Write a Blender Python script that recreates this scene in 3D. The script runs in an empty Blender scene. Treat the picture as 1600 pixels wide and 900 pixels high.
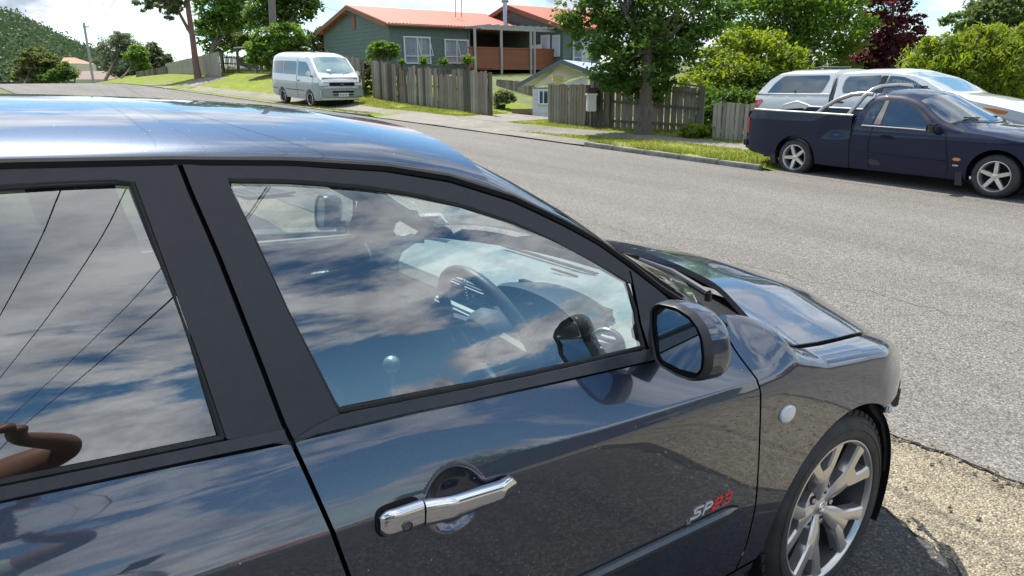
import bpy, bmesh, math, random
import numpy as np
from mathutils import Vector, Matrix
from mathutils.geometry import tessellate_polygon
R = math.radians
random.seed(7); rng = np.random.default_rng(7)
SC = bpy.context.scene
COL = SC.collection

# ------------------------------------------------------------------ camera
CAM = Vector((-2.003, -1.831, 1.72)); FPX = 1155.0
YAW, PIT, ROLL = 52.677, -15.484, 0.010
def cam_basis(yaw, pit, roll):
    y, p = R(yaw), R(pit)
    f = Vector((math.cos(y)*math.cos(p), math.sin(y)*math.cos(p), math.sin(p)))
    r = Vector((math.sin(y), -math.cos(y), 0)); u = r.cross(f)
    c, s = math.cos(roll), math.sin(roll)
    return f, r*c - u*s, u*c + r*s
FW, RT, UP = cam_basis(YAW, PIT, ROLL)
cd = bpy.data.cameras.new('camera'); co = bpy.data.objects.new('camera', cd); COL.objects.link(co)
cd.sensor_width = 36; cd.lens = FPX/1600*36; cd.clip_start = .02; cd.clip_end = 6000
co.matrix_world = Matrix((( RT.x, UP.x, -FW.x, CAM.x), (RT.y, UP.y, -FW.y, CAM.y), (RT.z, UP.z, -FW.z, CAM.z), (0, 0, 0, 1)))
SC.camera = co
# ------------------------------------------------------------------ sky, sun, exposure
SUN_AZ, SUN_EL = 80.0, 62.0
w = bpy.data.worlds.new('World'); SC.world = w; w.use_nodes = True
nt = w.node_tree; nt.nodes.clear()
def N(nt, t, **k):
    n = nt.nodes.new(t)
    for a, b in k.items():
        if a.startswith('i_'): n.inputs[a[2:].replace('_', ' ')].default_value = b
        else: setattr(n, a, b)
    return n
def M2(nt, op, a, b, clamp=False):
    n = nt.nodes.new('ShaderNodeMath'); n.operation = op; n.use_clamp = clamp
    for i, v in enumerate((a, b)):
        if v is None: continue
        if isinstance(v, (int, float)): n.inputs[i].default_value = v
        else: nt.links.new(v, n.inputs[i])
    return n.outputs[0]
out = N(nt, 'ShaderNodeOutputWorld'); bg = N(nt, 'ShaderNodeBackground', i_Strength=0.105)
sky = N(nt, 'ShaderNodeTexSky', sky_type='NISHITA', sun_disc=False, sun_elevation=R(SUN_EL), sun_rotation=R(90-SUN_AZ), air_density=1.0, dust_density=0.25, ozone_density=4.5)
tc = N(nt, 'ShaderNodeTexCoord'); sep = N(nt, 'ShaderNodeSeparateXYZ'); nt.links.new(tc.outputs['Generated'], sep.inputs[0])
zz = M2(nt, 'ADD', M2(nt, 'MAXIMUM', sep.outputs[2], 0.0), 0.42)
comb = N(nt, 'ShaderNodeCombineXYZ')
nt.links.new(M2(nt, 'DIVIDE', sep.outputs[0], zz), comb.inputs[0]); nt.links.new(M2(nt, 'DIVIDE', sep.outputs[1], zz), comb.inputs[1])
mp = N(nt, 'ShaderNodeMapping'); mp.inputs['Location'].default_value = (3.1, 1.7, 0.4); mp.inputs['Scale'].default_value = (1.0, 1.25, 1); nt.links.new(comb.outputs[0], mp.inputs[0])
n1 = N(nt, 'ShaderNodeTexNoise', i_Scale=2.0, i_Detail=9.0, i_Roughness=0.60, i_Distortion=0.25); nt.links.new(mp.outputs[0], n1.inputs['Vector'])
r1 = N(nt, 'ShaderNodeMapRange'); r1.interpolation_type = 'SMOOTHSTEP'; nt.links.new(n1.outputs['Fac'], r1.inputs[0]); r1.inputs[1].default_value = .452; r1.inputs[2].default_value = .55
n2 = N(nt, 'ShaderNodeTexNoise', i_Scale=4.4, i_Detail=8.0, i_Roughness=0.6); nt.links.new(mp.outputs[0], n2.inputs['Vector'])
r2 = N(nt, 'ShaderNodeMapRange'); nt.links.new(n2.outputs['Fac'], r2.inputs[0]); r2.inputs[1].default_value = .36; r2.inputs[2].default_value = .66
# clouds are lit by the sun: brighter on the sun's half of the sky
sd = Vector((math.cos(R(SUN_AZ))*math.cos(R(SUN_EL)), math.sin(R(SUN_AZ))*math.cos(R(SUN_EL)), math.sin(R(SUN_EL))))
dt = N(nt, 'ShaderNodeVectorMath', operation='DOT_PRODUCT'); nt.links.new(tc.outputs['Generated'], dt.inputs[0]); dt.inputs[1].default_value = sd
lit = N(nt, 'ShaderNodeMapRange'); nt.links.new(dt.outputs['Value'], lit.inputs[0]); lit.inputs[1].default_value = -.6; lit.inputs[2].default_value = 1; lit.inputs[3].default_value = 1.3; lit.inputs[4].default_value = 1.25
cc = N(nt, 'ShaderNodeMix', data_type='RGBA'); nt.links.new(r2.outputs[0], cc.inputs[0]); cc.inputs[6].default_value = (2.5, 2.9, 3.5, 1); cc.inputs[7].default_value = (7.3, 7.5, 7.8, 1)
cm = N(nt, 'ShaderNodeVectorMath', operation='SCALE'); nt.links.new(cc.outputs[2], cm.inputs[0]); nt.links.new(lit.outputs[0], cm.inputs[3])
mx = N(nt, 'ShaderNodeMix', data_type='RGBA'); nt.links.new(r1.outputs[0], mx.inputs[0]); hs = N(nt, 'ShaderNodeHueSaturation', i_Hue=.49, i_Saturation=1.14, i_Value=1.12); nt.links.new(sky.outputs[0], hs.inputs['Color']); nt.links.new(hs.outputs[0], mx.inputs[6]); nt.links.new(cm.outputs[0], mx.inputs[7])
gd_ = N(nt, 'ShaderNodeMix', data_type='RGBA'); lo = N(nt, 'ShaderNodeMapRange'); nt.links.new(sep.outputs[2], lo.inputs[0]); lo.inputs[1].default_value = -.02; lo.inputs[2].default_value = .0
nt.links.new(lo.outputs[0], gd_.inputs[0]); gd_.inputs[6].default_value = (1.3, 1.35, 1.2, 1); nt.links.new(mx.outputs[2], gd_.inputs[7]); nt.links.new(gd_.outputs[2], bg.inputs[0]); nt.links.new(bg.outputs[0], out.inputs[0])
sl = bpy.data.lights.new('sun', 'SUN'); sl.energy = 4.2; sl.angle = R(.55); sl.color = (1, .955, .88)
so = bpy.data.objects.new('sun', sl); COL.objects.link(so); so.rotation_euler = (-sd).to_track_quat('-Z', 'Y').to_euler(); so.location = (0, 0, 30)
SC.view_settings.view_transform = 'Standard'; SC.view_settings.look = 'None'; SC.view_settings.gamma = 1; SC.view_settings.exposure = 0.72
SC.render.engine = 'CYCLES'
SC.cycles.max_bounces = 8; SC.cycles.transparent_max_bounces = 16

# ------------------------------------------------------------------ helpers
def D(px, py, dep):                       # a point of the photograph at a distance along the view axis
    return CAM + (FW + RT*((px-800)/FPX) - UP*((py-450)/FPX))*dep
def ray(px, py): return FW + RT*((px-800)/FPX) - UP*((py-450)/FPX)
def atX(px, py, X): d = ray(px, py); return CAM + d*((X-CAM.x)/d.x)
def tag(o, label=None, cat=None, group=None, kind=None):
    if label: o['label'] = label
    if cat: o['category'] = cat
    if group: o['group'] = group
    if kind: o['kind'] = kind
    return o
def empty(name, loc=(0, 0, 0), rz=0, label=None, cat=None, group=None, parent=None):
    o = bpy.data.objects.new(name, None); COL.objects.link(o); o.location = loc; o.rotation_euler = (0, 0, rz)
    o.empty_display_size = .2
    if parent: o.parent = parent
    return tag(o, label, cat, group)
def link(name, me, parent=None):
    o = bpy.data.objects.new(name, me); COL.objects.link(o)
    if parent: o.parent = parent
    return o
def mesh(name, V, Fc, m, parent=None, smooth=False, nrm=None):
    me = bpy.data.meshes.new(name); me.from_pydata([tuple(v) for v in V], [], [tuple(f) for f in Fc])
    ms = m if isinstance(m, (list, tuple)) else [m]
    for q in ms: me.materials.append(q)
    if smooth or nrm is not None: me.polygons.foreach_set('use_smooth', [True]*len(me.polygons))
    if nrm is not None: me.normals_split_custom_set_from_vertices([tuple(n) for n in nrm])
    me.update()
    return link(name, me, parent)
class MB:
    """collects shapes for one mesh object"""
    def __init__(s): s.V = []; s.F = []; s.S = []
    def add(s, V, Fc, smooth=False):
        b = len(s.V); s.V += [Vector(v) for v in V]; s.F += [tuple(i+b for i in f) for f in Fc]; s.S += [smooth]*len(Fc); return s
    def box(s, c, d, rz=0, tap=1.0, M=None, bev=0):
        x, y, z = d[0]/2, d[1]/2, d[2]/2
        if bev > 0:
            bm = bmesh.new(); bmesh.ops.create_cube(bm, size=1); bmesh.ops.scale(bm, vec=d, verts=bm.verts)
            bmesh.ops.bevel(bm, geom=bm.edges[:], offset=bev, segments=2, affect='EDGES')
            bm.verts.index_update(); vs = [v.co.copy() for v in bm.verts]; fs = [[v.index for v in f.verts] for f in bm.faces]; bm.free()
        else:
            vs = [Vector((a*x*(tap if cc > 0 else 1), b*y*(tap if cc > 0 else 1), cc*z)) for cc in (-1, 1) for a, b in ((-1, -1), (1, -1), (1, 1), (-1, 1))]
            fs = [(0, 3, 2, 1), (4, 5, 6, 7), (0, 1, 5, 4), (1, 2, 6, 5), (2, 3, 7, 6), (3, 0, 4, 7)]
        rot = M if M is not None else Matrix.Rotation(rz, 3, 'Z')
        return s.add([rot @ v + Vector(c) for v in vs], fs, bev > 0)
    def tube(s, pts, rad, n=8, closed=False, caps=True):
        pts = [Vector(p) for p in pts]; k = len(pts); rs = rad if isinstance(rad, (list, tuple)) else [rad]*k
        V = []; prev = None
        for i, p in enumerate(pts):
            a = pts[(i-1) % k] if (closed or i > 0) else p; b = pts[(i+1) % k] if (closed or i < k-1) else p
            t = (b-a).normalized() if (b-a).length > 1e-9 else Vector((0, 0, 1))
            if prev is None:
                q = Vector((0, 0, 1)) if abs(t.z) < .9 else Vector((1, 0, 0)); q = (q - t*q.dot(t)).normalized()
            else:
                q = prev - t*prev.dot(t); q = q.normalized() if q.length > 1e-6 else prev
            prev = q; r2 = t.cross(q)
            V += [p + (q*math.cos(2*math.pi*j/n) + r2*math.sin(2*math.pi*j/n))*rs[i] for j in range(n)]
        Fc = []
        for i in range(k if closed else k-1):
            for j in range(n):
                a = i*n+j; b = i*n+(j+1) % n; c = ((i+1) % k)*n+(j+1) % n; d = ((i+1) % k)*n+j; Fc.append((a, b, c, d))
        if caps and not closed: Fc += [tuple(range(n-1, -1, -1)), tuple((k-1)*n+j for j in range(n))]
        return s.add(V, Fc, True)
    def lathe(s, prof, n=32, axis='Y', c=(0, 0, 0), full=2*math.pi):
        """prof: list of (radius, along); revolve about axis"""
        V = []
        for r_, h in prof:
            for j in range(n):
                a = full*j/n; u, v = r_*math.cos(a), r_*math.sin(a)
                p = {'Y': (u, h, v), 'Z': (u, v, h), 'X': (h, u, v)}[axis]; V.append(Vector(p)+Vector(c))
        Fc = [(i*n+j, i*n+(j+1) % n, (i+1)*n+(j+1) % n, (i+1)*n+j) for i in range(len(prof)-1) for j in range(n)]
        return s.add(V, Fc, True)
    def prism(s, poly, vec, smooth=False):
        """planar polygon (3D points) pushed along vec"""
        poly = [Vector(p) for p in poly]; n = len(poly); vec = Vector(vec)
        tri = tessellate_polygon([poly])
        V = poly + [p+vec for p in poly]; Fc = [tuple(t) for t in tri] + [tuple(i+n for i in reversed(t)) for t in tri] + [(i, (i+1) % n, (i+1) % n+n, i+n) for i in range(n)]
        return s.add(V, Fc, smooth)
    def quad(s, a, b, c, d): return s.add([a, b, c, d], [(0, 1, 2, 3)])
    def xf(s, M):
        s.V = [M @ v for v in s.V]; return s
    def build(s, name, m, parent=None, merge=False):
        me = bpy.data.meshes.new(name); me.from_pydata([tuple(v) for v in s.V], [], s.F)
        bm = bmesh.new(); bm.from_mesh(me)
        if merge: bmesh.ops.remove_doubles(bm, verts=bm.verts, dist=1e-5)
        bmesh.ops.recalc_face_normals(bm, faces=bm.faces); bm.to_mesh(me); bm.free()
        if len(me.polygons) == len(s.S): me.polygons.foreach_set('use_smooth', s.S)
        for q in (m if isinstance(m, (list, tuple)) else [m]): me.materials.append(q)
        me.set_sharp_from_angle(angle=R(38))
        return link(name, me, parent)
def rs(pl, n):
    P = np.array(pl, float); d = np.r_[0, np.cumsum(np.linalg.norm(np.diff(P, axis=0), axis=1))]; t = np.linspace(0, d[-1], n)
    return np.stack([np.interp(t, d, P[:, i]) for i in range(P.shape[1])], 1)
# ------------------------------------------------------------------ materials
MATS = {}
def mat(name, c, rough=.6, metal=0., c2=None, sc=3., bump=0., bsc=40., c3=None, sc3=.6, vec='Object', coat=0., spec=.5, stretch=None, det=6., amt=.5, trans=0., dist=.01):
    m = bpy.data.materials.new(name); m.use_nodes = True; nt = m.node_tree; b = nt.nodes['Principled BSDF']
    b.inputs['Base Color'].default_value = (*c, 1); b.inputs['Roughness'].default_value = rough; b.inputs['Metallic'].default_value = metal
    b.inputs['Coat Weight'].default_value = coat; b.inputs['Coat Roughness'].default_value = .02; b.inputs['Coat IOR'].default_value = 1.75; b.inputs['Specular IOR Level'].default_value = spec
    tc = N(nt, 'ShaderNodeTexCoord'); src = tc.outputs[vec]
    if stretch:
        mp = N(nt, 'ShaderNodeMapping'); mp.inputs['Scale'].default_value = stretch; nt.links.new(src, mp.inputs[0]); src = mp.outputs[0]
    col = None
    if c2:
        n = N(nt, 'ShaderNodeTexNoise', i_Scale=sc, i_Detail=det, i_Roughness=.62); nt.links.new(src, n.inputs['Vector'])
        mr = N(nt, 'ShaderNodeMapRange'); nt.links.new(n.outputs['Fac'], mr.inputs[0]); mr.inputs[1].default_value = .5-.2*amt*1.2; mr.inputs[2].default_value = .5+.2*amt*1.2
        x = N(nt, 'ShaderNodeMix', data_type='RGBA'); nt.links.new(mr.outputs[0], x.inputs[0]); x.inputs[6].default_value = (*c, 1); x.inputs[7].default_value = (*c2, 1); col = x.outputs[2]
    if c3:
        n = N(nt, 'ShaderNodeTexNoise', i_Scale=sc3, i_Detail=5., i_Roughness=.6); nt.links.new(src, n.inputs['Vector'])
        mr = N(nt, 'ShaderNodeMapRange'); nt.links.new(n.outputs['Fac'], mr.inputs[0]); mr.inputs[1].default_value = .48; mr.inputs[2].default_value = .68
        x = N(nt, 'ShaderNodeMix', data_type='RGBA'); nt.links.new(mr.outputs[0], x.inputs[0])
        if col: nt.links.new(col, x.inputs[6])
        else: x.inputs[6].default_value = (*c, 1)
        x.inputs[7].default_value = (*c3, 1); col = x.outputs[2]
    if col: nt.links.new(col, b.inputs['Base Color'])
    if bump:
        n = N(nt, 'ShaderNodeTexNoise', i_Scale=bsc, i_Detail=4.); nt.links.new(src, n.inputs['Vector'])
        bp = N(nt, 'ShaderNodeBump', i_Strength=bump, i_Distance=dist); nt.links.new(n.outputs['Fac'], bp.inputs['Height']); nt.links.new(bp.outputs[0], b.inputs['Normal'])
    MATS[name] = m; return m
def pebble_mat(name, cols, sc, rough=.8, bump=1., big=.9, dist=.006, st=None):
    m = bpy.data.materials.new(name); m.use_nodes = True; nt = m.node_tree; b = nt.nodes['Principled BSDF']; b.inputs['Roughness'].default_value = rough; b.inputs['Specular IOR Level'].default_value = .35
    tc = N(nt, 'ShaderNodeTexCoord'); v = N(nt, 'ShaderNodeTexVoronoi', i_Scale=sc, i_Randomness=1.); nt.links.new(tc.outputs['Object'], v.inputs['Vector'])
    sp = N(nt, 'ShaderNodeSeparateColor'); nt.links.new(v.outputs['Color'], sp.inputs[0]); cr = N(nt, 'ShaderNodeValToRGB'); nt.links.new(sp.outputs[0], cr.inputs[0]); cr.color_ramp.interpolation = 'LINEAR'
    el = cr.color_ramp.elements; el[0].color = (*cols[0], 1); el[1].color = (*cols[-1], 1)
    for i, c in enumerate(cols[1:-1]): e = el.new((i+1)/(len(cols)-1)); e.color = (*c, 1)
    dk = N(nt, 'ShaderNodeMapRange'); nt.links.new(v.outputs['Distance'], dk.inputs[0]); dk.inputs[1].default_value = .35; dk.inputs[2].default_value = .75; dk.inputs[3].default_value = 1; dk.inputs[4].default_value = .55
    n = N(nt, 'ShaderNodeTexNoise', i_Scale=big, i_Detail=6., i_Roughness=.65); mpp = N(nt, 'ShaderNodeMapping'); mpp.inputs['Scale'].default_value = st or (1, 1, 1); nt.links.new(tc.outputs['Object'], mpp.inputs[0]); nt.links.new(mpp.outputs[0], n.inputs['Vector']); br = N(nt, 'ShaderNodeMapRange'); nt.links.new(n.outputs['Fac'], br.inputs[0]); br.inputs[1].default_value = .3; br.inputs[2].default_value = .7; br.inputs[3].default_value = .80; br.inputs[4].default_value = 1.15
    f = M2(nt, 'MULTIPLY', dk.outputs[0], br.outputs[0]); s_ = N(nt, 'ShaderNodeVectorMath', operation='SCALE'); nt.links.new(cr.outputs[0], s_.inputs[0]); nt.links.new(f, s_.inputs[3]); nt.links.new(s_.outputs[0], b.inputs['Base Color'])
    bp = N(nt, 'ShaderNodeBump', i_Strength=bump, i_Distance=dist); bp.invert = True; nt.links.new(v.outputs['Distance'], bp.inputs['Height']); nt.links.new(bp.outputs[0], b.inputs['Normal']); MATS[name] = m; return m
def glass_mat(name, tint, refl=1.0, base=(0, 0, 0), rough=0.0, dust=.05):
    m = bpy.data.materials.new(name); m.use_nodes = True; nt = m.node_tree; nt.nodes.clear()
    o = N(nt, 'ShaderNodeOutputMaterial'); t = N(nt, 'ShaderNodeBsdfTransparent'); t.inputs[0].default_value = (*tint, 1)
    g = N(nt, 'ShaderNodeBsdfGlossy', i_Roughness=rough); g.inputs[0].default_value = (1, 1, 1, 1)
    # two-sided Fresnel of a pane (front and back reflection); faces are symmetric
    lw = N(nt, 'ShaderNodeLayerWeight', i_Blend=.5); f5 = M2(nt, 'POWER', lw.outputs['Facing'], 5.0)
    fac = M2(nt, 'MULTIPLY', M2(nt, 'ADD', M2(nt, 'MULTIPLY', f5, .80), .20), refl, True)
    x = N(nt, 'ShaderNodeMixShader'); nt.links.new(fac, x.inputs[0]); nt.links.new(t.outputs[0], x.inputs[1]); nt.links.new(g.outputs[0], x.inputs[2])
    tcn = N(nt, 'ShaderNodeTexCoord'); dn = N(nt, 'ShaderNodeTexNoise', i_Scale=5., i_Detail=9., i_Roughness=.72); nt.links.new(tcn.outputs['Object'], dn.inputs['Vector'])
    dr_ = N(nt, 'ShaderNodeMapRange'); nt.links.new(dn.outputs['Fac'], dr_.inputs[0]); dr_.inputs[1].default_value = .42; dr_.inputs[2].default_value = .75; dr_.inputs[3].default_value = .004; dr_.inputs[4].default_value = dust
    df = N(nt, 'ShaderNodeBsdfDiffuse'); df.inputs[0].default_value = (.5, .48, .44, 1); x2 = N(nt, 'ShaderNodeMixShader'); nt.links.new(dr_.outputs[0], x2.inputs[0]); nt.links.new(x.outputs[0], x2.inputs[1]); nt.links.new(df.outputs[0], x2.inputs[2])
    nt.links.new(x2.outputs[0], o.inputs[0]); MATS[name] = m; return m
def paint_mat(name, c, metal=.55, rough=.32, flake=True, coat_ior=1.6):
    m = mat(name, c, rough, metal, coat=1.0); nt = m.node_tree; b = nt.nodes['Principled BSDF']; b.inputs['Coat IOR'].default_value = coat_ior
    tc = N(nt, 'ShaderNodeTexCoord')
    if flake:
        v = N(nt, 'ShaderNodeTexVoronoi', i_Scale=900.); nt.links.new(tc.outputs['Object'], v.inputs['Vector'])
        mr = N(nt, 'ShaderNodeMapRange'); nt.links.new(v.outputs['Color'], mr.inputs[0]); mr.inputs[3].default_value = .75; mr.inputs[4].default_value = 1.35
        sc = N(nt, 'ShaderNodeVectorMath', operation='SCALE'); sc.inputs[0].default_value = c; nt.links.new(mr.outputs[0], sc.inputs[3]); nt.links.new(sc.outputs[0], b.inputs['Base Color'])
    if coat_ior > 1.9:      # dried water spots and grit
        v2 = N(nt, 'ShaderNodeTexVoronoi', i_Scale=85.); nt.links.new(tc.outputs['Object'], v2.inputs['Vector']); sp = N(nt, 'ShaderNodeSeparateColor'); nt.links.new(v2.outputs['Color'], sp.inputs[0])
        nz = N(nt, 'ShaderNodeTexNoise', i_Scale=3., i_Detail=3.); nt.links.new(tc.outputs['Object'], nz.inputs['Vector'])
        thr = M2(nt, 'MULTIPLY', M2(nt, 'LESS_THAN', sp.outputs[0], M2(nt, 'MULTIPLY', M2(nt, 'SUBTRACT', nz.outputs['Fac'], .40, True), .45)), M2(nt, 'LESS_THAN', v2.outputs['Distance'], .13))
        mxs = N(nt, 'ShaderNodeMix', data_type='RGBA'); nt.links.new(thr, mxs.inputs[0]); nt.links.new(sc.outputs[0], mxs.inputs[6]); mxs.inputs[7].default_value = (.34, .31, .27, 1); nt.links.new(mxs.outputs[2], b.inputs['Base Color'])
        nt.links.new(M2(nt, 'SUBTRACT', .78 if False else metal, thr, True), b.inputs['Metallic']); nt.links.new(M2(nt, 'SUBTRACT', 1.0, M2(nt, 'MULTIPLY', thr, .6)), b.inputs['Coat Weight'])
    # fine dust: roughens the clear coat in patches
    n = N(nt, 'ShaderNodeTexNoise', i_Scale=7., i_Detail=8., i_Roughness=.7); nt.links.new(tc.outputs['Object'], n.inputs['Vector'])
    mr = N(nt, 'ShaderNodeMapRange'); nt.links.new(n.outputs['Fac'], mr.inputs[0]); mr.inputs[1].default_value = .4; mr.inputs[2].default_value = .7; mr.inputs[3].default_value = .012; mr.inputs[4].default_value = .05
    nt.links.new(mr.outputs[0], b.inputs['Coat Roughness'])
    n = N(nt, 'ShaderNodeTexNoise', i_Scale=1.6, i_Detail=2.); nt.links.new(tc.outputs['Object'], n.inputs['Vector'])
    bp = N(nt, 'ShaderNodeBump', i_Strength=.06, i_Distance=.02); nt.links.new(n.outputs['Fac'], bp.inputs['Height']); nt.links.new(bp.outputs[0], b.inputs['Coat Normal'])
    return m
# ------------------------------------------------------------------ the dark hatchback in the foreground
FWc, RTc, UPc = cam_basis(52.677, -14.568, -.038)          # camera axes seen from the car: the drive tips the car nose-down
Bw = Matrix((FW, RT, UP)); Bc = Matrix((FWc, RTc, UPc)); RCW = Bw.transposed() @ Bc
CAMC = Vector((-2.003, -1.831, 1.5)); TCW = CAM - RCW @ CAMC
CARM = Matrix.Translation(TCW) @ RCW.to_4x4()
def cray(px, py): return FWc + RTc*((px-800)/FPX) - UPc*((py-450)/FPX)
def cX(px, py, X): d = cray(px, py); return CAMC + d*((X-CAMC.x)/d.x)
def cY(px, py, Y): d = cray(px, py); return CAMC + d*((Y-CAMC.y)/d.y)
def cZ(px, py, Z): d = cray(px, py); return CAMC + d*((Z-CAMC.z)/d.z)

paint = paint_mat('car_paint', (.052, .066, .098), .8, .34, coat_ior=1.92)
trim = mat('black_trim', (.027, .027, .031), .36, 0, (.031, .031, .035), 60, bump=.03, bsc=400, spec=.45)
rubber = mat('rubber', (.018, .018, .018), .75, 0, (.03, .029, .028), 30)
gapm = mat('dark_gap', (.004, .004, .005), .9)
belt_m = mat('belt_rubber', (.03, .03, .034), .33, 0, (.04, .04, .044), 30)
chrome = mat('chrome', (.86, .86, .87), .05, 1.)
chromed = mat('dull_metal', (.55, .55, .56), .25, 1.)
glassm = glass_mat('window_glass', (.76, .84, .83), 1.1)
rearglass_m = glass_mat('rear_door_glass', (.36, .41, .43), 1.15)
wsglass = glass_mat('windscreen_glass', (.85, .93, .91), .9)
tint2 = glass_mat('privacy_glass', (.30, .33, .35), 1.3)
mirror_m = mat('mirror_glass', (.42, .52, .62), .01, 1.)
dash_m = mat('dash_plastic', (.30, .34, .33), .55, 0, (.26, .30, .29), 60, bump=.1, bsc=600, spec=.35)
dark_in = mat('interior_dark', (.03, .033, .038), .6, 0, (.045, .048, .052), 8, bump=.1, bsc=300)
seat_m = mat('seat_cloth', (.035, .037, .042), .9, 0, (.05, .052, .056), 90, bump=.2, bsc=500)
silver_in = mat('silver_plastic', (.45, .48, .5), .35, .6)
leather = mat('wheel_leather', (.09, .095, .10), .42, bump=.15, bsc=300)
alloy = mat('alloy', (.72, .69, .65), .30, .75, (.64, .61, .57), 6, coat=.6)
alloy_in = mat('alloy_barrel', (.17, .165, .16), .45, .7)
tyre_m = mat('tyre', (.028, .027, .027), .62, 0, (.05, .048, .045), 14, bump=.15, bsc=120)
disc_m = mat('brake_disc', (.25, .24, .23), .35, .9, (.16, .12, .09), 5)
clear_l = mat('clear_lens', (.75, .77, .8), .08, 0, coat=1)
red_m = mat('badge_red', (.80, .02, .025), .35, .0, coat=.6)
white_m = mat('badge_silver', (.85, .85, .84), .3, .35)
paper = mat('paper', (.75, .76, .72), .8); ink = mat('ink_green', (.05, .25, .08), .7); inkr = mat('ink_red', (.5, .05, .05), .7); inkb = mat('ink_black', (.02, .02, .02), .6)

ZT = [.15, .22, .30, .42, .55, .70, .80, .834, .842, .87, .90, .94, .975, 1.0, 1.1, 1.2, 1.3, 1.39, 1.45]
WT = [.79, .815, .838, .856, .865, .869, .870, .869, .866, .856, .844, .826, .808, .797, .753, .705, .652, .598, .555]
def _pch(X, Y):
    X, Y = np.array(X), np.array(Y); h = np.diff(X); d = np.diff(Y)/h; m = np.zeros(len(X)); m[0], m[-1] = d[0], d[-1]
    for i in range(1, len(X)-1):
        m[i] = 0 if d[i-1]*d[i] <= 0 else 2*d[i-1]*d[i]/(d[i-1]+d[i])
    def f(x):
        i = min(max(int(np.searchsorted(X, x))-1, 0), len(h)-1); t = (x-X[i])/h[i]; t2, t3 = t*t, t*t*t
        return float((2*t3-3*t2+1)*Y[i]+(t3-2*t2+t)*h[i]*m[i]+(-2*t3+3*t2)*Y[i+1]+(t3-t2)*h[i]*m[i+1])
    return f
WF = _pch(ZT, WT)
def S(x, z):
    w_ = WF(min(max(z, .15), 1.45)); g = min(max((z-.86)/.16, 0), 1)
    w_ -= g*.10*min(max((x+1.5), 0), 1.3)**2
    if x > .15: w_ -= .125*((x-.15)/.35)**1.55*(1+.5*max(0, z-.7))
    if x > .12 and z > .64: w_ -= .05*min(2.5, (x-.12)/.2)*((z-.64)/.16)**2
    if x < -2.7: w_ -= .16*min((-2.7-x), 1.2)**2
    return w_
def Sn(x, z, e=.006):
    n = Vector((-(S(x+e, z)-S(x-e, z))/(2*e), -1, -(S(x, z+e)-S(x, z-e))/(2*e))); return Vector((-n.x*-1*-1, n.y, n.z)).normalized()
def coons(T, B, L, Rr, nu, nv):
    """T,B run rear to front (u), L,R run top to bottom (v)"""
    T, B, L, Rr = rs(T, nu), rs(B, nu), rs(L, nv), rs(Rr, nv); G = np.zeros((nv, nu, T.shape[1]))
    for j in range(nv):
        v = j/(nv-1)
        for i in range(nu):
            u = i/(nu-1)
            G[j, i] = (1-v)*T[i]+v*B[i]+(1-u)*L[j]+u*Rr[j]-((1-u)*(1-v)*T[0]+u*(1-v)*T[-1]+(1-u)*v*B[0]+u*v*B[-1])
    return G
def side_mesh(name, G, m, parent, sg=-1, off=0., rim=.012, disp=None):
    """grid of (x,z) laid on the body side; sg=-1 the right side, +1 the left; the edges are turned in by rim"""
    nv, nu = G.shape[:2]; V = []; Nn = []; Fc = []
    for j in range(nv):
        for i in range(nu):
            x, z = G[j, i]
            if disp is None: y = -(S(x, z)+off); n = Sn(x, z)
            else:
                y = -(S(x, z)+off)+disp(x, z); e = .0015
                gx = (-(S(x+.006, z)-S(x-.006, z))/.012)+(disp(x+e, z)-disp(x-e, z))/(2*e); gz = (-(S(x, z+.006)-S(x, z-.006))/.012)+(disp(x, z+e)-disp(x, z-e))/(2*e)
                n = Vector((gx, -1, gz)).normalized()
            V.append(Vector((x, y, z))); Nn.append(n)
    for j in range(nv-1):
        for i in range(nu-1): a = j*nu+i; Fc.append((a, a+nu, a+nu+1, a+1))
    if rim:
        loop = [i for i in range(nu)]+[j*nu+nu-1 for j in range(1, nv)]+[(nv-1)*nu+i for i in range(nu-2, -1, -1)]+[j*nu for j in range(nv-2, 0, -1)]
        b = len(V); k = len(loop)
        cen = sum((V[q] for q in loop), Vector())/k
        for q in loop:
            o = (V[q]-cen).normalized()
            V.append(V[q].copy()); Nn.append((Nn[q]+o*.9).normalized())
        for q in loop:
            o = (V[q]-cen).normalized()
            V.append(V[q]-Nn[q]*rim); Nn.append(o)
        for q in range(k): r2 = (q+1) % k; Fc.append((b+q, b+k+q, b+k+r2, b+r2))
    if sg > 0:
        V = [Vector((v.x, -v.y, v.z)) for v in V]; Nn = [Vector((v.x, -v.y, v.z)) for v in Nn]; Fc = [tuple(reversed(f)) for f in Fc]
    return mesh(name, V, Fc, m, parent, True, Nn)
def on_side(px, py):
    y = -.8
    for _ in range(50): p = cY(px, py, y); y = .5*y-.5*S(p.x, p.z)
    return (p.x, p.z)

car = empty('hatchback_car', label='dark blue-grey hatchback filling the foreground with a chrome door handle', cat='car')
car.matrix_world = CARM

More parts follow.
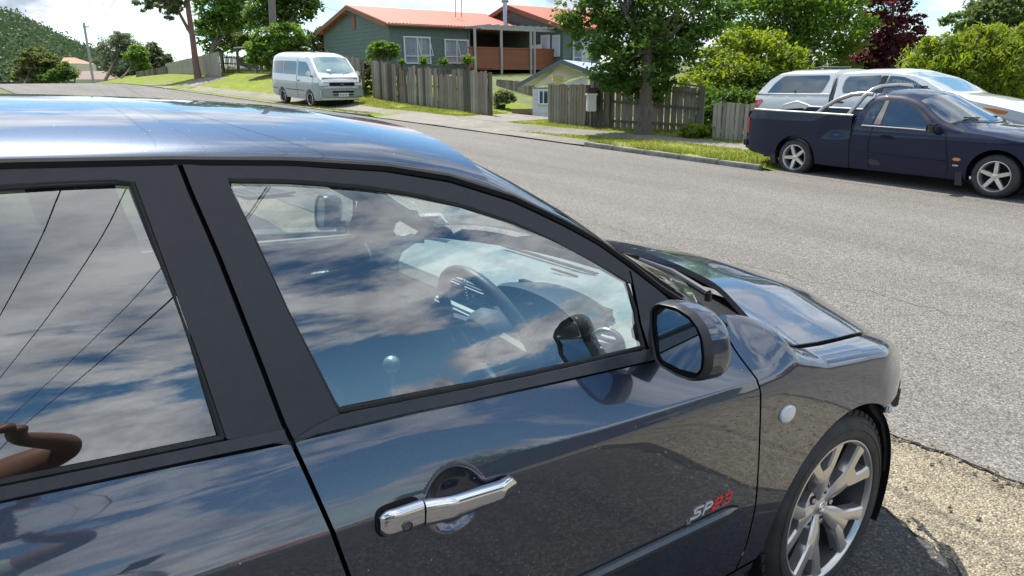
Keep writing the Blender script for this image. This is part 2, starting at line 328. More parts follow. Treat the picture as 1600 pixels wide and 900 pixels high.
# outlines on the side of the car as (x forward of the front axle, z up)
GUT = [(-1.95, 1.386), (-1.733, 1.386), (-1.549, 1.381), (-1.374, 1.368), (-1.242, 1.346), (-1.099, 1.302), (-.974, 1.246), (-.881, 1.197), (-.791, 1.140), (-.704, 1.078), (-.603, 1.022), (-.543, .992), (-.50, .965)]
GAPB = [(-1.722, 1.380), (-1.715, 1.34), (-1.694, 1.248), (-1.673, 1.142), (-1.646, 1.005), (-1.636, .972)]
GAPL = [(-1.636, .972), (-1.61, .874), (-1.59, .80), (-1.575, .748), (-1.56, .60), (-1.56, .45), (-1.57, .30)]
GAPF = [(-.526, .93), (-.524, .905), (-.511, .865), (-.502, .829), (-.490, .763), (-.468, .635), (-.447, .498), (-.447, .378), (-.460, .30)]
FT = [(-1.719, 1.378), (-1.551, 1.373), (-1.377, 1.358), (-1.246, 1.335), (-1.103, 1.291), (-.979, 1.235), (-.885, 1.187), (-.796, 1.128), (-.70, 1.062), (-.632, 1.006)]
GLT = [(-1.662, 1.354), (-1.557, 1.349), (-1.434, 1.336), (-1.336, 1.319), (-1.231, 1.294), (-1.117, 1.254), (-1.025, 1.213), (-.927, 1.162), (-.822, 1.106)]
GLL = [(-1.662, 1.354), (-1.633, 1.257), (-1.605, 1.153), (-1.556, 1.000)]
GLR = [(-.822, 1.106), (-.812, 1.04), (-.826, .972)]
GLB = [(-1.556, 1.000), (-1.425, .996), (-1.204, .986), (-.826, .972)]
BELT = [(-1.634, .978), (-1.429, .975), (-1.21, .966), (-.804, .948), (-.60, .938)]
sh = lambda pl, dx=0, dz=0: [(a+dx, b+dz) for a, b in pl]
HC = (-1.374, .818)
def cup(x, z):
    r_ = math.hypot((x-HC[0])/.066, (z-HC[1])/.064)
    if r_ >= 1: return 0.
    t = min(1, (1-r_)/.68); return .026*t*t*(3-2*t)
def gbulge(x, z): return -.011*math.sin(math.pi*min(1, max(0, (z-.99)/.37)))
for sg in (-1, 1):
    # ---- front door
    top = sh(BELT[:-1], 0, -.004)+[(-.56, .934), (-.530, .930)]; bot = [(-1.567, .30), (-1.1, .292), (-.464, .30)]
    fd = side_mesh('front_door', coons(top, bot, sh(GAPL, .004), sh(GAPF, -.003), 230 if sg < 0 else 40, 160 if sg < 0 else 36), paint, car, sg, disp=cup)
    # black frame round the window: ring of four strips
    def strip(A, B, nu, nv, nm, m, par, off=0., rim=.01): return side_mesh(nm, coons(A, B, [A[0], B[0]], [A[-1], B[-1]], nu, nv), m, par, sg, off, rim)
    fr = strip(FT, GLT+[(-.80, 1.10)], 60, 5, 'window_frame', trim, fd, .002)
    side_mesh('pillar_trim', coons([(-1.716, 1.378), (-1.60, 1.37)], [(-1.634, .985), (-1.54, .985)], sh(GAPB, .004), [(-1.652, 1.372), (-1.656, 1.354), (-1.633, 1.257), (-1.605, 1.153), (-1.556, 1.000), (-1.55, .985)], 8, 40), trim, fd, sg, .0035)
    side_mesh('mirror_sail', coons([(-.803, 1.128), (-.72, 1.074), (-.64, 1.01)], [(-.818, .962), (-.72, .956), (-.63, .95)], [(-.803, 1.128), (-.808, 1.03), (-.818, .962)], [(-.64, 1.01), (-.63, .95)], 10, 10), trim, fd, sg, .006)
    side_mesh('belt_moulding', coons(sh(GLB, 0, -.002)[:1]+sh(GLB, 0, -.002)[1:]+[(-.70, .965), (-.62, .958)], sh(BELT, 0, .001), [(-1.556, .998), (-1.60, .990), (-1.634, .979)], [(-.62, .958), (-.60, .939)], 60, 5), belt_m, fd, sg, .006, .014)
    G = coons(sh(GLT, 0, .012), sh(GLB, 0, -.01), sh(GLL, -.008), sh(GLR, .008), 40, 16)
    side_mesh('window_glass', G, glassm, fd, sg, -.009, 0, disp=gbulge)
    # rubber channel round the glass
    for nm, A, off2 in (('glass_seal', GLL+GLB[1:], 0), ('glass_seal', GLT+GLR[1:], 0)):
        t = MB(); t.tube([(x, sg*(S(x, z)-.003), z) for x, z in rs(A, 60)], .0055, 6); t.build(nm, rubber, fd)
    # side moulding strip low on the door
    mb = MB(); secs = []
    for i, x in enumerate(np.linspace(-1.54, -.531, 40)):
        k = min(1, (-.531-x)/.05); hh = .016*math.sqrt(max(.001, k)); zc_ = .522-.001*(x+.53)
        secs.append([Vector((x, sg*(S(x, zc_+a*hh)+b_*(.3+.7*k)), zc_+a*hh)) for a, b_ in ((1, -.002), (.92, .009), (.4, .015), (-.3, .014), (-.92, .007), (-1, -.002))])
    V = [p for s_ in secs for p in s_]; Fc = [(i*6+j, i*6+j+1, (i+1)*6+j+1, (i+1)*6+j) for i in range(39) for j in range(5)]
    mb.add(V, Fc, True)
    gq = MB(); gq.add([p for x in np.linspace(-1.54, -.526, 40) for p in (Vector((x, sg*(S(x, .522)+.0012), .522+.0195*math.sqrt(min(1, (-.524-x)/.05)))), Vector((x, sg*(S(x, .522)+.0012), .522-.0205*math.sqrt(min(1, (-.524-x)/.05)))))], [(2*i, 2*i+1, 2*i+3, 2*i+2) for i in range(39)], True); gq.build('moulding_shadow_gap', gapm, fd); mb.build('side_moulding', mat('moulding_plastic', (.06, .066, .072), .3, coat=.5) if 'moulding_plastic' not in MATS else MATS['moulding_plastic'], fd)  # dark backing strip stands in for a shadow line round the moulding
    # ---- door handle: lock cap and grip
    def handle(par, x0, sg, lock=True):
        def seg(xa, xb, prof, nm, m, dx0=0):
            V = []; n = 18; xs = np.linspace(xa, xb, 26)
            for x in xs:
                hh, dp, zc_, yo = prof((x-xa)/(xb-xa)); base = S(x, zc_)+yo
                for j in range(n):
                    a = 2*math.pi*j/n; ca, sa = math.cos(a), math.sin(a); ca = math.copysign(abs(ca)**.65, ca); sa = math.copysign(abs(sa)**.8, sa)
                    V.append(Vector((x, sg*(base+dp*.5+dp*.5*ca), zc_+hh*sa)))
            Fc = [(i*n+j, i*n+(j+1) % n, (i+1)*n+(j+1) % n, (i+1)*n+j) for i in range(25) for j in range(n)]+[tuple(range(n-1, -1, -1)), tuple(25*n+j for j in range(n))]
            q = MB(); q.add(V, Fc, True); return q.build(nm, m, par)
        e1 = lambda t, k: math.sqrt(max(.0, 1-(1-min(1, t/k))**2))
        a = seg(x0-.002, x0+.073, lambda t: (.0235*(.35+.65*e1(t+.02, .3)), .021*(.3+.7*e1(t+.02, .5)), .826, .001), 'door_handle', chrome)
        g = seg(x0+.0745, x0+.264, lambda t: ((.0235-.0065*t)*(.15+.85*e1(1.005-t, .12)), .024-.006*max(0, t-.8)/.2, .826-.002*t, .002+.010*min(1, t*4)*min(1, (1-t)*5)), 'door_handle', chrome)
        q = MB()
        q.lathe([(0, .0), (.0075, 0), (.009, .002), (.009, -.002)], 20, 'Y', (x0+.040, sg*(S(x0+.04, .82)+.0225), .818)); q.build('lock_barrel', alloy_in, a if False else par)
        b_ = MB()  # dark gasket under the lock cap
        V = []
        for k, (gx, gz) in enumerate([(math.cos(t), math.sin(t)) for t in np.linspace(0, 2*math.pi, 32, endpoint=False)]):
            x = x0+.036+.0415*math.copysign(abs(gx)**.5, gx); z = .825+.0262*math.copysign(abs(gz)**.5, gz); V.append(Vector((x, sg*(S(x, z)-.002), z)))
        b_.prism(V, (0, sg*.006, 0)); b_.build('handle_gasket', gapm, par)
        q = MB(); q.tube([(x0+.25, sg*(S(x0+.25, .825)-.02), .824), (x0+.247, sg*(S(x0+.25, .825)+.014), .824)], .013, 10); q.build('handle_mount', gapm, par)
    handle(fd, -1.522, sg)
    # ---- rear door
    rb = [(-2.72, 1.002), (-2.35, .999), (-2.005, .992), (-1.913, .989), (-1.809, .986), (-1.645, .980)]
    rd = side_mesh('rear_door', coons(sh(rb, 0, -.002), [(-2.20, .30), (-1.9, .292), (-1.575, .30)], [(-2.72, 1.0), (-2.71, .85), (-2.66, .70), (-2.50, .665), (-2.36, .57), (-2.27, .43), (-2.24, .30)], sh(GAPL, -.004), 110 if sg < 0 else 30, 90 if sg < 0 else 30), paint, car, sg)
    rgt = [(-2.60, 1.315), (-2.35, 1.342), (-1.954, 1.355), (-1.879, 1.357), (-1.793, 1.357)]
    rgr = [(-1.793, 1.357), (-1.771, 1.227), (-1.750, 1.103), (-1.734, 1.000)]
    rgl = [(-2.60, 1.315), (-2.66, 1.15), (-2.67, 1.018)]; rgb = [(-2.67, 1.018), (-2.3, 1.014), (-2.003, 1.008), (-1.879, 1.004), (-1.734, 1.000)]
    strip([(-2.62, 1.34), (-2.35, 1.367), (-1.95, 1.38), (-1.73, 1.38)], [(-2.60, 1.315), (-2.35, 1.342), (-1.954, 1.355), (-1.793, 1.357), (-1.73, 1.357)], 40, 5, 'window_frame', trim, rd, .002)
    side_mesh('pillar_trim', coons([(-1.800, 1.378), (-1.729, 1.379)], [(-1.745, .985), (-1.644, .985)], sh(rgr, .004), sh(GAPB, -.004), 8, 40), trim, rd, sg, .0035)
    side_mesh('pillar_trim', coons([(-2.68, 1.33), (-2.60, 1.315)], [(-2.74, 1.01), (-2.67, 1.018)], [(-2.68, 1.33), (-2.74, 1.01)], rgl, 6, 20), trim, rd, sg, .0035)
    side_mesh('belt_moulding', coons(sh(rgb, 0, -.001)+[(-1.65, .996)], rb, [(-2.67, 1.017), (-2.72, 1.002)], [(-1.646, .996), (-1.645, .98)], 50, 5), belt_m, rd, sg, .006, .014)
    side_mesh('window_glass', coons(sh(rgt, 0, .012), sh(rgb, 0, -.01), sh(rgl, -.01), sh(rgr, .008), 30, 14), rearglass_m, rd, sg, -.009, 0, disp=gbulge)
    for A in (rgl+rgb[1:], rgt+rgr[1:]):
        t = MB(); t.tube([(x, sg*(S(x, z)-.003), z) for x, z in rs(A, 50)], .0055, 6); t.build('glass_seal', rubber, rd)
    handle(rd, -2.55, sg)
    # ---- rear quarter (outside the frame of the photograph)
    q1 = side_mesh('quarter_panel', coons([(-3.44, .99), (-3.1, 1.0), (-2.727, 1.004)], [(-2.99, .38), (-2.97, .46), (-2.88, .58), (-2.76, .655), (-2.666, .676)], [(-3.46, .99), (-3.53, .80), (-3.53, .55), (-3.45, .38), (-3.2, .36), (-2.99, .38)], [(-2.727, 1.004), (-2.717, .85), (-2.666, .69)], 30, 30), paint, car, sg)
    side_mesh('rear_pillar', coons([(-3.02, 1.30), (-2.72, 1.345)], [(-3.30, 1.0), (-2.75, 1.005)], [(-3.02, 1.30), (-3.30, 1.0)], [(-2.70, 1.345), (-2.75, 1.005)], 14, 14), paint, car, sg)
    # ---- sill
    side_mesh('sill', coons([(-2.2, .290), (-.38, .290)], [(-2.25, .19), (-.36, .19)], [(-2.2, .29), (-2.25, .19)], [(-.38, .29), (-.36, .19)], 20, 5), paint, car, sg)
    # ---- dark backing behind the gaps
    side_mesh('inner_shell', coons([(-2.74, .975), (-1.6, .95), (-.52, .88)], [(-2.2, .22), (-.42, .22)], [(-2.74, .97), (-2.6, .72), (-2.26, .5), (-2.2, .22)], [(-.52, .9), (-.40, .5), (-.42, .22)], 30, 16), gapm, car, sg, -.04, 0)
    side_mesh('door_post', coons([(-1.80, 1.40), (-1.66, 1.40)], [(-1.74, .97), (-1.56, .97)], [(-1.80, 1.40), (-1.74, .97)], [(-1.66, 1.40), (-1.56, .97)], 6, 12), gapm, car, sg, -.014, 0)
    side_mesh('roof_rail_backing', coons([(-2.6, 1.37), (-1.95, 1.405), (-1.55, 1.40), (-1.24, 1.363), (-.97, 1.262), (-.79, 1.155), (-.60, 1.04)], [(-2.6, 1.33), (-1.95, 1.365), (-1.55, 1.36), (-1.25, 1.32), (-.99, 1.22), (-.80, 1.11), (-.64, 1.0)], [(-2.6, 1.37), (-2.6, 1.33)], [(-.60, 1.04), (-.64, 1.0)], 60, 5), gapm, car, sg, -.012, 0)
    # ---- front fender with wheel arch, loft of upright sections
    def gy(x): return float(np.interp(x, [-.53, -.42, -.33, -.27, -.09, .02, .153, .235, .35, .5, .65, .75], [.735, .760, .768, .778, .780, .775, .76, .74, .695, .64, .575, .51]))
    def gz(x): return float(np.interp(x, [-.53, -.42, -.36, -.33, -.274, -.2, -.094, .022, .153, .235, .35, .5, .65, .75], [.985, .975, .952, .91, .878, .858, .849, .841, .829, .815, .79, .742, .69, .65]))
    def zb(x):
        if x < -.352: return .30 if x < -.372 else .30+(x+.372)/.02*.02
        if x < .16: return .322+math.sqrt(max(0, .352**2-x**2))
        return float(np.interp(x, [.16, .3, .5, .72], [.632, .628, .62, .60]))
    xs = [-.523, -.50, -.47, -.44, -.41, -.39, -.372, -.355]+list(np.linspace(-.3515, -.30, 10))+list(np.linspace(-.29, .16, 40))+list(np.linspace(.175, .72, 26))
    V = []; nS = 44; GI = {}
    gf_z = [p[1] for p in GAPF]; gf_x = [p[0] for p in GAPF]
    for x in xs:
        zc_ = min(.842, gz(x)-.035); A = Vector((gy(x), gz(x))); C_ = Vector((S(x, zc_), zc_)); mid = Vector((C_.x-.004, .5*(C_.y+A.y)+.45*(A.y-C_.y)))
        col = []
        for i in range(14): t = i/14; p = A*(1-t)**2+mid*2*t*(1-t)+C_*t*t; col.append((p.x, p.y))
        zb_ = min(zb(x), zc_-.02)
        for i in range(nS-14): z = zc_+(zb_-zc_)*i/(nS-15); col.append((S(x, z), z))
        for (y, z) in col:
            xx = x
            if x < -.37:   # the rear columns follow the door gap
                g = float(np.interp(-z, [-q for q in gf_z], gf_x))+.004 if z < .93 else -.522-(z-.93)*-.3
                k = (x+.523)/(.523-.37); xx = g+(-.37-g)*k
            if x < -.33: kk = max(0, min(1, (-.33-x)/.15)); y = y*(1-kk)+(S(xx, z)*kk)
            V.append(Vector((xx, -y, z)))
        # lip turned in
        V.append(Vector((V[-1].x, V[-1].y+.016, V[-1].z+.002)))
    nc = nS+1; Fc = [(i*nc+j, i*nc+j+1, (i+1)*nc+j+1, (i+1)*nc+j) for i in range(len(xs)-1) for j in range(nc-1)]
    if sg > 0: V = [Vector((v.x, -v.y, v.z)) for v in V]; Fc = [tuple(reversed(f)) for f in Fc]
    fe = mesh('fender', V, Fc, paint, car, True); fe.data.set_sharp_from_angle(angle=R(50))
    q = MB(); q.lathe([(.0, .010), (.02, .009), (.029, .005), (.031, -.004)], 28, 'Y'); q.xf(Matrix.Translation((-.372, -(S(-.372, .74)), .74)) @ Matrix.Diagonal((1.08, -1, .80, 1)) @ Matrix.Rotation(0, 4, 'Y'))
    if sg > 0: q.V = [Vector((v.x, -v.y, v.z)) for v in q.V]
    q.build('side_indicator', clear_l, fe)
    # black arch liner, torn where the bumper is missing
    q = MB(); n = 40; ra = []
    for i in range(n+1):
        a = R(-25+230*i/n); ra.append((-.0+.350*math.cos(a), .322+.350*math.sin(a)))
    V = [Vector((x, sg*.835, z)) for x, z in ra]+[Vector((x, sg*.56, z)) for x, z in ra]; q.add(V, [(i, i+1, n+1+i+1, n+1+i) for i in range(n)], True)
    c_ = len(q.V); V = [Vector((0+.36*math.cos(R(a)), sg*.57, .32+.36*math.sin(R(a)))) for a in range(0, 360, 12)]; q.add(V, [tuple(range(30))])
    q.build('arch_liner', gapm, fe)
    q = MB(); pts = []
    for a, r_ in ((62, .352), (50, .357), (38, .357), (26, .352), (12, .355), (4, .352)): pts.append((r_*math.cos(R(a)), .322+r_*math.sin(R(a))))
    inn = [(.335*math.cos(R(a)), .322+.335*math.sin(R(a))) for a in (4, 20, 40, 62)]
    poly = [Vector((x, sg*.843, z)) for x, z in pts]+[Vector((x, sg*.843, z)) for x, z in inn]
    q.xf(Matrix()); poly = [Vector((p.x, sg*.822, p.z)) for p in poly]; q.prism(poly, (0, -sg*.05, 0)); q.build('liner_flange', gapm, fe)
    q = MB()
    for (x, y, z, dx, dy, dz) in ((.42, .765, .575, .05, .035, .07), (.47, .725, .535, .04, .05, .08), (.38, .775, .59, .05, .04, .035), (.53, .66, .56, .06, .06, .07), (.47, .70, .59, .12, .06, .04)): q.box((x, sg*y, z), (dx, dy, dz), rz=-.5*-sg, bev=.006)
    q.build('bumper_bracket', trim, fe)
    q = MB(); q.box((.385, sg*.78, .545), (.03, .015, .03), bev=.006); q.build('bracket_clip', paper, fe)
    # ---- headlight
    q = MB(); V = []
    for x in np.linspace(.62, .80, 12):
        for z in np.linspace(.57, .635, 6): V.append(Vector((x, -sg*-1*(S(min(x, .72), z)-.03-max(0, x-.70)*1.3), z)))
    q.add(V, [(i*6+j, i*6+j+1, (i+1)*6+j+1, (i+1)*6+j) for i in range(11) for j in range(5)], True); q.build('headlight', clear_l, car)
# ---- roof, pillars and windscreen share one crowned surface
def gutz(x): return float(np.interp(x, [-3.25, -2.9, -2.6, -2.3]+[p[0] for p in GUT], [1.24, 1.318, 1.352, 1.375]+[p[1] for p in GUT]))
def guty(x): return S(x, gutz(x))+.001
def cenz(x):
    if x > -1.15: return 1.432-.455*(x+1.15)-.03*(x+1.15)**2+.0
    return float(np.interp(x, [-3.25, -2.9, -2.4, -2.0, -1.7, -1.4, -1.15], [1.335, 1.385, 1.442, 1.464, 1.4665, 1.456, 1.432]))
cz_s = _pch([-3.25, -2.9, -2.4, -2.0, -1.75, -1.4, -1.15], [1.335, 1.385, 1.446, 1.464, 1.467, 1.458, 1.432])
gz_s = _pch([-3.25, -2.9, -2.6, -2.3]+[p[0] for p in GUT[:-1]]+[-.5], [1.24, 1.318, 1.352, 1.375]+[p[1] for p in GUT[:-1]]+[.965])
def ZR(x, y):
    g, c = gz_s(min(x, -.5)), (cz_s(x) if x <= -1.15 else cenz(x)); s_ = min(1, abs(y)/guty(x))
    kf = min(1, max(0, (x+1.15)/.6)); return g+(c-g)*max(0, 1-s_**(2.3-.35*kf))**(.62+.42*kf)
def roof_grid(name, fx, fy, nu, nv, m, dz=0., th=0.):
    V = [Vector((0, 0, 0))]*(nu*nv)
    for i in range(nu):
        for j in range(nv):
            u, v = i/(nu-1), j/(nv-1); x = fx(u, v); y = fy(u, v, x); V[i*nv+j] = Vector((x, y, ZR(x, y)+dz))
    Fc = [(i*nv+j, (i+1)*nv+j, (i+1)*nv+j+1, i*nv+j+1) for i in range(nu-1) for j in range(nv-1)]
    return mesh(name, V, Fc, m, car, True)
def ssp(v, k=2.6):     # denser near the edges
    t = 2*v-1; return math.copysign(1-(1-abs(t))**k, t)
roof_grid('roof', lambda u, v: -3.25+2.10*u, lambda u, v, x: ssp(v)*guty(x), 90, 90, paint)
for sg in (-1, 1):
    roof_grid('windscreen_pillar', lambda u, v: -1.15+.65*u, lambda u, v, x: sg*(guty(x)-(.078-.03*u)*(v**1.6)), 50, 12, paint)
wb = lambda v: -.52+.38*(1-abs(2*v-1)**1.6)
ws = roof_grid('windscreen', lambda u, v: -1.155+(wb(v)+1.155)*u, lambda u, v, x: (2*v-1)*(guty(min(x, -.5))-.065), 30, 30, wsglass, -.008)
roof_grid('windscreen_band', lambda u, v: -1.17+.05*u, lambda u, v, x: (2*v-1)*(guty(x)-.05), 3, 24, gapm, -.004).parent = car
# gutter line and door-top seal
for sg in (-1, 1):
    t = MB(); P_ = [(x, sg*(S(x, z)+.0005), z-.003) for x, z in rs([(-2.6, 1.349), (-2.3, 1.372)]+GUT, 90)]; t.tube(P_, .0085, 6); t.build('gutter_seal', gapm, car)
# headlining and inner pillars
V = []; nu, nv = 26, 16
for i in range(nu):
    for j in range(nv):
        x = -3.1+1.95*i/(nu-1); y = (2*j/(nv-1)-1)*(guty(x)-.05); V.append(Vector((x, y, ZR(x, y)-.035)))
mesh('headlining', V, [(i*nv+j, i*nv+j+1, (i+1)*nv+j+1, (i+1)*nv+j) for i in range(nu-1) for j in range(nv-1)], mat('headlining_cloth', (.25, .27, .27), .9), car, True)
for sg in (-1, 1):
    V = []
    for i in range(20):
        x = -1.2+.68*i/19; yg = guty(x); 
        for a, b_ in ((.012, -.03), (.05, -.052), (.105, -.035), (.10, -.012)): y = yg-a; V.append(Vector((x, sg*y, ZR(x, y)+b_)))
    q = MB(); q.add(V, [(i*4+j, i*4+(j+1) % 4, (i+1)*4+(j+1) % 4, (i+1)*4+j) for i in range(19) for j in range(4)], True); q.build('inner_pillar', mat('pillar_lining', (.16, .19, .20), .8) if sg < 0 else MATS['pillar_lining'], car)
# ---- bonnet
def HZ(x, s_):
    e = gz(x)-.004; c = float(np.interp(x, [-.5, -.2, 0, .2, .4, .6, .75, .85], [1.0, .985, .968, .935, .885, .815, .735, .66]))
    k = 1-abs(s_)**2.2
    z = e+(c-e)*k
    z += .008*math.exp(-((abs(s_)-.60)/.13)**2)
    return z
V = []; nu, nv = 60, 70
for i in range(nu):
    for j in range(nv):
        s_ = ssp(j/(nv-1), 1.5); u = i/(nu-1)
        x0 = -.335+.24*(1-abs(s_)**2.5); x1 = .845-.33*abs(s_)**3.2
        x = x0+(x1-x0)*u; y = s_*(gy(min(x, .75))-.012); z = HZ(x, s_)+.012
        z -= .03*max(0, (u-.93)/.07)**2
        V.append(Vector((x, y, z)))
Fc = [(i*nv+j, (i+1)*nv+j, (i+1)*nv+j+1, i*nv+j+1) for i in range(nu-1) for j in range(nv-1)]
b = len(V); loop = [i*nv for i in range(nu)]+[(nu-1)*nv+j for j in range(1, nv)]+[i*nv+nv-1 for i in range(nu-2, -1, -1)]+[j for j in range(nv-2, 0, -1)]
V += [V[q]+Vector((0, 0, -.02)) for q in loop]; k = len(loop); Fc += [(loop[q], b+q, b+(q+1) % k, loop[(q+1) % k]) for q in range(k)]
bo = mesh('bonnet', V, Fc, paint, car, True); bo.data.set_sharp_from_angle(angle=R(40))
for sg in (-1, 1):
    q = MB(); q.box((.02, sg*.30, HZ(.02, .4)+.006), (.035, .022, .012), bev=.004); q.build('washer_jet', trim, bo)
# engine bay floor under the gaps plus a box added to block light, cowl tray, wiper
q = MB(); q.box((.08, 0, .66), (.84, 1.2, .08)); q.box((.46, 0, .50), (.20, 1.34, .26)); q.build('engine_bay_light_block', gapm, car)
q = MB(); V = []
for j in range(31):
    v = j/30; y = (2*v-1)*.70; xa = wb(v)+.0; V += [Vector((xa-.03, y, ZR(min(xa, -.14), y)-.02 if abs(y) < .6 else .955)), Vector((xa+.10, y, .935-.02*abs(2*v-1))), Vector((-.02, y, .90-.03*abs(2*v-1)))]
q.add(V, [(3*j+a, 3*j+a+1, 3*j+a+4, 3*j+a+3) for j in range(30) for a in (0, 1)], True); q.build('cowl_tray', gapm, car)
for (px0, py0, px1, py1) in ((1107, 459, 1000, 405),):
    a = cZ(px0, py0, .985); b_ = cZ(px1, py1, 1.01)
    q = MB(); q.tube([a+Vector((0, 0, -.02)), a+Vector((0, 0, .004))], .010, 14); q.tube([a, a.lerp(b_, .5)+Vector((0, 0, .012)), b_], [.011, .009, .006], 8)
    q.tube([b_+Vector((0, 0, -.012)), b_+Vector((.02, .30, .0))], .006, 6); q.build('wiper', trim, car)
# ---- nose without its bumper: crash bar and radiator support
q = MB(); q.box((.66, 0, .50), (.06, 1.10, .12), bev=.01); q.box((.60, 0, .60), (.05, 1.15, .05), bev=.008); q.box((.58, 0, .32), (.05, 1.0, .07), bev=.01)
for y in (-.5, -.25, .25, .5): q.box((.60, y, .46), (.04, .05, .30))
q.build('radiator_support', gapm, car)
q = MB(); q.box((.55, 0, .45), (.03, .9, .28)); q.build('radiator', alloy_in, car)
# ---- tail (outside the frame)
V = []
for i, (x, z) in enumerate([(-3.22, 1.25), (-3.36, 1.02), (-3.50, .90), (-3.55, .70), (-3.58, .45), (-3.50, .25)]):
    for j in range(13): t = 2*j/12-1; yw = [.58, .70, .76, .76, .76, .72][i]; V.append(Vector((x+.10*abs(t)**3, t*yw, z-.0)))
q = MB(); q.add(V, [(i*13+j, i*13+j+1, (i+1)*13+j+1, (i+1)*13+j) for i in (1, 2, 3, 4) for j in range(12)], True); q.build('tailgate', paint, car)
q = MB(); q.add(V[:26], [(j, j+1, 13+j+1, 13+j) for j in range(12)], True); q.build('rear_window', tint2, car)
for sg in (-1, 1):
    q = MB(); q.box((-3.47, sg*.70, .90), (.12, .14, .2), bev=.03); q.build('tail_light', red_m, car)
# ---- side mirrors: bezel outline from the glass plane, bulged shell forward
xm = -.868
bez = [cX(px, py, xm) for px, py in ((1022, 482), (1027, 474), (1036, 472), (1060, 478), (1080, 492), (1093, 511), (1100, 530), (1103, 562), (1100, 580), (1092, 594), (1080, 596), (1058, 587), (1034, 571), (1028, 560), (1023, 530), (1021, 500))]
gl = [cX(px, py, xm-.002) for px, py in ((1030, 490), (1033, 483), (1040, 481), (1058, 487), (1074, 499), (1085, 514), (1091, 533), (1093, 560), (1091, 578), (1086, 584), (1062, 577), (1038, 563), (1033, 554), (1031, 530), (1029, 505))]
for sg in (-1, 1):
    def mir(P): return [Vector((p.x+.10*(-p.y-.90)*1.0, sg*-p.y if sg > 0 else p.y, p.z)) for p in P]
    cen = sum(bez, Vector())/len(bez); B0 = [Vector(p) for p in rs([tuple(p) for p in bez+[bez[0]]], 49)[:-1]]
    rings = []
    for (dx, sc_, dy) in ((-.004, .93, 0), (-.008, .97, 0), (-.004, 1.0, 0), (.012, 1.03, -.002), (.028, 1.035, -.004), (.045, 1.02, -.009), (.06, .94, -.013), (.074, .76, -.015), (.083, .46, -.014), (.086, .0, -.012)):
        rings.append(mir([Vector((p.x+dx, cen.y+(p.y-cen.y)*sc_+dy*(1 if True else 1), cen.z+(p.z-cen.z)*sc_)) for p in B0]))
    def loft(rg, nm, m, par):
        n = len(rg[0]); V = [p for r_ in rg for p in r_]; q = MB(); q.add(V, [(i*n+j, i*n+(j+1) % n, (i+1)*n+(j+1) % n, (i+1)*n+j) for i in range(len(rg)-1) for j in range(n)], True); return q.build(nm, m, par)
    mo = loft(rings[3:], 'side_mirror', paint, car)
    loft(rings[:4], 'mirror_bezel', trim, mo)
    G_ = mir([Vector((p.x+.0, p.y, p.z)) for p in gl]); q = MB(); q.add(G_, [tuple(range(len(G_)))]); q.build('mirror_glass', mirror_m, mo)
    q = MB(); q.add(mir([Vector((p.x+.002, cen.y+(p.y-cen.y)*.96, cen.z+(p.z-cen.z)*.96)) for p in B0]), [tuple(range(48))]); q.build('mirror_back', gapm, mo)
    q = MB(); q.tube([(-.75, sg*.72, .985), (-.77, sg*.80, .975), (-.80, sg*.87, .965)], [.05, .036, .034], 12); q.xf(Matrix.Translation((0, 0, .25)) @ Matrix.Diagonal((1, 1, .75, 1))); q.build('mirror_arm', trim, mo)
# ---- front badge on the door
bx0 = Vector((-.722, 0, .553)); sl_ = .0
def strokes(par, paths, ox, oz, sx, sz, wd, m, nm):
    q = MB()
    for pth in paths:
        pp = [(ox+(a+.35*b)*sx, oz+b*sz) for a, b in pth]
        for (a, b) in zip(pp[:-1], pp[1:]):
            d_ = Vector((b[0]-a[0], b[1]-a[1])); L_ = d_.length
            if L_ < 1e-6: continue
            d_.normalize(); nn = Vector((-d_.y, d_.x))*wd/2; a2 = Vector(a)-d_*wd*.4; b2 = Vector(b)+d_*wd*.4
            q.prism([Vector((v.x, -(S(v.x, v.y)+.0003), v.y)) for v in (a2-nn, b2-nn, b2+nn, a2+nn)], (0, -.0022, 0))
    q.build(nm, m, par)
fd0 = [o for o in car.children if o.name == 'front_door'][0]
Sg = [[(1, .95), (.25, 1), (0, .8), (.1, .55), (.85, .45), (.95, .2), (.7, 0), (-.1, .02)]]; Pg = [[(0, -.05), (0, 1), (.75, 1), (.95, .8), (.85, .5), (.1, .42)]]
Two = [[(0, .85), (.2, 1), (.85, 1), (.95, .75), (.8, .52), (.1, .48), (0, .3), (0, 0), (.95, 0)]]; Thr = [[(0, 1), (.9, 1), (.95, .6), (.8, .5), (.3, .5)], [(.8, .5), (.9, .3), (.85, 0), (0, 0)]]
strokes(fd0, Sg, -.712, .552, .030, .024, .0045, white_m, 'badge_letter'); strokes(fd0, Pg, -.670, .552, .026, .024, .0045, white_m, 'badge_letter')
strokes(fd0, [[(-.35, -.25), (-.05, -.28)]], -.712, .552, .03, .021, .009, chromed, 'badge_tail')
strokes(fd0, Two, -.636, .553, .026, .024, .0052, red_m, 'badge_digit'); strokes(fd0, Thr, -.598, .553, .026, .024, .0052, red_m, 'badge_digit')

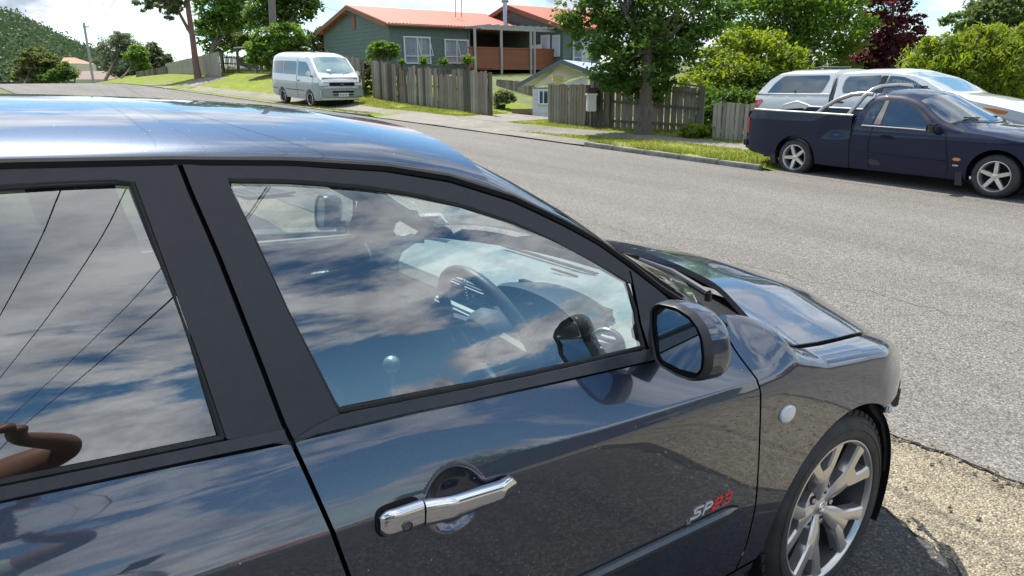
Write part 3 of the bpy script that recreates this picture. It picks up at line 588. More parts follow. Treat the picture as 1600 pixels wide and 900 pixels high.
# ---- wheels
def build_wheel(cx, sg, detail=True):
    wh = empty('wheel', (cx, sg*.62, .318), parent=car)
    yo = .222*sg                                   # outer face of the tyre in wheel space
    prof = [(.228, .215), (.236, .222), (.250, .2245), (.262, .2245), (.2635, .2262), (.266, .2262), (.2675, .2235), (.286, .216), (.2872, .2175), (.2895, .2165), (.300, .205), (.308, .192), (.3125, .178), (.3165, .15), (.318, .12), (.3165, .085), (.3125, .06), (.300, .035), (.27, .018), (.228, .02)]
    q = MB(); q.lathe([(r_, sg*y) for r_, y in prof], 96); ty = q.build('tyre', tyre_m, wh)
    # tread blocks: shoulder lugs and circumferential ribs
    q = MB(); nb = 52
    for k in range(nb):
        for (ya, yb, ra, rb_) in ((.200, .176, .3095, .3155), (.064, .040, .3155, .3075)):
            a0, a1 = 2*math.pi*(k+.08)/nb, 2*math.pi*(k+.80)/nb; V = []
            for (y, r_) in ((ya, ra), (yb, rb_)):
                for a in (a0, (a0+a1)/2, a1): V.append((( r_-.006)*math.cos(a), sg*y, (r_-.006)*math.sin(a))); V.append(((r_+.0075)*math.cos(a+.01), sg*y, (r_+.0075)*math.sin(a+.01)))
            q.add(V, [(1, 3, 9, 7), (3, 5, 11, 9), (0, 1, 7, 6), (4, 5, 11, 10), (0, 2, 3, 1), (2, 4, 5, 3), (6, 7, 9, 8), (8, 9, 11, 10)])
    for (y0, y1) in ((.168, .142), (.134, .108), (.100, .074)): q.lathe([(.314, sg*y0), (.3205, sg*y0), (.3205, sg*y1), (.314, sg*y1)], 96)
    q.build('tread', rubber, wh)
    q = MB(); q.lathe([(.2285, sg*.208), (.2300, sg*.2195), (.2255, sg*.2205), (.2195, sg*.216), (.2155, sg*.205)], 96); q.build('rim', alloy, wh)
    q = MB(); q.lathe([(.2155, sg*.205), (.212, sg*.17), (.205, sg*.12), (.205, sg*.03)], 96); q.build('shaded_rim_barrel', alloy_in, wh)  # barrel coloured darker for the shade behind the spokes
    q = MB(); q.lathe([(.026, sg*.182), (.045, sg*.1815), (.070, sg*.181), (.080, sg*.176), (.083, sg*.150)], 48); q.build('hub_plate', alloy, wh)
    q = MB(); q.lathe([(.2049, sg*.04), (.19, sg*.045), (.06, sg*.05), (0, sg*.05)], 40); q.build('rim_back', gapm, wh)
    q = MB(); q.lathe([(.075, sg*.105), (.14, sg*.105), (.14, sg*.09), (.075, sg*.09)], 64); q.build('brake_disc', disc_m, wh)
    q = MB()
    for a in range(-30, 31, 10): q.box((.125*math.cos(R(a+15)), sg*.115, .125*math.sin(R(a+15))), (.07, .05, .03), M=Matrix.Rotation(-R(a+15), 3, 'Y'))
    q.build('brake_caliper', mat('caliper', (.10, .09, .085), .6, .3, (.16, .13, .1), 9) if 'caliper' not in MATS else MATS['caliper'], wh)
    # five spokes, each forking towards the rim; cross-section is a rounded wedge
    base = R(106.6)
    def bar(q, pts):     # pts: (radius, angle offset, half width, y of the face)
        sec = []
        for (r_, a, hw, yf) in pts:
            d_ = Vector((math.cos(a), 0, math.sin(a))); t_ = Vector((-math.sin(a), 0, math.cos(a))); p = d_*r_
            sec.append([p+t_*(-hw)+Vector((0, sg*(yf-.034), 0)), p+t_*(-hw*.98)+Vector((0, sg*(yf-.006), 0)), p+t_*(-hw*.72)+Vector((0, sg*yf, 0)), p+Vector((0, sg*(yf+.0015), 0)), p+t_*(hw*.72)+Vector((0, sg*yf, 0)), p+t_*(hw*.98)+Vector((0, sg*(yf-.006), 0)), p+t_*hw+Vector((0, sg*(yf-.034), 0))])
        V = [v for s_ in sec for v in s_]; n = 7; k = len(sec)
        q.add(V, [(i*n+j, i*n+j+1, (i+1)*n+j+1, (i+1)*n+j) for i in range(k-1) for j in range(n-1)]+[tuple(range(n)), tuple((k-1)*n+j for j in range(n))], True)
    for k in range(5):
        a0 = base+2*math.pi*k/5; q = MB()
        bar(q, [(.024, a0, .014, .182), (.045, a0, .020, .187), (.070, a0, .028, .194), (.090, a0, .0325, .198), (.115, a0, .036, .202), (.140, a0, .043, .205), (.160, a0, .050, .207)])
        for s_ in (-1, 1):
            bar(q, [(.110, a0+s_*.08, .020, .2005), (.135, a0+s_*.16, .022, .2045), (.165, a0+s_*.225, .021, .2085), (.195, a0+s_*.27, .021, .2115), (.223, a0+s_*.29, .028, .215)])
        q.build('spoke', alloy, wh)
        a1 = a0+math.pi/5
        q = MB(); q.lathe([(0, .1855), (.0075, .1855), (.0095, .183), (.0095, .15)], 6)
        q.xf(Matrix.Translation((.057*math.cos(a1), 0, .057*math.sin(a1))) @ Matrix.Diagonal((1, sg, 1, 1))); q.build('lug_nut', chromed, wh)
        q = MB(); q.lathe([(0, .1822), (.0165, .1822), (.0175, .181)], 20); q.xf(Matrix.Translation((.057*math.cos(a1), 0, .057*math.sin(a1))) @ Matrix.Diagonal((1, sg, 1, 1))); q.build('lug_pocket_shade', gapm, wh)  # dark disc on the plate painted as the shade of a lug recess
    q = MB(); q.lathe([(0, sg*.186), (.022, sg*.1855), (.0265, sg*.183), (.028, sg*.176), (.050, sg*.172), (.055, sg*.12)], 40); q.build('hub', alloy, wh)
    q = MB()
    q.tube([(.0185*math.cos(R(a)), sg*.1872, .0150*math.sin(R(a))) for a in range(0, 360, 20)], .0016, 6, closed=True)
    q.tube([(-.015, sg*.1875, .004), (-.006, sg*.1875, .006), (0, sg*.1875, -.004), (.006, sg*.1875, .006), (.015, sg*.1875, .004)], .0016, 6); q.build('cap_emblem', chrome, wh)
    q = MB(); q.tube([(.205*math.cos(R(-63)), sg*.19, .205*math.sin(R(-63))), (.19*math.cos(R(-63)), sg*.20, .19*math.sin(R(-63)))], .003, 6); q.build('valve', rubber, wh)
    return wh
w0 = build_wheel(0, -1)
def copy_tree(o, parent=None):
    c = o.copy(); COL.objects.link(c); c.parent = parent if parent else o.parent
    for ch in o.children: copy_tree(ch, c)
    return c
w1 = build_wheel(0, 1); 
for a, b_ in ((w0, -2.64), (w1, -2.64)):
    c = copy_tree(a); c.location.x = b_
# ------------------------------------------------------------------ inside the hatchback
def sq_loft(secs, nm, m, par, cap=True):
    n = len(secs[0]); V = [Vector(p) for s_ in secs for p in s_]; q = MB()
    F_ = [(i*n+j, i*n+j+1, (i+1)*n+j+1, (i+1)*n+j) for i in range(len(secs)-1) for j in range(n-1)]
    q.add(V, F_, True); return q.build(nm, m, par)
# dashboard: sections across the car, from the windscreen base back over the top and down to the knees
secs = []
for j in range(41):
    y = -.70+1.40*j/40; e = abs(y)/.70; dv = math.exp(-((y+.37)/.20)**4)          # driver's binnacle
    xw = -.30-.24*e**2.4; md = math.exp(-((y)/.12)**4)
    secs.append([(xw, y, .945), (xw-.10, y, .955+.012*dv), (-.56-.03*e, y, .962+.022*dv+.005*md), (-.66, y, .955+.032*dv+.006*md), (-.73, y, .938+.030*dv), (-.765, y, .915+.015*dv), (-.775, y, .880), (-.755, y, .850), (-.765, y, .80), (-.77, y, .76), (-.72, y, .68), (-.66, y, .60), (-.60, y, .45)])
dash = sq_loft(secs, 'dashboard', dash_m, car)
# binnacle hood: dark recess with three chromed rings
q = MB(); hood = []
for i in range(25):
    a = math.pi*i/24; yy = -.37+.205*math.cos(a); zz_ = .925+.075*math.sin(a)**.8
    hood.append([Vector((-.70, yy, zz_)), Vector((-.80, yy*1.0+(-.37)*0, zz_+.012)), Vector((-.83, -.37+(yy+.37)*.97, zz_+.006)), Vector((-.82, -.37+(yy+.37)*.92, zz_-.008)), Vector((-.70, -.37+(yy+.37)*.86, zz_-.02))])
sq_loft(hood, 'instrument_hood', dark_in, dash)
q = MB(); q.box((-.715, -.37, .91), (.02, .37, .15)); q.build('instrument_panel', gapm, dash)
for (y, r_) in ((-.26, .048), (-.37, .062), (-.48, .048)):
    q = MB(); q.tube([(-.745, y+r_*math.cos(R(a)), .922+r_*math.sin(R(a))) for a in range(0, 360, 12)], .0035, 8, closed=True); q.build('gauge_ring', silver_in, dash)
# round outer vents
for (y, z, s_) in ((-.625, .925, -1), (.665, .90, 1)):
    q = MB(); M_ = Matrix.Translation((-.785, y, z)) @ Matrix.Rotation(R(18)*s_*-1, 4, 'Z') @ Matrix.Rotation(R(-14), 4, 'Y')
    q.tube([(0, .043*math.cos(R(a)), .043*math.sin(R(a))) for a in range(0, 360, 12)], .0055, 8, closed=True); q.tube([(.004, .034*math.cos(R(a)), .034*math.sin(R(a))) for a in range(0, 360, 12)], .004, 8, closed=True); q.xf(M_); q.build('vent_ring', silver_in, dash)
    q = MB(); q.lathe([(0, .02), (.036, .02)], 30, 'X'); q.xf(M_); q.build('vent_back', gapm, dash)
    for k in (-.018, 0, .018):
        q = MB(); q.box((.004, 0, k), (.016, 2*math.sqrt(.038**2-k*k), .003), M=None); q.xf(M_); q.build('vent_vane', silver_in, dash)
# centre vents
for y in (.075, -.055):
    q = MB(); M_ = Matrix.Translation((-.772, y, .915)) @ Matrix.Rotation(R(-16), 4, 'Y')
    q.box((.0, 0, 0), (.02, .115, .062), bev=.006); q.xf(M_); q.build('vent_frame', dash_m, dash)
    q = MB(); q.box((-.0105, 0, 0), (.003, .103, .050)); q.xf(M_); q.build('vent_back', gapm, dash)
    for k in range(5):
        q = MB(); q.box((-.013, 0, -.020+.010*k), (.010, .101, .0022)); q.xf(M_); q.build('vent_vane', silver_in, dash)
    q = MB(); q.box((-.018, 0, 0), (.012, .012, .014), bev=.002); q.xf(M_); q.build('vent_tab', silver_in, dash)
# centre stack: radio, silver surround, buttons
q = MB(); q.box((-.785, .01, .815), (.03, .27, .115), M=Matrix.Rotation(R(-20), 3, 'Y'), bev=.008); st = q.build('radio_panel', silver_in, dash)
for i in range(6):
    for j in range(3):
        q = MB(); q.box((-.806+.010*j-.0, -.10+.042*i, .845-.026*j), (.006, .032, .014), M=Matrix.Rotation(R(-20), 3, 'Y'), bev=.0015); q.build('radio_button', dark_in, dash)
q = MB(); q.lathe([(0, -.02), (.020, -.02), (.022, 0)], 20, 'X', (-.80, .01, .775)); q.build('volume_knob', chromed, dash)
q = MB(); q.box((-.782, .34, .862), (.012, .34, .022), bev=.004); q.build('dash_strip', gapm, dash)
q = MB(); q.box((-.772, .36, .805), (.02, .40, .085), bev=.012); q.build('glovebox_lid', dash_m, dash)
q = MB(); q.box((-.786, .30, .825), (.01, .06, .022), bev=.004); q.build('glovebox_latch', dark_in, dash)
q = MB(); q.box((-.42, .06, .968), (.02, .5, .004)); q.build('demist_slot', gapm, dash)
q = MB(); q.box((-.52, -.15, .975), (.012, .12, .004)); q.build('demist_slot', gapm, dash)
# registration labels inside the windscreen, lower passenger corner
def onws(px, py, off=.016):      # where a line of sight meets the inside of the windscreen
    d_ = cray(px, py); t_ = 1.2; inside = False
    while t_ < 4:
        p = CAMC+d_*t_
        if -1.14 < p.x < -.2 and p.y > -.55:
            b_ = p.z < ZR(p.x, p.y)-off
            if inside and not b_: return p
            inside = inside or b_
        t_ += .004
    return CAMC+d_*2.2
def sticker(nm, quad, m, prints):
    c_ = [onws(*p) for p in quad]; n_ = (c_[1]-c_[0]).cross(c_[3]-c_[0]).normalized(); n_ = n_ if n_.dot(CAMC-c_[0]) > 0 else -n_
    q = MB(); q.prism(c_, -n_*.0008); o = q.build(nm, m, car)
    for (u0, u1, v0, v1, pm) in prints:
        P_ = lambda u, v: (c_[0]*(1-u)+c_[1]*u)*(1-v)+(c_[3]*(1-u)+c_[2]*u)*v+n_*.0012
        q = MB(); q.prism([P_(u0, v0), P_(u1, v0), P_(u1, v1), P_(u0, v1)], -n_*.0006); q.build('label_print', pm, o)
sticker('licence_label', [(645, 339), (688, 337), (700, 352), (656, 356)], paper, [(.1, .9, .08, .2, inkr), (.35, .5, .45, .7, inkr), (.53, .66, .45, .7, inkr), (.1, .9, .85, .9, inkb)])
sticker('service_sticker', [(638, 328), (652, 329), (655, 338), (643, 338)], ink, [(.2, .8, .15, .3, paper), (.2, .45, .45, .8, paper), (.55, .8, .45, .8, paper)])
# steering wheel: rim, three spokes, hub with emblem
SWM = Matrix.Translation((-.955, -.37, .905)) @ Matrix.Rotation(R(-24), 4, 'Y')
sw = empty('steering_wheel', parent=car)
q = MB(); q.tube([(0, .190*math.cos(R(a)), .190*math.sin(R(a))) for a in range(0, 360, 6)], .0155, 12, closed=True); q.xf(SWM); q.build('wheel_rim', leather, sw)
q = MB(); q.lathe([(0, -.035), (.04, -.034), (.066, -.026), (.075, -.006), (.072, .02), (.05, .045)], 32, 'X'); q.xf(SWM); q.build('airbag_cover', mat('airbag_plastic', (.11, .12, .125), .6), sw)
for a in (0, 180, 270):
    q = MB(); d_ = Vector((0, math.cos(R(a)), math.sin(R(a)))); t_ = Vector((0, -math.sin(R(a)), math.cos(R(a)))); wdt = .02 if a != 270 else .03
    V = [d_*.06+t_*wdt*1.5, d_*.06-t_*wdt*1.5, d_*.172-t_*wdt*.8, d_*.172+t_*wdt*.8]
    q.prism([v+Vector((-.010, 0, 0)) for v in V], (.016, 0, 0)); q.xf(SWM); q.build('wheel_spoke', mat('spoke_plastic', (.07, .075, .08), .6) if 'spoke_plastic' not in MATS else MATS['spoke_plastic'], sw)
q = MB(); q.tube([(-.0365, .026*math.cos(R(a)), .021*math.sin(R(a))) for a in range(0, 360, 20)], .002, 6, closed=True)
q.tube([(-.0365, -.021, .006), (-.0365, -.008, .009), (-.0365, 0, -.006), (-.0365, .008, .009), (-.0365, .021, .006)], .002, 6); q.xf(SWM); q.build('wheel_emblem', chrome, sw)
q = MB(); q.tube([Vector((-.98, -.37, .885)), Vector((-.72, -.37, .80))], [.045, .05], 16); q.build('steering_column', dark_in, sw)
for s_ in (-1, 1):
    q = MB(); q.tube([(-.93, -.37, .90), (-.935, -.37+s_*.06, .90), (-.94, -.37+s_*.115, .91)], [.010, .009, .013], 8); q.build('stalk', dark_in, sw)
# console, gear lever
q = MB(); q.box((-1.1, 0, .42), (.9, .2, .32), bev=.03); q.box((-1.45, 0, .62), (.35, .17, .14), bev=.03); cn = q.build('centre_console', dark_in, car)
q = MB(); q.tube([(-1.02, .0, .58), (-1.04, 0, .70)], .012, 10); q.build('gear_lever', chromed, cn)
bm = bmesh.new(); bmesh.ops.create_uvsphere(bm, u_segments=20, v_segments=14, radius=.026); me = bpy.data.meshes.new('gear_knob'); bm.to_mesh(me); bm.free(); me.materials.append(silver_in); me.polygons.foreach_set('use_smooth', [True]*len(me.polygons)); link('gear_knob', me, cn).location = (-1.04, 0, .725)
# door cards with armrest and pull
for sg in (-1, 1):
    q = side_mesh('door_card', coons([(-2.65, .965), (-1.6, .965), (-.62, .93)], [(-2.2, .30), (-.5, .30)], [(-2.65, .965), (-2.6, .70), (-2.2, .30)], [(-.62, .93), (-.5, .30)], 30, 12), dark_in, car, sg, -.075, 0)
    t = MB(); t.box((-1.22, sg*.765, .955), (.86, .05, .02), bev=.008); t.build('door_sill_pad', dash_m, q)
    t = MB(); t.box((-1.2, sg*.72, .72), (.55, .09, .05), bev=.02); t.build('armrest', dark_in, q)
    t = MB(); t.tube([(-.90, sg*.735, .84), (-.93, sg*.72, .84), (-1.0, sg*.72, .838), (-1.02, sg*.735, .837)], .008, 8); t.build('inner_handle', chrome, q)
# seats
def seat(x, y, wid, parent):
    s0 = empty('seat', (x, y, 0), parent=parent)
    def cush(c, d, M_, nm):
        q = MB(); bm = bmesh.new(); bmesh.ops.create_cube(bm, size=1); bmesh.ops.subdivide_edges(bm, edges=bm.edges[:], cuts=5, use_grid_fill=True)
        for v in bm.verts:
            p = v.co*2; e = Vector([math.copysign(abs(c_)**1.0, c_) for c_ in p]); k = 1-.10*((abs(p.x) > .95)+(abs(p.y) > .95)+(abs(p.z) > .95)-1)
            v.co = Vector((p.x*d[0]/2, p.y*d[1]/2, p.z*d[2]/2))*k
            if nm == 'seat_back' or nm == 'seat_cushion': v.co.x += (.035 if nm == 'seat_back' else 0)*(abs(p.y) > .6)*(p.x > 0)
        vs = [M_ @ v.co+Vector(c) for v in bm.verts]; bm.verts.index_update(); fs = [[v.index for v in f.verts] for f in bm.faces]; bm.free()
        q.add(vs, fs, True); o = q.build(nm, seat_m, s0); md = o.modifiers.new('s', 'SUBSURF'); md.levels = 1; md.render_levels = 1; return o
    cush((.10, 0, .50), (.52, wid, .16), Matrix.Rotation(R(-6), 3, 'Y'), 'seat_cushion'); cush((-.24, 0, .82), (.15, wid, .62), Matrix.Rotation(R(-17), 3, 'Y'), 'seat_back')
    cush((-.355, 0, 1.20), (.10, .25, .17), Matrix.Rotation(R(-12), 3, 'Y'), 'headrest')
    q = MB()
    for s_ in (-1, 1): q.tube([(-.32, s_*.06, 1.05), (-.35, s_*.06, 1.16)], .006, 8)
    q.build('headrest_post', chrome, s0)
for y in (-.37, .37): seat(-1.45, y, .50, car)
seat(-2.40, -.32, .56, car); seat(-2.40, .32, .56, car)
q = MB(); q.box((-1.45, 0, .27), (2.6, 1.6, .04)); q.build('floor_pan', dark_in, car)
# seat belts on the door posts
for sg in (-1, 1):
    q = MB(); pl = [Vector((-1.72, sg*.60, 1.22)), Vector((-1.70, sg*.63, 1.0)), Vector((-1.68, sg*.67, .5))]
    for a, b_ in zip(pl[:-1], pl[1:]): q.prism([a+Vector((-.024, 0, 0)), a+Vector((.024, 0, 0)), b_+Vector((.024, 0, 0)), b_+Vector((-.024, 0, 0))], (0, .002, 0))
    q.build('seat_belt', dark_in, car)
q = MB(); q.tube([(-1.0, 0, 1.36), (-1.05, 0, 1.345)], .008, 8); q.box((-1.06, 0, 1.325), (.03, .23, .065), bev=.012); q.build('rear_view_mirror', dark_in, car)
# ------------------------------------------------------------------ terrain
def smooth(a, b, x): t = min(1, max(0, (x-a)/(b-a))); return t*t*(3-2*t)
def RL(y):                       # height of the road along its length
    if y < -6: return -.204+.034*math.tanh((y+6)/60)*60
    if y < 50: return .034*y
    t = y-50; return 1.70+.034*t-.00085*t*t if t < 40 else 1.70+1.36-1.36-.034*(t-40)
def TZ(x, y):
    r = RL(y)
    yc = min(max(y, -2.6), 2.6)
    near = .156-.0465*(x+.05)+.0155*yc+(RL(y)-RL(yc))
    if x < -30: near -= 0
    t = smooth(1.3, 2.6, x); z = near*(1-t)+(r+.006)*t
    if x > 9.3:
        kerbk = smooth(5.4, 7.0, y)
        z = r+smooth(9.34, 9.5, x)*(.075*kerbk*(1-.85*smooth(19, 24, y))+.01)+.012*max(0, min(x, 15)-9.5)*kerbk+.36*smooth(17, 31, y)*max(0, min(x, 15)-10.6)/1.6
        if x > 15: z += .02*(min(x, 60)-15)
        k2 = smooth(10.0, 10.6, y)*(1-smooth(20.5, 21.1, y)); z -= smooth(9.34, 9.5, x)*.085*kerbk*k2*(1-smooth(9.6, 11.2, x))
        if x > 13.5: z -= .7*smooth(13.0, 16.5, x)*smooth(15.0, 16.0, y)*(1-smooth(18.4, 20.0, y))*(1-.7*smooth(22, 40, x))
    if x < -16: z += -.03*(max(x, -60)+16)*-.6*0
    return z
asph = pebble_mat('asphalt', [(.10, .091, .081), (.172, .158, .139), (.205, .188, .166), (.235, .216, .191), (.35, .323, .286)], 95, bump=.7, big=.9, st=(1.3, .13, 1))
drive_m = pebble_mat('driveway_asphalt', [(.055, .053, .051), (.075, .072, .068), (.09, .086, .08), (.15, .14, .125)], 90, bump=.6, big=1.5)
aggr_m = pebble_mat('exposed_aggregate', [(.17, .14, .10), (.32, .265, .18), (.385, .325, .22), (.43, .37, .26), (.56, .50, .37)], 110, bump=.9, big=3.2, dist=.012)
path_m = mat('concrete_path', (.20, .178, .15), .85, 0, (.26, .235, .20), 5, bump=.3, bsc=90, c3=(.15, .14, .11), sc3=.5)
grass_m = mat('mown_grass', (.15, .205, .024), .9, 0, (.25, .30, .04), 2.2, bump=.9, bsc=30, c3=(.22, .20, .07), sc3=.55, spec=.15, dist=.03)
field_m = mat('rough_ground', (.08, .12, .025), .95, 0, (.15, .17, .045), 1.6, bump=.8, bsc=25, c3=(.16, .13, .08), sc3=.35)
kerb_m = mat('kerb_concrete', (.22, .21, .19), .9, 0, (.32, .30, .27), 6, bump=.3, bsc=80, c3=(.08, .09, .05), sc3=2.)
tar_m = mat('crack_tar', (.012, .012, .012), .9)
def sheet(name, xs, ys, m, dz=0., fz=None, kind='structure', edge=None, skirt=0.):
    V = []; ny = len(ys)
    for i, x in enumerate(xs):
        for y in ys:
            xx = x if edge is None else edge(i, len(xs), x, y)
            V.append((xx, y, (fz or TZ)(xx, y)+dz))
    Fc = [(i*ny+j, (i+1)*ny+j, (i+1)*ny+j+1, i*ny+j+1) for i in range(len(xs)-1) for j in range(ny-1)]
    if skirt:
        b = len(V); V += [(V[j][0], V[j][1], V[j][2]-skirt) for j in range(ny)]; Fc += [(j, j+1, b+j+1, b+j) for j in range(ny-1)]
    o = mesh(name, V, Fc, m, None, True); o['kind'] = kind; o.data.set_sharp_from_angle(angle=R(60)); return o
lin = lambda a, b, n: [a+(b-a)*i/(n-1) for i in range(n)]
gx = [-900, -400, -160, -90, -60, -40, -25, -16, -12, -9, -7]+lin(-6, 2.6, 40)+[3.5, 5, 7, 9.3, 9.36, 9.42, 9.48, 9.55]+lin(9.8, 20, 36)+[22, 26, 32, 40, 60, 100, 200, 500, 1200]
gyy = [-900, -400, -200, -120, -60, -40, -25, -15, -10, -6]+lin(-5, 34, 130)+lin(35, 110, 60)+[130, 180, 300, 600, 1500]
def TZg(x, y):
    z = TZ(x, y)
    return z-.03
ground = sheet('ground', gx, gyy, field_m, fz=TZg)
def wob(y, a=.03, s=1.): return a*(math.sin(y*3.1*s+1)+.6*math.sin(y*7.7*s+.4)+.5*math.sin(y*17.3*s)+.35*math.sin(y*41*s+2))
AYF = lambda y: float(np.interp(y, [-6, -1.6, -1.2, -1.0, -.86, -.72, -.6, .5, 6], [.10, .22, .34, .47, .58, .66, .70, .72, .72]))
ye = lin(-6, 6, 260)
yr = [-120, -60, -30, -15, -8]+lin(-6, 6, 260)+lin(6.2, 100, 180)
crackx = lambda y: 1.40+wob(y, .018)+.02*y*0
road = sheet('road', [0, 1]+lin(1.8, 9.3, 14)[0:], yr, asph, .004, edge=lambda i, n, x, y: crackx(y) if i == 0 else (crackx(y)+.03 if i == 1 else x), skirt=.02)
# near footpath of exposed aggregate, older driveway asphalt nearer the car
ay = lambda y: AYF(y)+wob(y+3, .018, 1.3)
near_path = sheet('footpath', lin(0, 1, 10), [-120, -60, -30, -15, -8]+ye+[8, 15, 30, 60, 100], aggr_m, -.004, edge=lambda i, n, x, y: ay(y if abs(y) < 6 else 0)+x*(1.56-ay(y if abs(y) < 6 else 0)))
dr = sheet('driveway', [-14, -10, -7, -5, -4, -3, -2, -1.4, -1, -.6, -.2, .1, .3, 1], [-9.5, -8, -7, -6]+ye+[6.2, 7], drive_m, .003, edge=lambda i, n, x, y: ay(y)+.012+wob(y, .01, 2) if i == n-1 else x)
t = MB()
for (c, off) in ((crackx, -.006), (ay, .022)):
    pts = []
    for y in lin(-5, 4, 300): x = c(y)+off+.008*math.sin(y*61); pts.append(Vector((x, y, TZ(x, y)+.0045)))
    for k in range(len(pts)-1):
        wv = .004+.010*abs(math.sin(k*.37)*math.sin(k*.11+1)); a, b_ = pts[k], pts[k+1]
        t.quad(a+Vector((-wv, 0, 0)), a+Vector((wv*.5, 0, 0)), b_+Vector((wv*.5, 0, 0)), b_+Vector((-wv, 0, 0)))
t.build('pavement_crack', tar_m)['kind'] = 'structure'
# loose stones along the broken edge: real pebbles, too many to count
t = MB(); rr = random.Random(3)
for k in range(900):
    y = rr.uniform(-3.5, 1.2); c = rr.choice((0, 0, 1)); x = (crackx(y) if c == 0 else ay(y))+rr.gauss(-.02, .05)
    if k % 3 == 0: x = rr.uniform(.65, 1.35)
    s_ = rr.uniform(.003, .011); z = TZ(x, y)+.004; ph = rr.uniform(0, 3)
    V = [(x+s_*1.2*math.cos(ph+a), y+s_*math.sin(ph+a), z) for a in (0, 1.3, 2.6, 3.9, 5.2)]+[(x+s_*.5*math.cos(ph+a+.5), y+s_*.5*math.sin(ph+a+.5), z+s_*.7) for a in (0, 1.3, 2.6, 3.9, 5.2)]
    t.add(V, [(i, (i+1) % 5, (i+1) % 5+5, i+5) for i in range(5)]+[(5, 6, 7, 8, 9)])
t.build('loose_gravel', aggr_m)['kind'] = 'stuff'
# far side: kerb stones, crossing, grass, path
def far(name, x0, x1, y0, y1, m, dz, nx=8, wobx=0.):
    ny = max(4, int((y1-y0)*2)); 
    return sheet(name, lin(x0, x1, nx), lin(y0, y1, ny), m, dz, edge=(lambda i, n, x, y: x+(wob(y, wobx, .5) if i in (0, n-1) else 0)) if wobx else None)
far('verge', 9.5, 16.5, 5.6, 14.3, grass_m, .004, 20); far('verge', 9.5, 15.5, 14.3, 46, grass_m, .004, 20); far('verge', 9.5, 24, 46, 84, grass_m, .004, 20); far('verge', 11.9, 20, -9, 5.6, grass_m, .006, 14, .06)
far('parking_apron', 9.3, 11.9, -20, 5.7, asph, .006, 8)
sheet('path', lin(0, 1, 5), lin(5.6, 60, 120), path_m, .010, edge=lambda i, n, x, y: 11.05-1.1*smooth(9, 15, y)+x*(.85+.3*smooth(9, 15, y))+(wob(y, .03, .5) if i in (0, n-1) else 0))
far('crossing', 9.46, 10.1, 10.45, 20.6, path_m, .014, 6, .02); far('crossing', 11.0, 14.5, 15.6, 18.0, path_m, .014, 12, .04)
far('crossing', 9.46, 13.2, 47, 50.5, path_m, .014, 10, .04)
ks = None
for (y0, y1) in ((5.9, 10.3), (20.8, 44.0)):
    y = y0; 
    while y < y1:
        L_ = .9; z = RL(y+L_/2)-.025-.06*smooth(19, 24, y)
        if ks is None: q = MB(); q.box((0, 0, 0), (.14, .885, .24), bev=.015); o = q.build('kerb_stone', kerb_m); ks = o
        else: o = ks.copy(); COL.objects.link(o)
        o.location = (9.42+random.uniform(-.008, .008), y+L_/2, z+.0+random.uniform(-.006, .006)); o.rotation_euler = (R(1.95), 0, random.uniform(-.01, .01)); o['kind'] = 'structure'
        y += L_
def gnd(px, py):                  # where a line of sight meets the ground
    d = ray(px, py).normalized(); t_ = 1.
    while t_ < 400:
        p = CAM+d*t_
        if p.z < TZ(p.x, p.y): return p
        t_ += .02 if t_ < 30 else .08
    return CAM+d*60
def dep(p): return (Vector(p)-CAM).dot(FW)
def at_h(px, py, base):           # height of a line of sight above a ground point, at that point's distance
    return D(px, py, dep(base)).z-base.z
# grass: blades too many to count
def grass_patch(name, x0, x1, y0, y1, n, m, h=.06):
    r = np.random.default_rng(5); x = r.uniform(x0, x1, n); y = r.uniform(y0, y1, n); keep = np.ones(n, bool)
    pc_ = 11.05-1.1*np.clip((y-9)/6, 0, 1); keep &= ~((x > pc_-.02) & (x < pc_+.87+.3*np.clip((y-9)/6, 0, 1))); keep &= ~((y > 10.3) & (y < 20.7) & (x < 10.15)); keep &= ~((y > 15.5) & (y < 18.1) & (x > 11))
    keep &= (np.sin(x*5.1+np.sin(y*1.7)*2)+np.sin(y*3.3+np.cos(x*2.9)*2)+r.normal(0, .6, n)) > -.7
    x, y = x[keep], y[keep]; n = len(x); z = np.array([TZ(a, b) for a, b in zip(x, y)])+.004
    a = r.uniform(0, 6.28, n); l = h*r.uniform(.5, 1.6, n); ww = .012; dx, dy = np.cos(a)*ww, np.sin(a)*ww; lx, ly = r.normal(0, .4, n)*l, r.normal(0, .4, n)*l
    V = np.empty((n, 3, 3)); V[:, 0] = np.stack([x-dx, y-dy, z], 1); V[:, 1] = np.stack([x+dx, y+dy, z], 1); V[:, 2] = np.stack([x+lx, y+ly, z+l], 1)
    me = bpy.data.meshes.new(name); me.vertices.add(3*n); me.vertices.foreach_set('co', V.reshape(-1)); me.loops.add(3*n); me.loops.foreach_set('vertex_index', np.arange(3*n)); me.polygons.add(n); me.polygons.foreach_set('loop_start', np.arange(0, 3*n, 3)); me.update(); me.materials.append(m)
    return tag(link(name, me), kind='stuff')

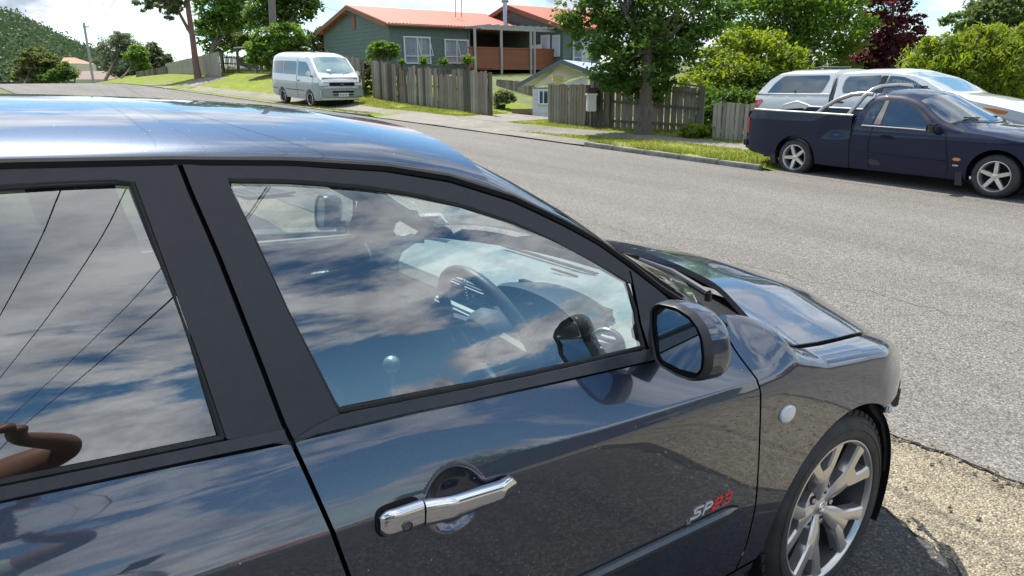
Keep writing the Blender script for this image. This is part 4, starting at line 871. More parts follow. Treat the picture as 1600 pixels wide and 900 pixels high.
# tar-filled cracks and an old trench patch in the road
for k, (pts, wd) in enumerate([([(3.4, -3), (3.9, 0), (3.6, 3), (4.3, 6), (4.1, 9), (4.6, 13)], .002)]):
    P2 = rs(pts, 160); q = MB(); n_ = [wob(i*.21+k*5, .05, 1.) for i in range(160)]
    for i in range(159):
        a = Vector((P2[i][0]+n_[i], P2[i][1]+n_[i]*.3, 0)); b_ = Vector((P2[i+1][0]+n_[i+1], P2[i+1][1]+n_[i+1]*.3, 0)); d_ = (b_-a).normalized(); t_ = Vector((-d_.y, d_.x, 0))*wd*(.5+abs(math.sin(i*.3+k)))
        f = lambda v: Vector((v.x, v.y, TZ(v.x, v.y)+.008)); q.quad(f(a-t_), f(b_-t_), f(b_+t_), f(a+t_))
    q.build('road_crack', mat('crack_fill', (.095, .09, .083), .85) if k == 0 else MATS['crack_fill'])['kind'] = 'structure'
# ------------------------------------------------------------------ foliage
def leaf_mat(name, c, c2, trans=.45, c3=None):
    m = bpy.data.materials.new(name); m.use_nodes = True; nt = m.node_tree; nt.nodes.clear()
    o = N(nt, 'ShaderNodeOutputMaterial'); g = N(nt, 'ShaderNodeNewGeometry'); tc = N(nt, 'ShaderNodeTexCoord')
    n = N(nt, 'ShaderNodeTexNoise', i_Scale=.9, i_Detail=3.); nt.links.new(tc.outputs['Object'], n.inputs['Vector'])
    f = M2(nt, 'ADD', M2(nt, 'MULTIPLY', g.outputs['Random Per Island'], .55), M2(nt, 'MULTIPLY', M2(nt, 'SUBTRACT', n.outputs['Fac'], .32, True), 1.3), True)
    x = N(nt, 'ShaderNodeMix', data_type='RGBA'); nt.links.new(f, x.inputs[0]); x.inputs[6].default_value = (*c, 1); x.inputs[7].default_value = (*c2, 1)
    d_ = N(nt, 'ShaderNodeBsdfPrincipled', i_Roughness=.55); d_.inputs['Specular IOR Level'].default_value = .35; t_ = N(nt, 'ShaderNodeBsdfTranslucent')
    hs = N(nt, 'ShaderNodeHueSaturation', i_Hue=.485, i_Saturation=1.1, i_Value=1.75); nt.links.new(x.outputs[2], hs.inputs['Color'])
    nt.links.new(x.outputs[2], d_.inputs['Base Color']); nt.links.new(hs.outputs[0], t_.inputs[0])
    s_ = N(nt, 'ShaderNodeMixShader', i_Fac=trans); nt.links.new(d_.outputs[0], s_.inputs[1]); nt.links.new(t_.outputs[0], s_.inputs[2]); nt.links.new(s_.outputs[0], o.inputs[0])
    return m
LM = {'dark': leaf_mat('leaf_dark', (.040, .088, .018), (.105, .19, .030)), 'mid': leaf_mat('leaf_mid', (.06, .125, .022), (.15, .25, .04)),
      'light': leaf_mat('leaf_light', (.075, .145, .024), (.18, .28, .045), .5), 'lime': leaf_mat('leaf_lime', (.10, .165, .022), (.25, .31, .04), .5), 'pale': leaf_mat('leaf_pale', (.06, .10, .035), (.14, .20, .06)),
      'purple': leaf_mat('leaf_purple', (.055, .014, .015), (.16, .042, .038), .45), 'olive': leaf_mat('leaf_olive', (.06, .085, .025), (.15, .18, .055)), 'grey': leaf_mat('leaf_greygreen', (.07, .10, .05), (.17, .20, .11))}
bark_m = mat('bark', (.09, .07, .055), .9, 0, (.16, .13, .10), 9, bump=.6, bsc=30, stretch=(3, 3, .6))
bark_r = mat('bark_reddish', (.16, .07, .05), .85, 0, (.26, .14, .11), 7, bump=.5, bsc=30, stretch=(3, 3, .6))
def leaves(name, blobs, n, size, m, parent=None, seed=1, clump=.28, asp=.55, up=.35, droop=0., shell=.55):
    """blobs: (centre, radii). n leaf quads spread over sub-clumps"""
    r = np.random.default_rng(seed); P = []; vol = np.array([max(1e-6, b[1][0]*b[1][1]*b[1][2])**.75 for b in blobs]); cnt = (n*vol/vol.sum()).astype(int)
    for (c, rad), k in zip(blobs, cnt):
        k = max(k, 10); nc = max(4, k//42); d_ = r.normal(size=(nc, 3)); d_ /= np.linalg.norm(d_, axis=1)[:, None]; rr_ = r.uniform(0, 1, nc)**(1/3); rr_ = shell*r.uniform(.72, 1.12, nc)+(1-shell)*rr_
        cc = d_*rr_[:, None]; w_ = r.dirichlet(np.ones(nc)*2.5)*k; w_ = w_.astype(int)+1; idx = np.repeat(np.arange(nc), w_)
        q = cc[idx]+r.normal(size=(len(idx), 3))*clump*np.array([.8, .8, .55]); P.append(np.array(c)+q*np.array(rad))
    P = np.concatenate(P); n = len(P)
    nn = r.normal(size=(n, 3)); nn[:, 2] = np.abs(nn[:, 2])+up; nn /= np.linalg.norm(nn, axis=1)[:, None]
    t_ = np.cross(nn, r.normal(size=(n, 3))); t_ /= np.linalg.norm(t_, axis=1)[:, None]; t_[:, 2] -= droop; b_ = np.cross(nn, t_)
    s_ = size*r.uniform(.6, 1.35, n)[:, None]; t_ = t_*s_; b_ = b_*s_*asp
    V = np.stack([P-t_*.5, P+b_*.5, P+t_*.5, P-b_*.5], 1).reshape(-1, 3)
    me = bpy.data.meshes.new(name); me.vertices.add(4*n); me.vertices.foreach_set('co', V.reshape(-1)); me.loops.add(4*n); me.loops.foreach_set('vertex_index', np.arange(4*n)); me.polygons.add(n); me.polygons.foreach_set('loop_start', np.arange(0, 4*n, 4)); me.update(); me.materials.append(m)
    return link(name, me, parent)
def tree(name, label, base, blobs, dpt, n, size, lm, trunk_r=.15, bm=bark_m, lean=None, cat='tree', group=None, seed=1, limbs=6, flat=.8, **kw):
    """blobs given as (px, py, radius px[, depth offset m]) at a distance, turned into real crowns there"""
    root = empty(name, base, 0, label, cat, group); W_ = []
    for b_ in blobs:
        off = b_[3] if len(b_) > 3 else 0; dd = dpt+off; c = D(b_[0], b_[1], dd); r_ = b_[2]/FPX*dd; W_.append((c-Vector(base), (r_, r_, r_*flat)))
    leaves('crown', W_, n, size, lm, root, seed, **kw)
    if trunk_r:
        q = MB(); top = sum((w_[0] for w_ in W_), Vector())/len(W_); tz = min(w_[0].z-w_[1][2]*.3 for w_ in W_)
        fork = Vector((top.x*.35, top.y*.35, max(.3, top.z*.45))) if lean is None else Vector(lean)
        q.tube([(0, 0, -.1), (fork*.08)+Vector((0, 0, .05)), fork*.5+Vector((trunk_r*.2, 0, 0)), fork], [trunk_r*1.5, trunk_r*1.05, trunk_r*.85, trunk_r*.7], 12)
        rr_ = random.Random(seed); WW = sorted(W_, key=lambda w_: -w_[1][0])[:limbs]
        for c, rad in WW:
            e = c+Vector((rr_.uniform(-.3, .3)*rad[0], rr_.uniform(-.3, .3)*rad[0], rad[2]*.4)); mid = fork.lerp(e, .5)+Vector((0, 0, -.08*(e-fork).length)); q.tube([fork*.96, mid, e], [trunk_r*.55, trunk_r*.32, trunk_r*.08], 8)
            for k in range(3):
                e2 = c+Vector((rr_.uniform(-.8, .8)*rad[0], rr_.uniform(-.8, .8)*rad[0], rr_.uniform(-.2, .8)*rad[2])); q.tube([mid, mid.lerp(e2, .5)+Vector((0, 0, .05)), e2], [trunk_r*.25, trunk_r*.14, trunk_r*.04], 6)
        q.build('trunk', bm, root)
    return root
def gb(px, dd):                   # ground point under a pixel column at a distance
    p = D(px, 300, dd); return Vector((p.x, p.y, TZ(p.x, p.y)))
# the big street tree before the fence
_p = atX(1006, 209, 11.75); b0 = Vector((11.75, _p.y, TZ(11.75, _p.y))); dT = dep(b0)
tree('street_tree', 'dark leafy tree with a grey trunk on the grass verge before the weathered fence', b0,
     [(905, 15, 38), (930, 55, 40), (960, 100, 42), (1000, 60, 60, .4), (1000, 125, 38, .2), (1045, 90, 46), (1050, 35, 62, -.3), (1090, 25, 44), (975, 0, 62, .5), (1040, -40, 70), (940, -30, 52), (1095, 60, 26), (1028, 118, 30), (895, 35, 22), (950, 120, 22), (1130, 10, 30), (1000, 100, 46, -.5), (1035, 135, 26, -.3), (965, 130, 26, -.3)], dT, 26000, .12, LM['dark'], .17, limbs=9, lean=(0, 0, 2.05), seed=11, clump=.22)
# garden trees and bushes behind the right-hand fences
P_ = lambda px, dd: gb(px, dd)
tree('garden_shrub', 'bright lime shrub rising over the fence between street tree and white pickup', P_(1160, 21), [(1110, 100, 34), (1150, 80, 36), (1195, 90, 42), (1150, 125, 46, -.4), (1215, 120, 40, -.2), (1090, 135, 30, -.5), (1235, 100, 30), (1185, 145, 40, -.6)], 21, 17000, .13, LM['lime'], .09, cat='shrub', seed=12, clump=.25, limbs=5)
tree('garden_shrub', 'dark evergreen bush filling the gap behind the short pale fence', P_(1130, 19.6), [(1120, 165, 34), (1160, 160, 30), (1100, 190, 24), (1200, 160, 30), (1180, 130, 26, .5)], 19.6, 9000, .12, LM['dark'], .07, cat='shrub', seed=13)
tree('maple_tree', 'loose mid-green tree behind the lime shrub, left of the purple tree', P_(1250, 27), [(1150, 25, 46), (1200, 30, 52), (1250, 20, 58), (1300, 40, 55), (1330, 25, 38), (1270, 75, 50), (1215, 65, 42), (1320, 85, 34), (1170, 60, 34), (1230, -30, 60), (1300, -25, 45)], 27, 19000, .17, LM['light'], .16, seed=14, clump=.25)
tree('purple_tree', 'purple-leaved tree standing between the green trees above the white pickup', P_(1385, 29), [(1385, 15, 36), (1370, 55, 40), (1395, 85, 42), (1350, 90, 34), (1410, 50, 28), (1380, -20, 34), (1432, 55, 17), (1340, 115, 34), (1440, 30, 10)], 29, 15000, .16, LM['purple'], .13, seed=15, clump=.22)
tree('cypress_tree', 'yellow-green feathery conifer hedge tree behind the cab of the white pickup', P_(1500, 20), [(1450, 95, 36), (1490, 100, 50), (1545, 100, 50), (1590, 95, 46), (1470, 70, 24), (1520, 70, 36), (1575, 65, 34), (1425, 120, 26), (1545, 135, 50), (1600, 140, 50), (1480, 135, 40)], 20, 24000, .15, LM['lime'], .12, seed=16, asp=.28, droop=.5, clump=.2)
tree('background_tree', 'pale leafy tree at the far right above the conifer', P_(1545, 28), [(1500, 35, 24), (1530, 45, 34), (1570, 25, 50), (1620, 20, 60), (1590, 60, 46), (1545, 5, 26), (1495, 25, 12)], 28, 8000, .2, LM['pale'], .16, seed=17)
tree('garden_shrub', 'low straggly yellow-green weed clump at the foot of the fence panel', gb(1090, 17.3), [(1085, 205, 16), (1105, 203, 14), (1072, 208, 10)], 17.3, 1500, .09, LM['lime'], 0, cat='shrub', seed=18)
# left background
_p = atX(311, 129, 12.6); bt = Vector((12.6, _p.y, TZ(12.6, _p.y))); dg = dep(bt)
t0 = tree('gum_tree', 'tall thin tree with a reddish bare trunk leaning beside the far pale fence', bt, [(262, 8, 20), (240, 2, 16), (285, -15, 26), (262, 26, 7), (225, 10, 11), (300, -45, 34)], dg, 3800, .34, LM['grey'], 0, seed=21, clump=.3)
q = MB(); pr = lambda px, py: D(px, py, dg)-bt
q.tube([pr(311, 131), pr(306, 100), pr(301, 60), pr(295, 20), pr(291, -15), pr(285, -60)], [.27, .21, .19, .17, .15, .1], 12); q.tube([pr(301, 56), pr(292, 42), pr(281, 22), pr(274, 0), pr(262, -15)], [.14, .11, .09, .07, .04], 8); q.tube([pr(281, 22), pr(268, 20), pr(262, 26)], [.06, .04, .02], 6); q.tube([pr(276, 8), pr(250, 2), pr(228, 8)], [.06, .04, .02], 6); q.build('trunk', bark_r, t0)
tree('poplar_tree', 'light green tree with open branches left of the wooden power pole', P_(345, 62), [(335, 15, 30), (360, 25, 34), (345, 55, 34), (385, 15, 30), (325, 45, 18), (370, 55, 24), (355, -15, 40), (335, 72, 20)], 62, 7500, .36, LM['mid'], .22, seed=22)
tree('dark_tree', 'dark spreading tree rising behind the wooden power pole', P_(440, 48), [(420, 10, 30), (450, 10, 34), (475, 8, 24), (440, 35, 26), (405, 30, 22), (460, 28, 18), (440, -25, 44), (480, -15, 22)], 48, 8000, .3, LM['dark'], .2, seed=23)
tree('round_bush', 'big rounded dark green bush behind the roof of the van', P_(445, 43), [(420, 60, 24), (450, 62, 30), (400, 68, 18), (432, 85, 30), (465, 80, 18), (405, 85, 22)], 43, 13000, .2, LM['mid'], .12, cat='bush', seed=24, clump=.18)
tree('flowering_bush', 'brownish green bush between the van and the green house gable', P_(508, 47), [(495, 65, 18), (515, 68, 15), (505, 55, 14), (508, 85, 20), (525, 80, 12)], 47, 5000, .2, LM['olive'], .1, cat='bush', seed=25)
tree('clipped_bush', 'rounded light green bush leaning over the fence before the house corner', P_(596, 31.5), [(590, 80, 15), (602, 82, 16), (612, 78, 12), (596, 70, 12), (585, 90, 10)], 31.5, 5200, .12, LM['mid'], .06, cat='bush', seed=26, clump=.2)
tree('ivy_growth', 'climbing greenery smothering the narrow fence gap right of the van', gb(574, 30.6), [(574, 100, 8), (570, 118, 9), (576, 135, 9), (572, 148, 8), (580, 112, 7)], 30.6, 2800, .11, LM['olive'], 0, cat='climber', seed=27, clump=.25)
tree('roadside_tree', 'feathery grey-green tree beyond the road crest, right of the thin pole', P_(190, 74), [(175, 75, 20), (195, 70, 22), (190, 100, 26), (165, 95, 16), (212, 80, 14), (185, 58, 12), (215, 105, 16)], 74, 9000, .36, LM['grey'], .15, seed=28, asp=.25, clump=.22)
tree('roadside_tree', 'smaller pale shrubby tree between feathery tree and brown fence', P_(245, 78), [(240, 85, 14), (248, 98, 14), (232, 100, 12), (258, 92, 10), (240, 72, 9)], 78, 4500, .34, LM['grey'], .12, seed=29)
tree('roadside_tree', 'green leaning shrub close before the feathery roadside tree', P_(215, 70), [(212, 85, 15), (222, 100, 12), (216, 115, 10)], 70, 3000, .3, LM['mid'], .1, seed=30)
tree('domed_tree', 'domed yellow-green conifer at far left below the hill', P_(60, 95), [(58, 92, 20), (42, 102, 16), (75, 100, 18), (30, 115, 14), (60, 112, 24), (85, 112, 14), (50, 84, 10)], 95, 10000, .4, LM['olive'], .2, seed=31, clump=.2)
tree('low_bush', 'dark flowering bush at the road crest beside the domed conifer', P_(98, 92), [(90, 118, 12), (105, 115, 12), (100, 103, 9), (115, 121, 7), (72, 121, 9)], 92, 3500, .34, LM['dark'], 0, cat='bush', seed=32)
tree('climbing_shrub', 'leafy creeper over the dark timber pergola beside the power pole', P_(385, 52), [(378, 62, 12), (392, 68, 12), (370, 72, 8), (385, 95, 10), (400, 100, 8)], 50, 4000, .22, LM['olive'], 0, cat='shrub', seed=33)
tree('fence_plant', 'bushy plant beside the white garden table in the driveway gap', gb(785, 26), [(785, 150, 12), (795, 158, 10), (776, 162, 8), (782, 168, 9)], 26, 1500, .11, LM['olive'], 0, cat='plant', seed=34)
# flax tufts above the fence
def flax(px, py, r_, dd, lab, seed):
    base = D(px, py-2, dd); g0 = TZ(base.x, base.y); root = empty('flax_plant', (base.x, base.y, g0), 0, lab, 'plant'); rr_ = random.Random(seed); q = MB(); s_ = r_/FPX*dd; h0 = base.z-g0
    q2 = MB(); q2.tube([(0, 0, -.05), (.05, 0, h0*.5), (0, 0, h0)], [.09, .08, .07], 8); q2.build('trunk', bark_m, root)
    for k in range(150):
        a = rr_.uniform(0, 6.28); el = rr_.uniform(.15, 1.5); L_ = s_*rr_.uniform(1.0, 1.6); d_ = Vector((math.cos(a)*math.cos(el), math.sin(a)*math.cos(el), math.sin(el))); t_ = Vector((-math.sin(a), math.cos(a), 0))*.024*dd/20
        p0 = Vector((0, 0, h0)); p1 = p0+d_*L_*.6; p2 = p0+d_*L_+Vector((0, 0, -.18*L_)); q.add([p0-t_*.5, p0+t_*.5, p1+t_, p1-t_, p2], [(0, 1, 2, 3), (3, 2, 4)])
    q.build('leaf_tuft', LM['mid'], root)
flax(662, 103, 11, 29, 'spiky tuft leftmost above the fence, near the clipped bush', 1)
flax(693, 104, 11, 28, 'spiky tuft above the fence, second from the house corner side', 2)
flax(731, 103, 15, 26.5, 'largest spiky tuft above the fence, below the wooden deck', 3)
flax(628, 103, 8, 30, 'small spiky tuft behind the sagging fence palings', 4)
LM['grass'] = leaf_mat('grass_blade', (.12, .19, .025), (.36, .36, .10), .4)
grass_patch('grass', 9.55, 13.2, 5.8, 30, 75000, LM['grass'], .04)
# long grass and weeds on kerb edge
grass_patch('kerb_grass', 9.50, 9.75, 5.8, 10.4, 3500, LM['grass'], .07)
# ------------------------------------------------------------------ wooded hill
hm = leaf_mat('hill_bush', (.045, .08, .038), (.07, .112, .045), .35)
def hill_px(px): return float(np.interp(px, [-260, -160, -60, 0, 20, 40, 60, 78, 100, 122, 150, 180, 230, 300, 380], [85, 55, 36, 32, 34, 37, 45, 54, 65, 75, 87, 98, 108, 116, 126]))
V = []; Fc = []; nx, ny = 160, 46
for i in range(nx):
    px = -260+640*i/(nx-1)
    for j in range(ny):
        v = j/(ny-1); dd = 190+260*v; top = D(px, hill_px(px), 450); low = D(px, 150, 190)
        base = D(px, 200, dd); zt = low.z+(top.z-low.z)*(math.sin(v*math.pi/2)**1.1); zt += 2.2*math.sin(px*.11+j*.7)*math.sin(j*.9)*v*(1-v)*2
        V.append((base.x, base.y, zt))
for i in range(nx-1):
    for j in range(ny-1): Fc.append((i*ny+j, (i+1)*ny+j, (i+1)*ny+j+1, i*ny+j+1))
hill = mesh('hill', V, Fc, mat('hill_scrub', (.05, .085, .035), 1., 0, (.065, .105, .042), .05, spec=.0), None, True); hill['kind'] = 'structure'
r = np.random.default_rng(9); VA = np.array(V).reshape(nx, ny, 3); P = []; Z_ = []
n = 14000; u = r.uniform(0, nx-1.001, n); v = r.uniform(2, ny-1.001, n); i0, j0 = u.astype(int), v.astype(int); fu, fv = (u-i0)[:, None], (v-j0)[:, None]
c = VA[i0, j0]*(1-fu)*(1-fv)+VA[i0+1, j0]*fu*(1-fv)+VA[i0, j0+1]*(1-fu)*fv+VA[i0+1, j0+1]*fu*fv
s_ = r.uniform(1.3, 3.4, n); blobs = np.repeat(c, 14, 0)+r.normal(size=(n*14, 3))*np.repeat(s_, 14)[:, None]*np.array([.5, .5, .45]); blobs[:, 2] += np.repeat(s_, 14)*.5
m_ = len(blobs); nn = r.normal(size=(m_, 3)); nn /= np.linalg.norm(nn, axis=1)[:, None]; t_ = np.cross(nn, r.normal(size=(m_, 3))); t_ /= np.linalg.norm(t_, axis=1)[:, None]; b_ = np.cross(nn, t_); sz = np.repeat(s_, 14)[:, None]*.17
Vq = np.stack([blobs-t_*sz, blobs+b_*sz, blobs+t_*sz, blobs-b_*sz], 1).reshape(-1)
me = bpy.data.meshes.new('hill_forest'); me.vertices.add(4*m_); me.vertices.foreach_set('co', Vq); me.loops.add(4*m_); me.loops.foreach_set('vertex_index', np.arange(4*m_)); me.polygons.add(m_); me.polygons.foreach_set('loop_start', np.arange(0, 4*m_, 4)); me.update(); me.materials.append(hm); tag(link('hill_forest', me), kind='stuff')
# a further bush line behind the houses
# ------------------------------------------------------------------ fences
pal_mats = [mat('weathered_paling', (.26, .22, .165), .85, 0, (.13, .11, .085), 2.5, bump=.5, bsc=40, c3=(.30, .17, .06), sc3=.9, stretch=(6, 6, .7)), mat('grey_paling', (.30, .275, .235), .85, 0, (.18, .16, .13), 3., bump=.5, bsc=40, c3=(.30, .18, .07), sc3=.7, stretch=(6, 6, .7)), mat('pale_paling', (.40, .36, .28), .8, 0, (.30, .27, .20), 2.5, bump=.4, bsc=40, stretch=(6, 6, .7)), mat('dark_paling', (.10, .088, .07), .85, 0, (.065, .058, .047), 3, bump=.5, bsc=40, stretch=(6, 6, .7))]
post_m = mat('fence_post', (.17, .15, .12), .85, 0, (.10, .09, .07), 3, bump=.4, bsc=40, stretch=(5, 5, .6)); mossy_m = mat('mossy_post', (.10, .10, .06), .9, 0, (.06, .055, .04), 6, bump=.5, bsc=40)
paint_w = mat('white_paint', (.74, .74, .72), .5, 0, (.66, .66, .63), 3)
def fence(label, a, b, h0, h1, mats, wid=.145, gap=.008, posts=True, rails='back', ragged=.05, seed=1, cap=False, tilt=.01, th=.02, nm='paling_fence'):
    a, b = Vector(a), Vector(b); d_ = (b-a); L_ = math.hypot(d_.x, d_.y); ang = math.atan2(d_.y, d_.x); root = empty(nm, a, 0, label, 'fence'); r = random.Random(seed)
    n = max(1, int(L_/(wid+gap))); u = Vector((math.cos(ang), math.sin(ang), 0)); nrm = Vector((u.y, -u.x, 0)); 
    if nrm.dot(CAM-a) < 0: nrm = -nrm
    base = {}
    for k in range(n):
        m = r.choice(mats); t = (k+.5)/n; h = h0+(h1-h0)*t+r.uniform(-ragged, ragged)
        key = m.name
        if key not in base:
            q = MB(); q.box((0, 0, .5), (wid, th, 1), bev=0); V = q.V
            for v in V:
                if v.z > .9: v.z -= .012*abs(v.x)/wid
            o = q.build('paling', m, root); base[key] = o
        else: o = base[key].copy(); COL.objects.link(o); o.parent = root
        p = u*(t*L_); o.location = (p.x+nrm.x*r.uniform(0, .008), p.y+nrm.y*r.uniform(0, .008), d_.z*t-.03+r.uniform(-.02, .02)); o.rotation_euler = (r.gauss(0, tilt*.6), r.gauss(0, tilt), ang+r.gauss(0, .02)); o.scale = (r.uniform(.94, 1.03), 1, h)
    s_ = -1 if rails == 'back' else 1
    for f in (.15, .52, .85):
        q = MB(); hh = f*h0; hb = f*h1; A = nrm*(s_*.035)+Vector((0, 0, hh)); B = u*L_+nrm*(s_*.035)+Vector((0, 0, d_.z+hb)); t_ = Vector((0, 0, .035)); w_ = nrm*.02
        q.add([A-t_-w_, A+t_-w_, A+t_+w_, A-t_+w_, B-t_-w_, B+t_-w_, B+t_+w_, B-t_+w_], [(0, 1, 2, 3), (4, 7, 6, 5), (0, 4, 5, 1), (1, 5, 6, 2), (2, 6, 7, 3), (3, 7, 4, 0)]); q.build('rail', post_m, root)
    if posts:
        np_ = max(2, int(L_/2.4)+1)
        for k in range(np_):
            t = k/(np_-1); p = u*(t*L_)+nrm*(s_*.09); q = MB(); hh = h0+(h1-h0)*t+(.04 if rails == 'front' else -.06); q.box((p.x, p.y, d_.z*t+hh/2-.05), (.10, .10, hh+.1), rz=ang); q.build('post', post_m, root)
    if cap:
        q = MB(); A = Vector((0, 0, h0+.02)); B = u*L_+Vector((0, 0, d_.z+h1+.02)); w_ = nrm*.07; t_ = Vector((0, 0, .02)); q.add([A-t_-w_, A+t_-w_, A+t_+w_, A-t_+w_, B-t_-w_, B+t_-w_, B+t_+w_, B-t_+w_], [(0, 1, 2, 3), (4, 7, 6, 5), (0, 4, 5, 1), (1, 5, 6, 2), (2, 6, 7, 3), (3, 7, 4, 0)]); q.build('capping', post_m, root)
    return root
def G2(px, py, dd=None):
    if dd is None: return gnd(px, py)
    p = atX(px, py, dd); z = TZ(dd, p.y); print('FENCE', px, py, round(dep(p), 1), 'dz', round(p.z-z, 2)); return Vector((dd, p.y, z))
def hpx(base, px, py): return at_h(px, py, base)
w1, w2, w3, w4 = pal_mats; w5 = mat('bleached_paling', (.40, .37, .31), .85, 0, (.26, .235, .19), 3, bump=.5, bsc=40, c3=(.33, .20, .08), sc3=1.1, stretch=(6, 6, .7))
def pxfence(label, a, b, ta, tb, mats, da=None, db=None, **k):
    A, B = G2(*a, da), G2(*b, db); return fence(label, A, B, hpx(A, a[0], ta), hpx(B, b[0], tb), mats, **k)
pxfence('weathered brown fence sections from the gate post leftwards, stepping down beside the drive', (708, 172), (763, 184), 107, 110, [w1, w2, w5, w1, w2, w4], 12.3, 12.1, seed=2, ragged=.02)
pxfence('short sunken fence bay with diamond trellis top between two weathered bays', (686, 169), (708, 173), 116, 117, [w2, w2, w1], 12.35, 12.3, seed=3, posts=False)
pxfence('weathered fence bay of grey palings below the first house window', (641, 164), (685, 169), 102, 105, [w1, w2, w5, w4, w2], 12.3, 12.3, seed=4)
pxfence('tumbledown fence bay with leaning palings and creeper right of the ivy', (622, 160), (641, 163), 106, 108, [w1, w2, w4], 12.35, 12.3, seed=5, tilt=.05, ragged=.12)
pxfence('weathered fence bay of brown palings in front of the clipped bush', (583, 152), (621, 160), 94, 98, [w1, w2, w5, w4, w2], 12.3, 12.3, seed=6)
pxfence('long shaded fence behind the van running back to the house gable', (515, 140), (566, 150), 80, 91, [w2, w1, w5], 12.5, 12.3, seed=7)
pxfence('pale board fence beyond the reddish tree trunk', (261, 124), (346, 119), 99, 80, [w3], 13.5, 13.2, seed=8, ragged=.01, wid=.3)
pxfence('low brown fence far left beside the grey-green roadside trees', (214, 128), (262, 125), 112, 103, [w1, w4], 12.5, 13.4, seed=9)
pxfence('dark slatted fence in shade under the trees left of the power pole', (348, 119), (430, 120), 85, 92, [w4], 14, 14.5, seed=10, wid=.12, gap=.09)  # palings coloured dark to carry the shade under the trees
pxfence('leaning weathered fence section in front of the cream garage', (857, 196), (915, 203), 130, 129, [w1, w2, w1], 12.0, 12.0, seed=11, ragged=.015, wid=.11)
pxfence('dark fence bay beside the letterbox', (921, 203), (949, 204), 117, 118, [w4, w1], 12.1, 12.1, seed=12, ragged=.01)
fb = pxfence('fence with visible posts and rails behind the street tree trunk', (951, 203), (1096, 208), 118, 137, [w2, w2, w1], 12.15, 13.3, seed=13, rails='front', ragged=.015, cap=True)
pxfence('short pale timber fence left of the blue utility', (1112, 222), (1196, 224), 158, 160, [w3, w3, w2], 12.3, 12.3, seed=14, ragged=.006, wid=.105)
pxfence('grey fence deep in the drive behind the garden table', (776, 160), (832, 166), 124, 127, [w2, w1, w5], 18, 17.5, seed=15)
def post(name, label, px, py, tpx, tpy, r_, m, cat, dd=None, extra=None):
    A = G2(px, py, dd); T_ = D(tpx, tpy, dep(A)); root = empty(name, A, 0, label, cat); q = MB(); q.tube([(0, 0, -.1), (T_-A)*.5, T_-A], [r_, r_*.95, r_*.85], 14); q.build('pole_shaft', m, root); return root, T_-A
post('gate_post', 'mossy round gate post at the end of the weathered fence', 765, 187, 764, 121, .055, mossy_m, 'post', 12.05)
q = MB(); A = gb(757, 24.2); q.box(D(757, 125, 24.0)-A, (.02, .17, .26), rz=.0, bev=.004); sg_ = q.build('number_card', paper); sg_.location = A; tag(sg_, 'small white card nailed near the top of the fence end', 'sign')
pole_m = mat('pole_wood', (.22, .19, .155), .85, 0, (.15, .13, .11), 5, bump=.4, bsc=30, stretch=(4, 4, .5))
pp, tp = post('power_pole', 'thick wooden power pole standing behind the van', 431, 134, 419, -140, .21, pole_m, 'pole', 14.3)
post('lamp_pole', 'thin concrete pole with a bracket by the road crest', 146, 128, 131, 36, .17, mat('grey_pole', (.35, .34, .32), .8), 'pole', 17)
q = MB(); pole_root = [o for o in bpy.data.objects if o.name == 'lamp_pole'][0]; A = pole_root.location; q.box(D(134, 42, dep(A))-A, (.9, .12, .12), rz=-.6); q.build('bracket', post_m, pole_root)
post('marker_post', 'short pale post before the domed conifer', 62, 127, 57, 86, .14, mat('pale_post', (.4, .38, .33), .8), 'post', 15)
# ------------------------------------------------------------------ green weatherboard house
gw = mat('green_weatherboard', (.10, .145, .13), .6, 0, (.12, .165, .15), 1.5, bump=.1, bsc=30); rred = mat('red_roof_iron', (.42, .062, .018), .6, 0, (.46, .08, .028), .8, c3=(.37, .065, .025), sc3=.3)
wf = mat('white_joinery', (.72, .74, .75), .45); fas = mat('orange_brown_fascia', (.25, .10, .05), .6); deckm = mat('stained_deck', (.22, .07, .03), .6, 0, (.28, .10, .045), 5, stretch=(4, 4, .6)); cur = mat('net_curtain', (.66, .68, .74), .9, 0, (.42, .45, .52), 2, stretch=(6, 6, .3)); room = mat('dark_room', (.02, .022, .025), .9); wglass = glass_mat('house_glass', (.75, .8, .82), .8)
A0 = D(607, 37, 36.0); HE1 = (RT*.78+Vector((FW.x, FW.y, 0)).normalized()*.625); HE1.z = 0; HE1.normalize(); HE2 = Vector((-HE1.y, HE1.x, 0)); zE = A0.z
if HE2.dot(Vector((FW.x, FW.y, 0))) < 0: HE2 = -HE2
house = empty('green_house', (A0.x, A0.y, TZ(A0.x, A0.y)-.4), 0, 'green weatherboard house with orange-red iron roof and timber deck above the fence', 'house')
HO = house.location
def hp(u, v, z): return Vector((A0.x, A0.y, 0))+HE1*u+HE2*v+Vector((0, 0, zE+z))-HO      # z measured from the eave
ZB = -5.4
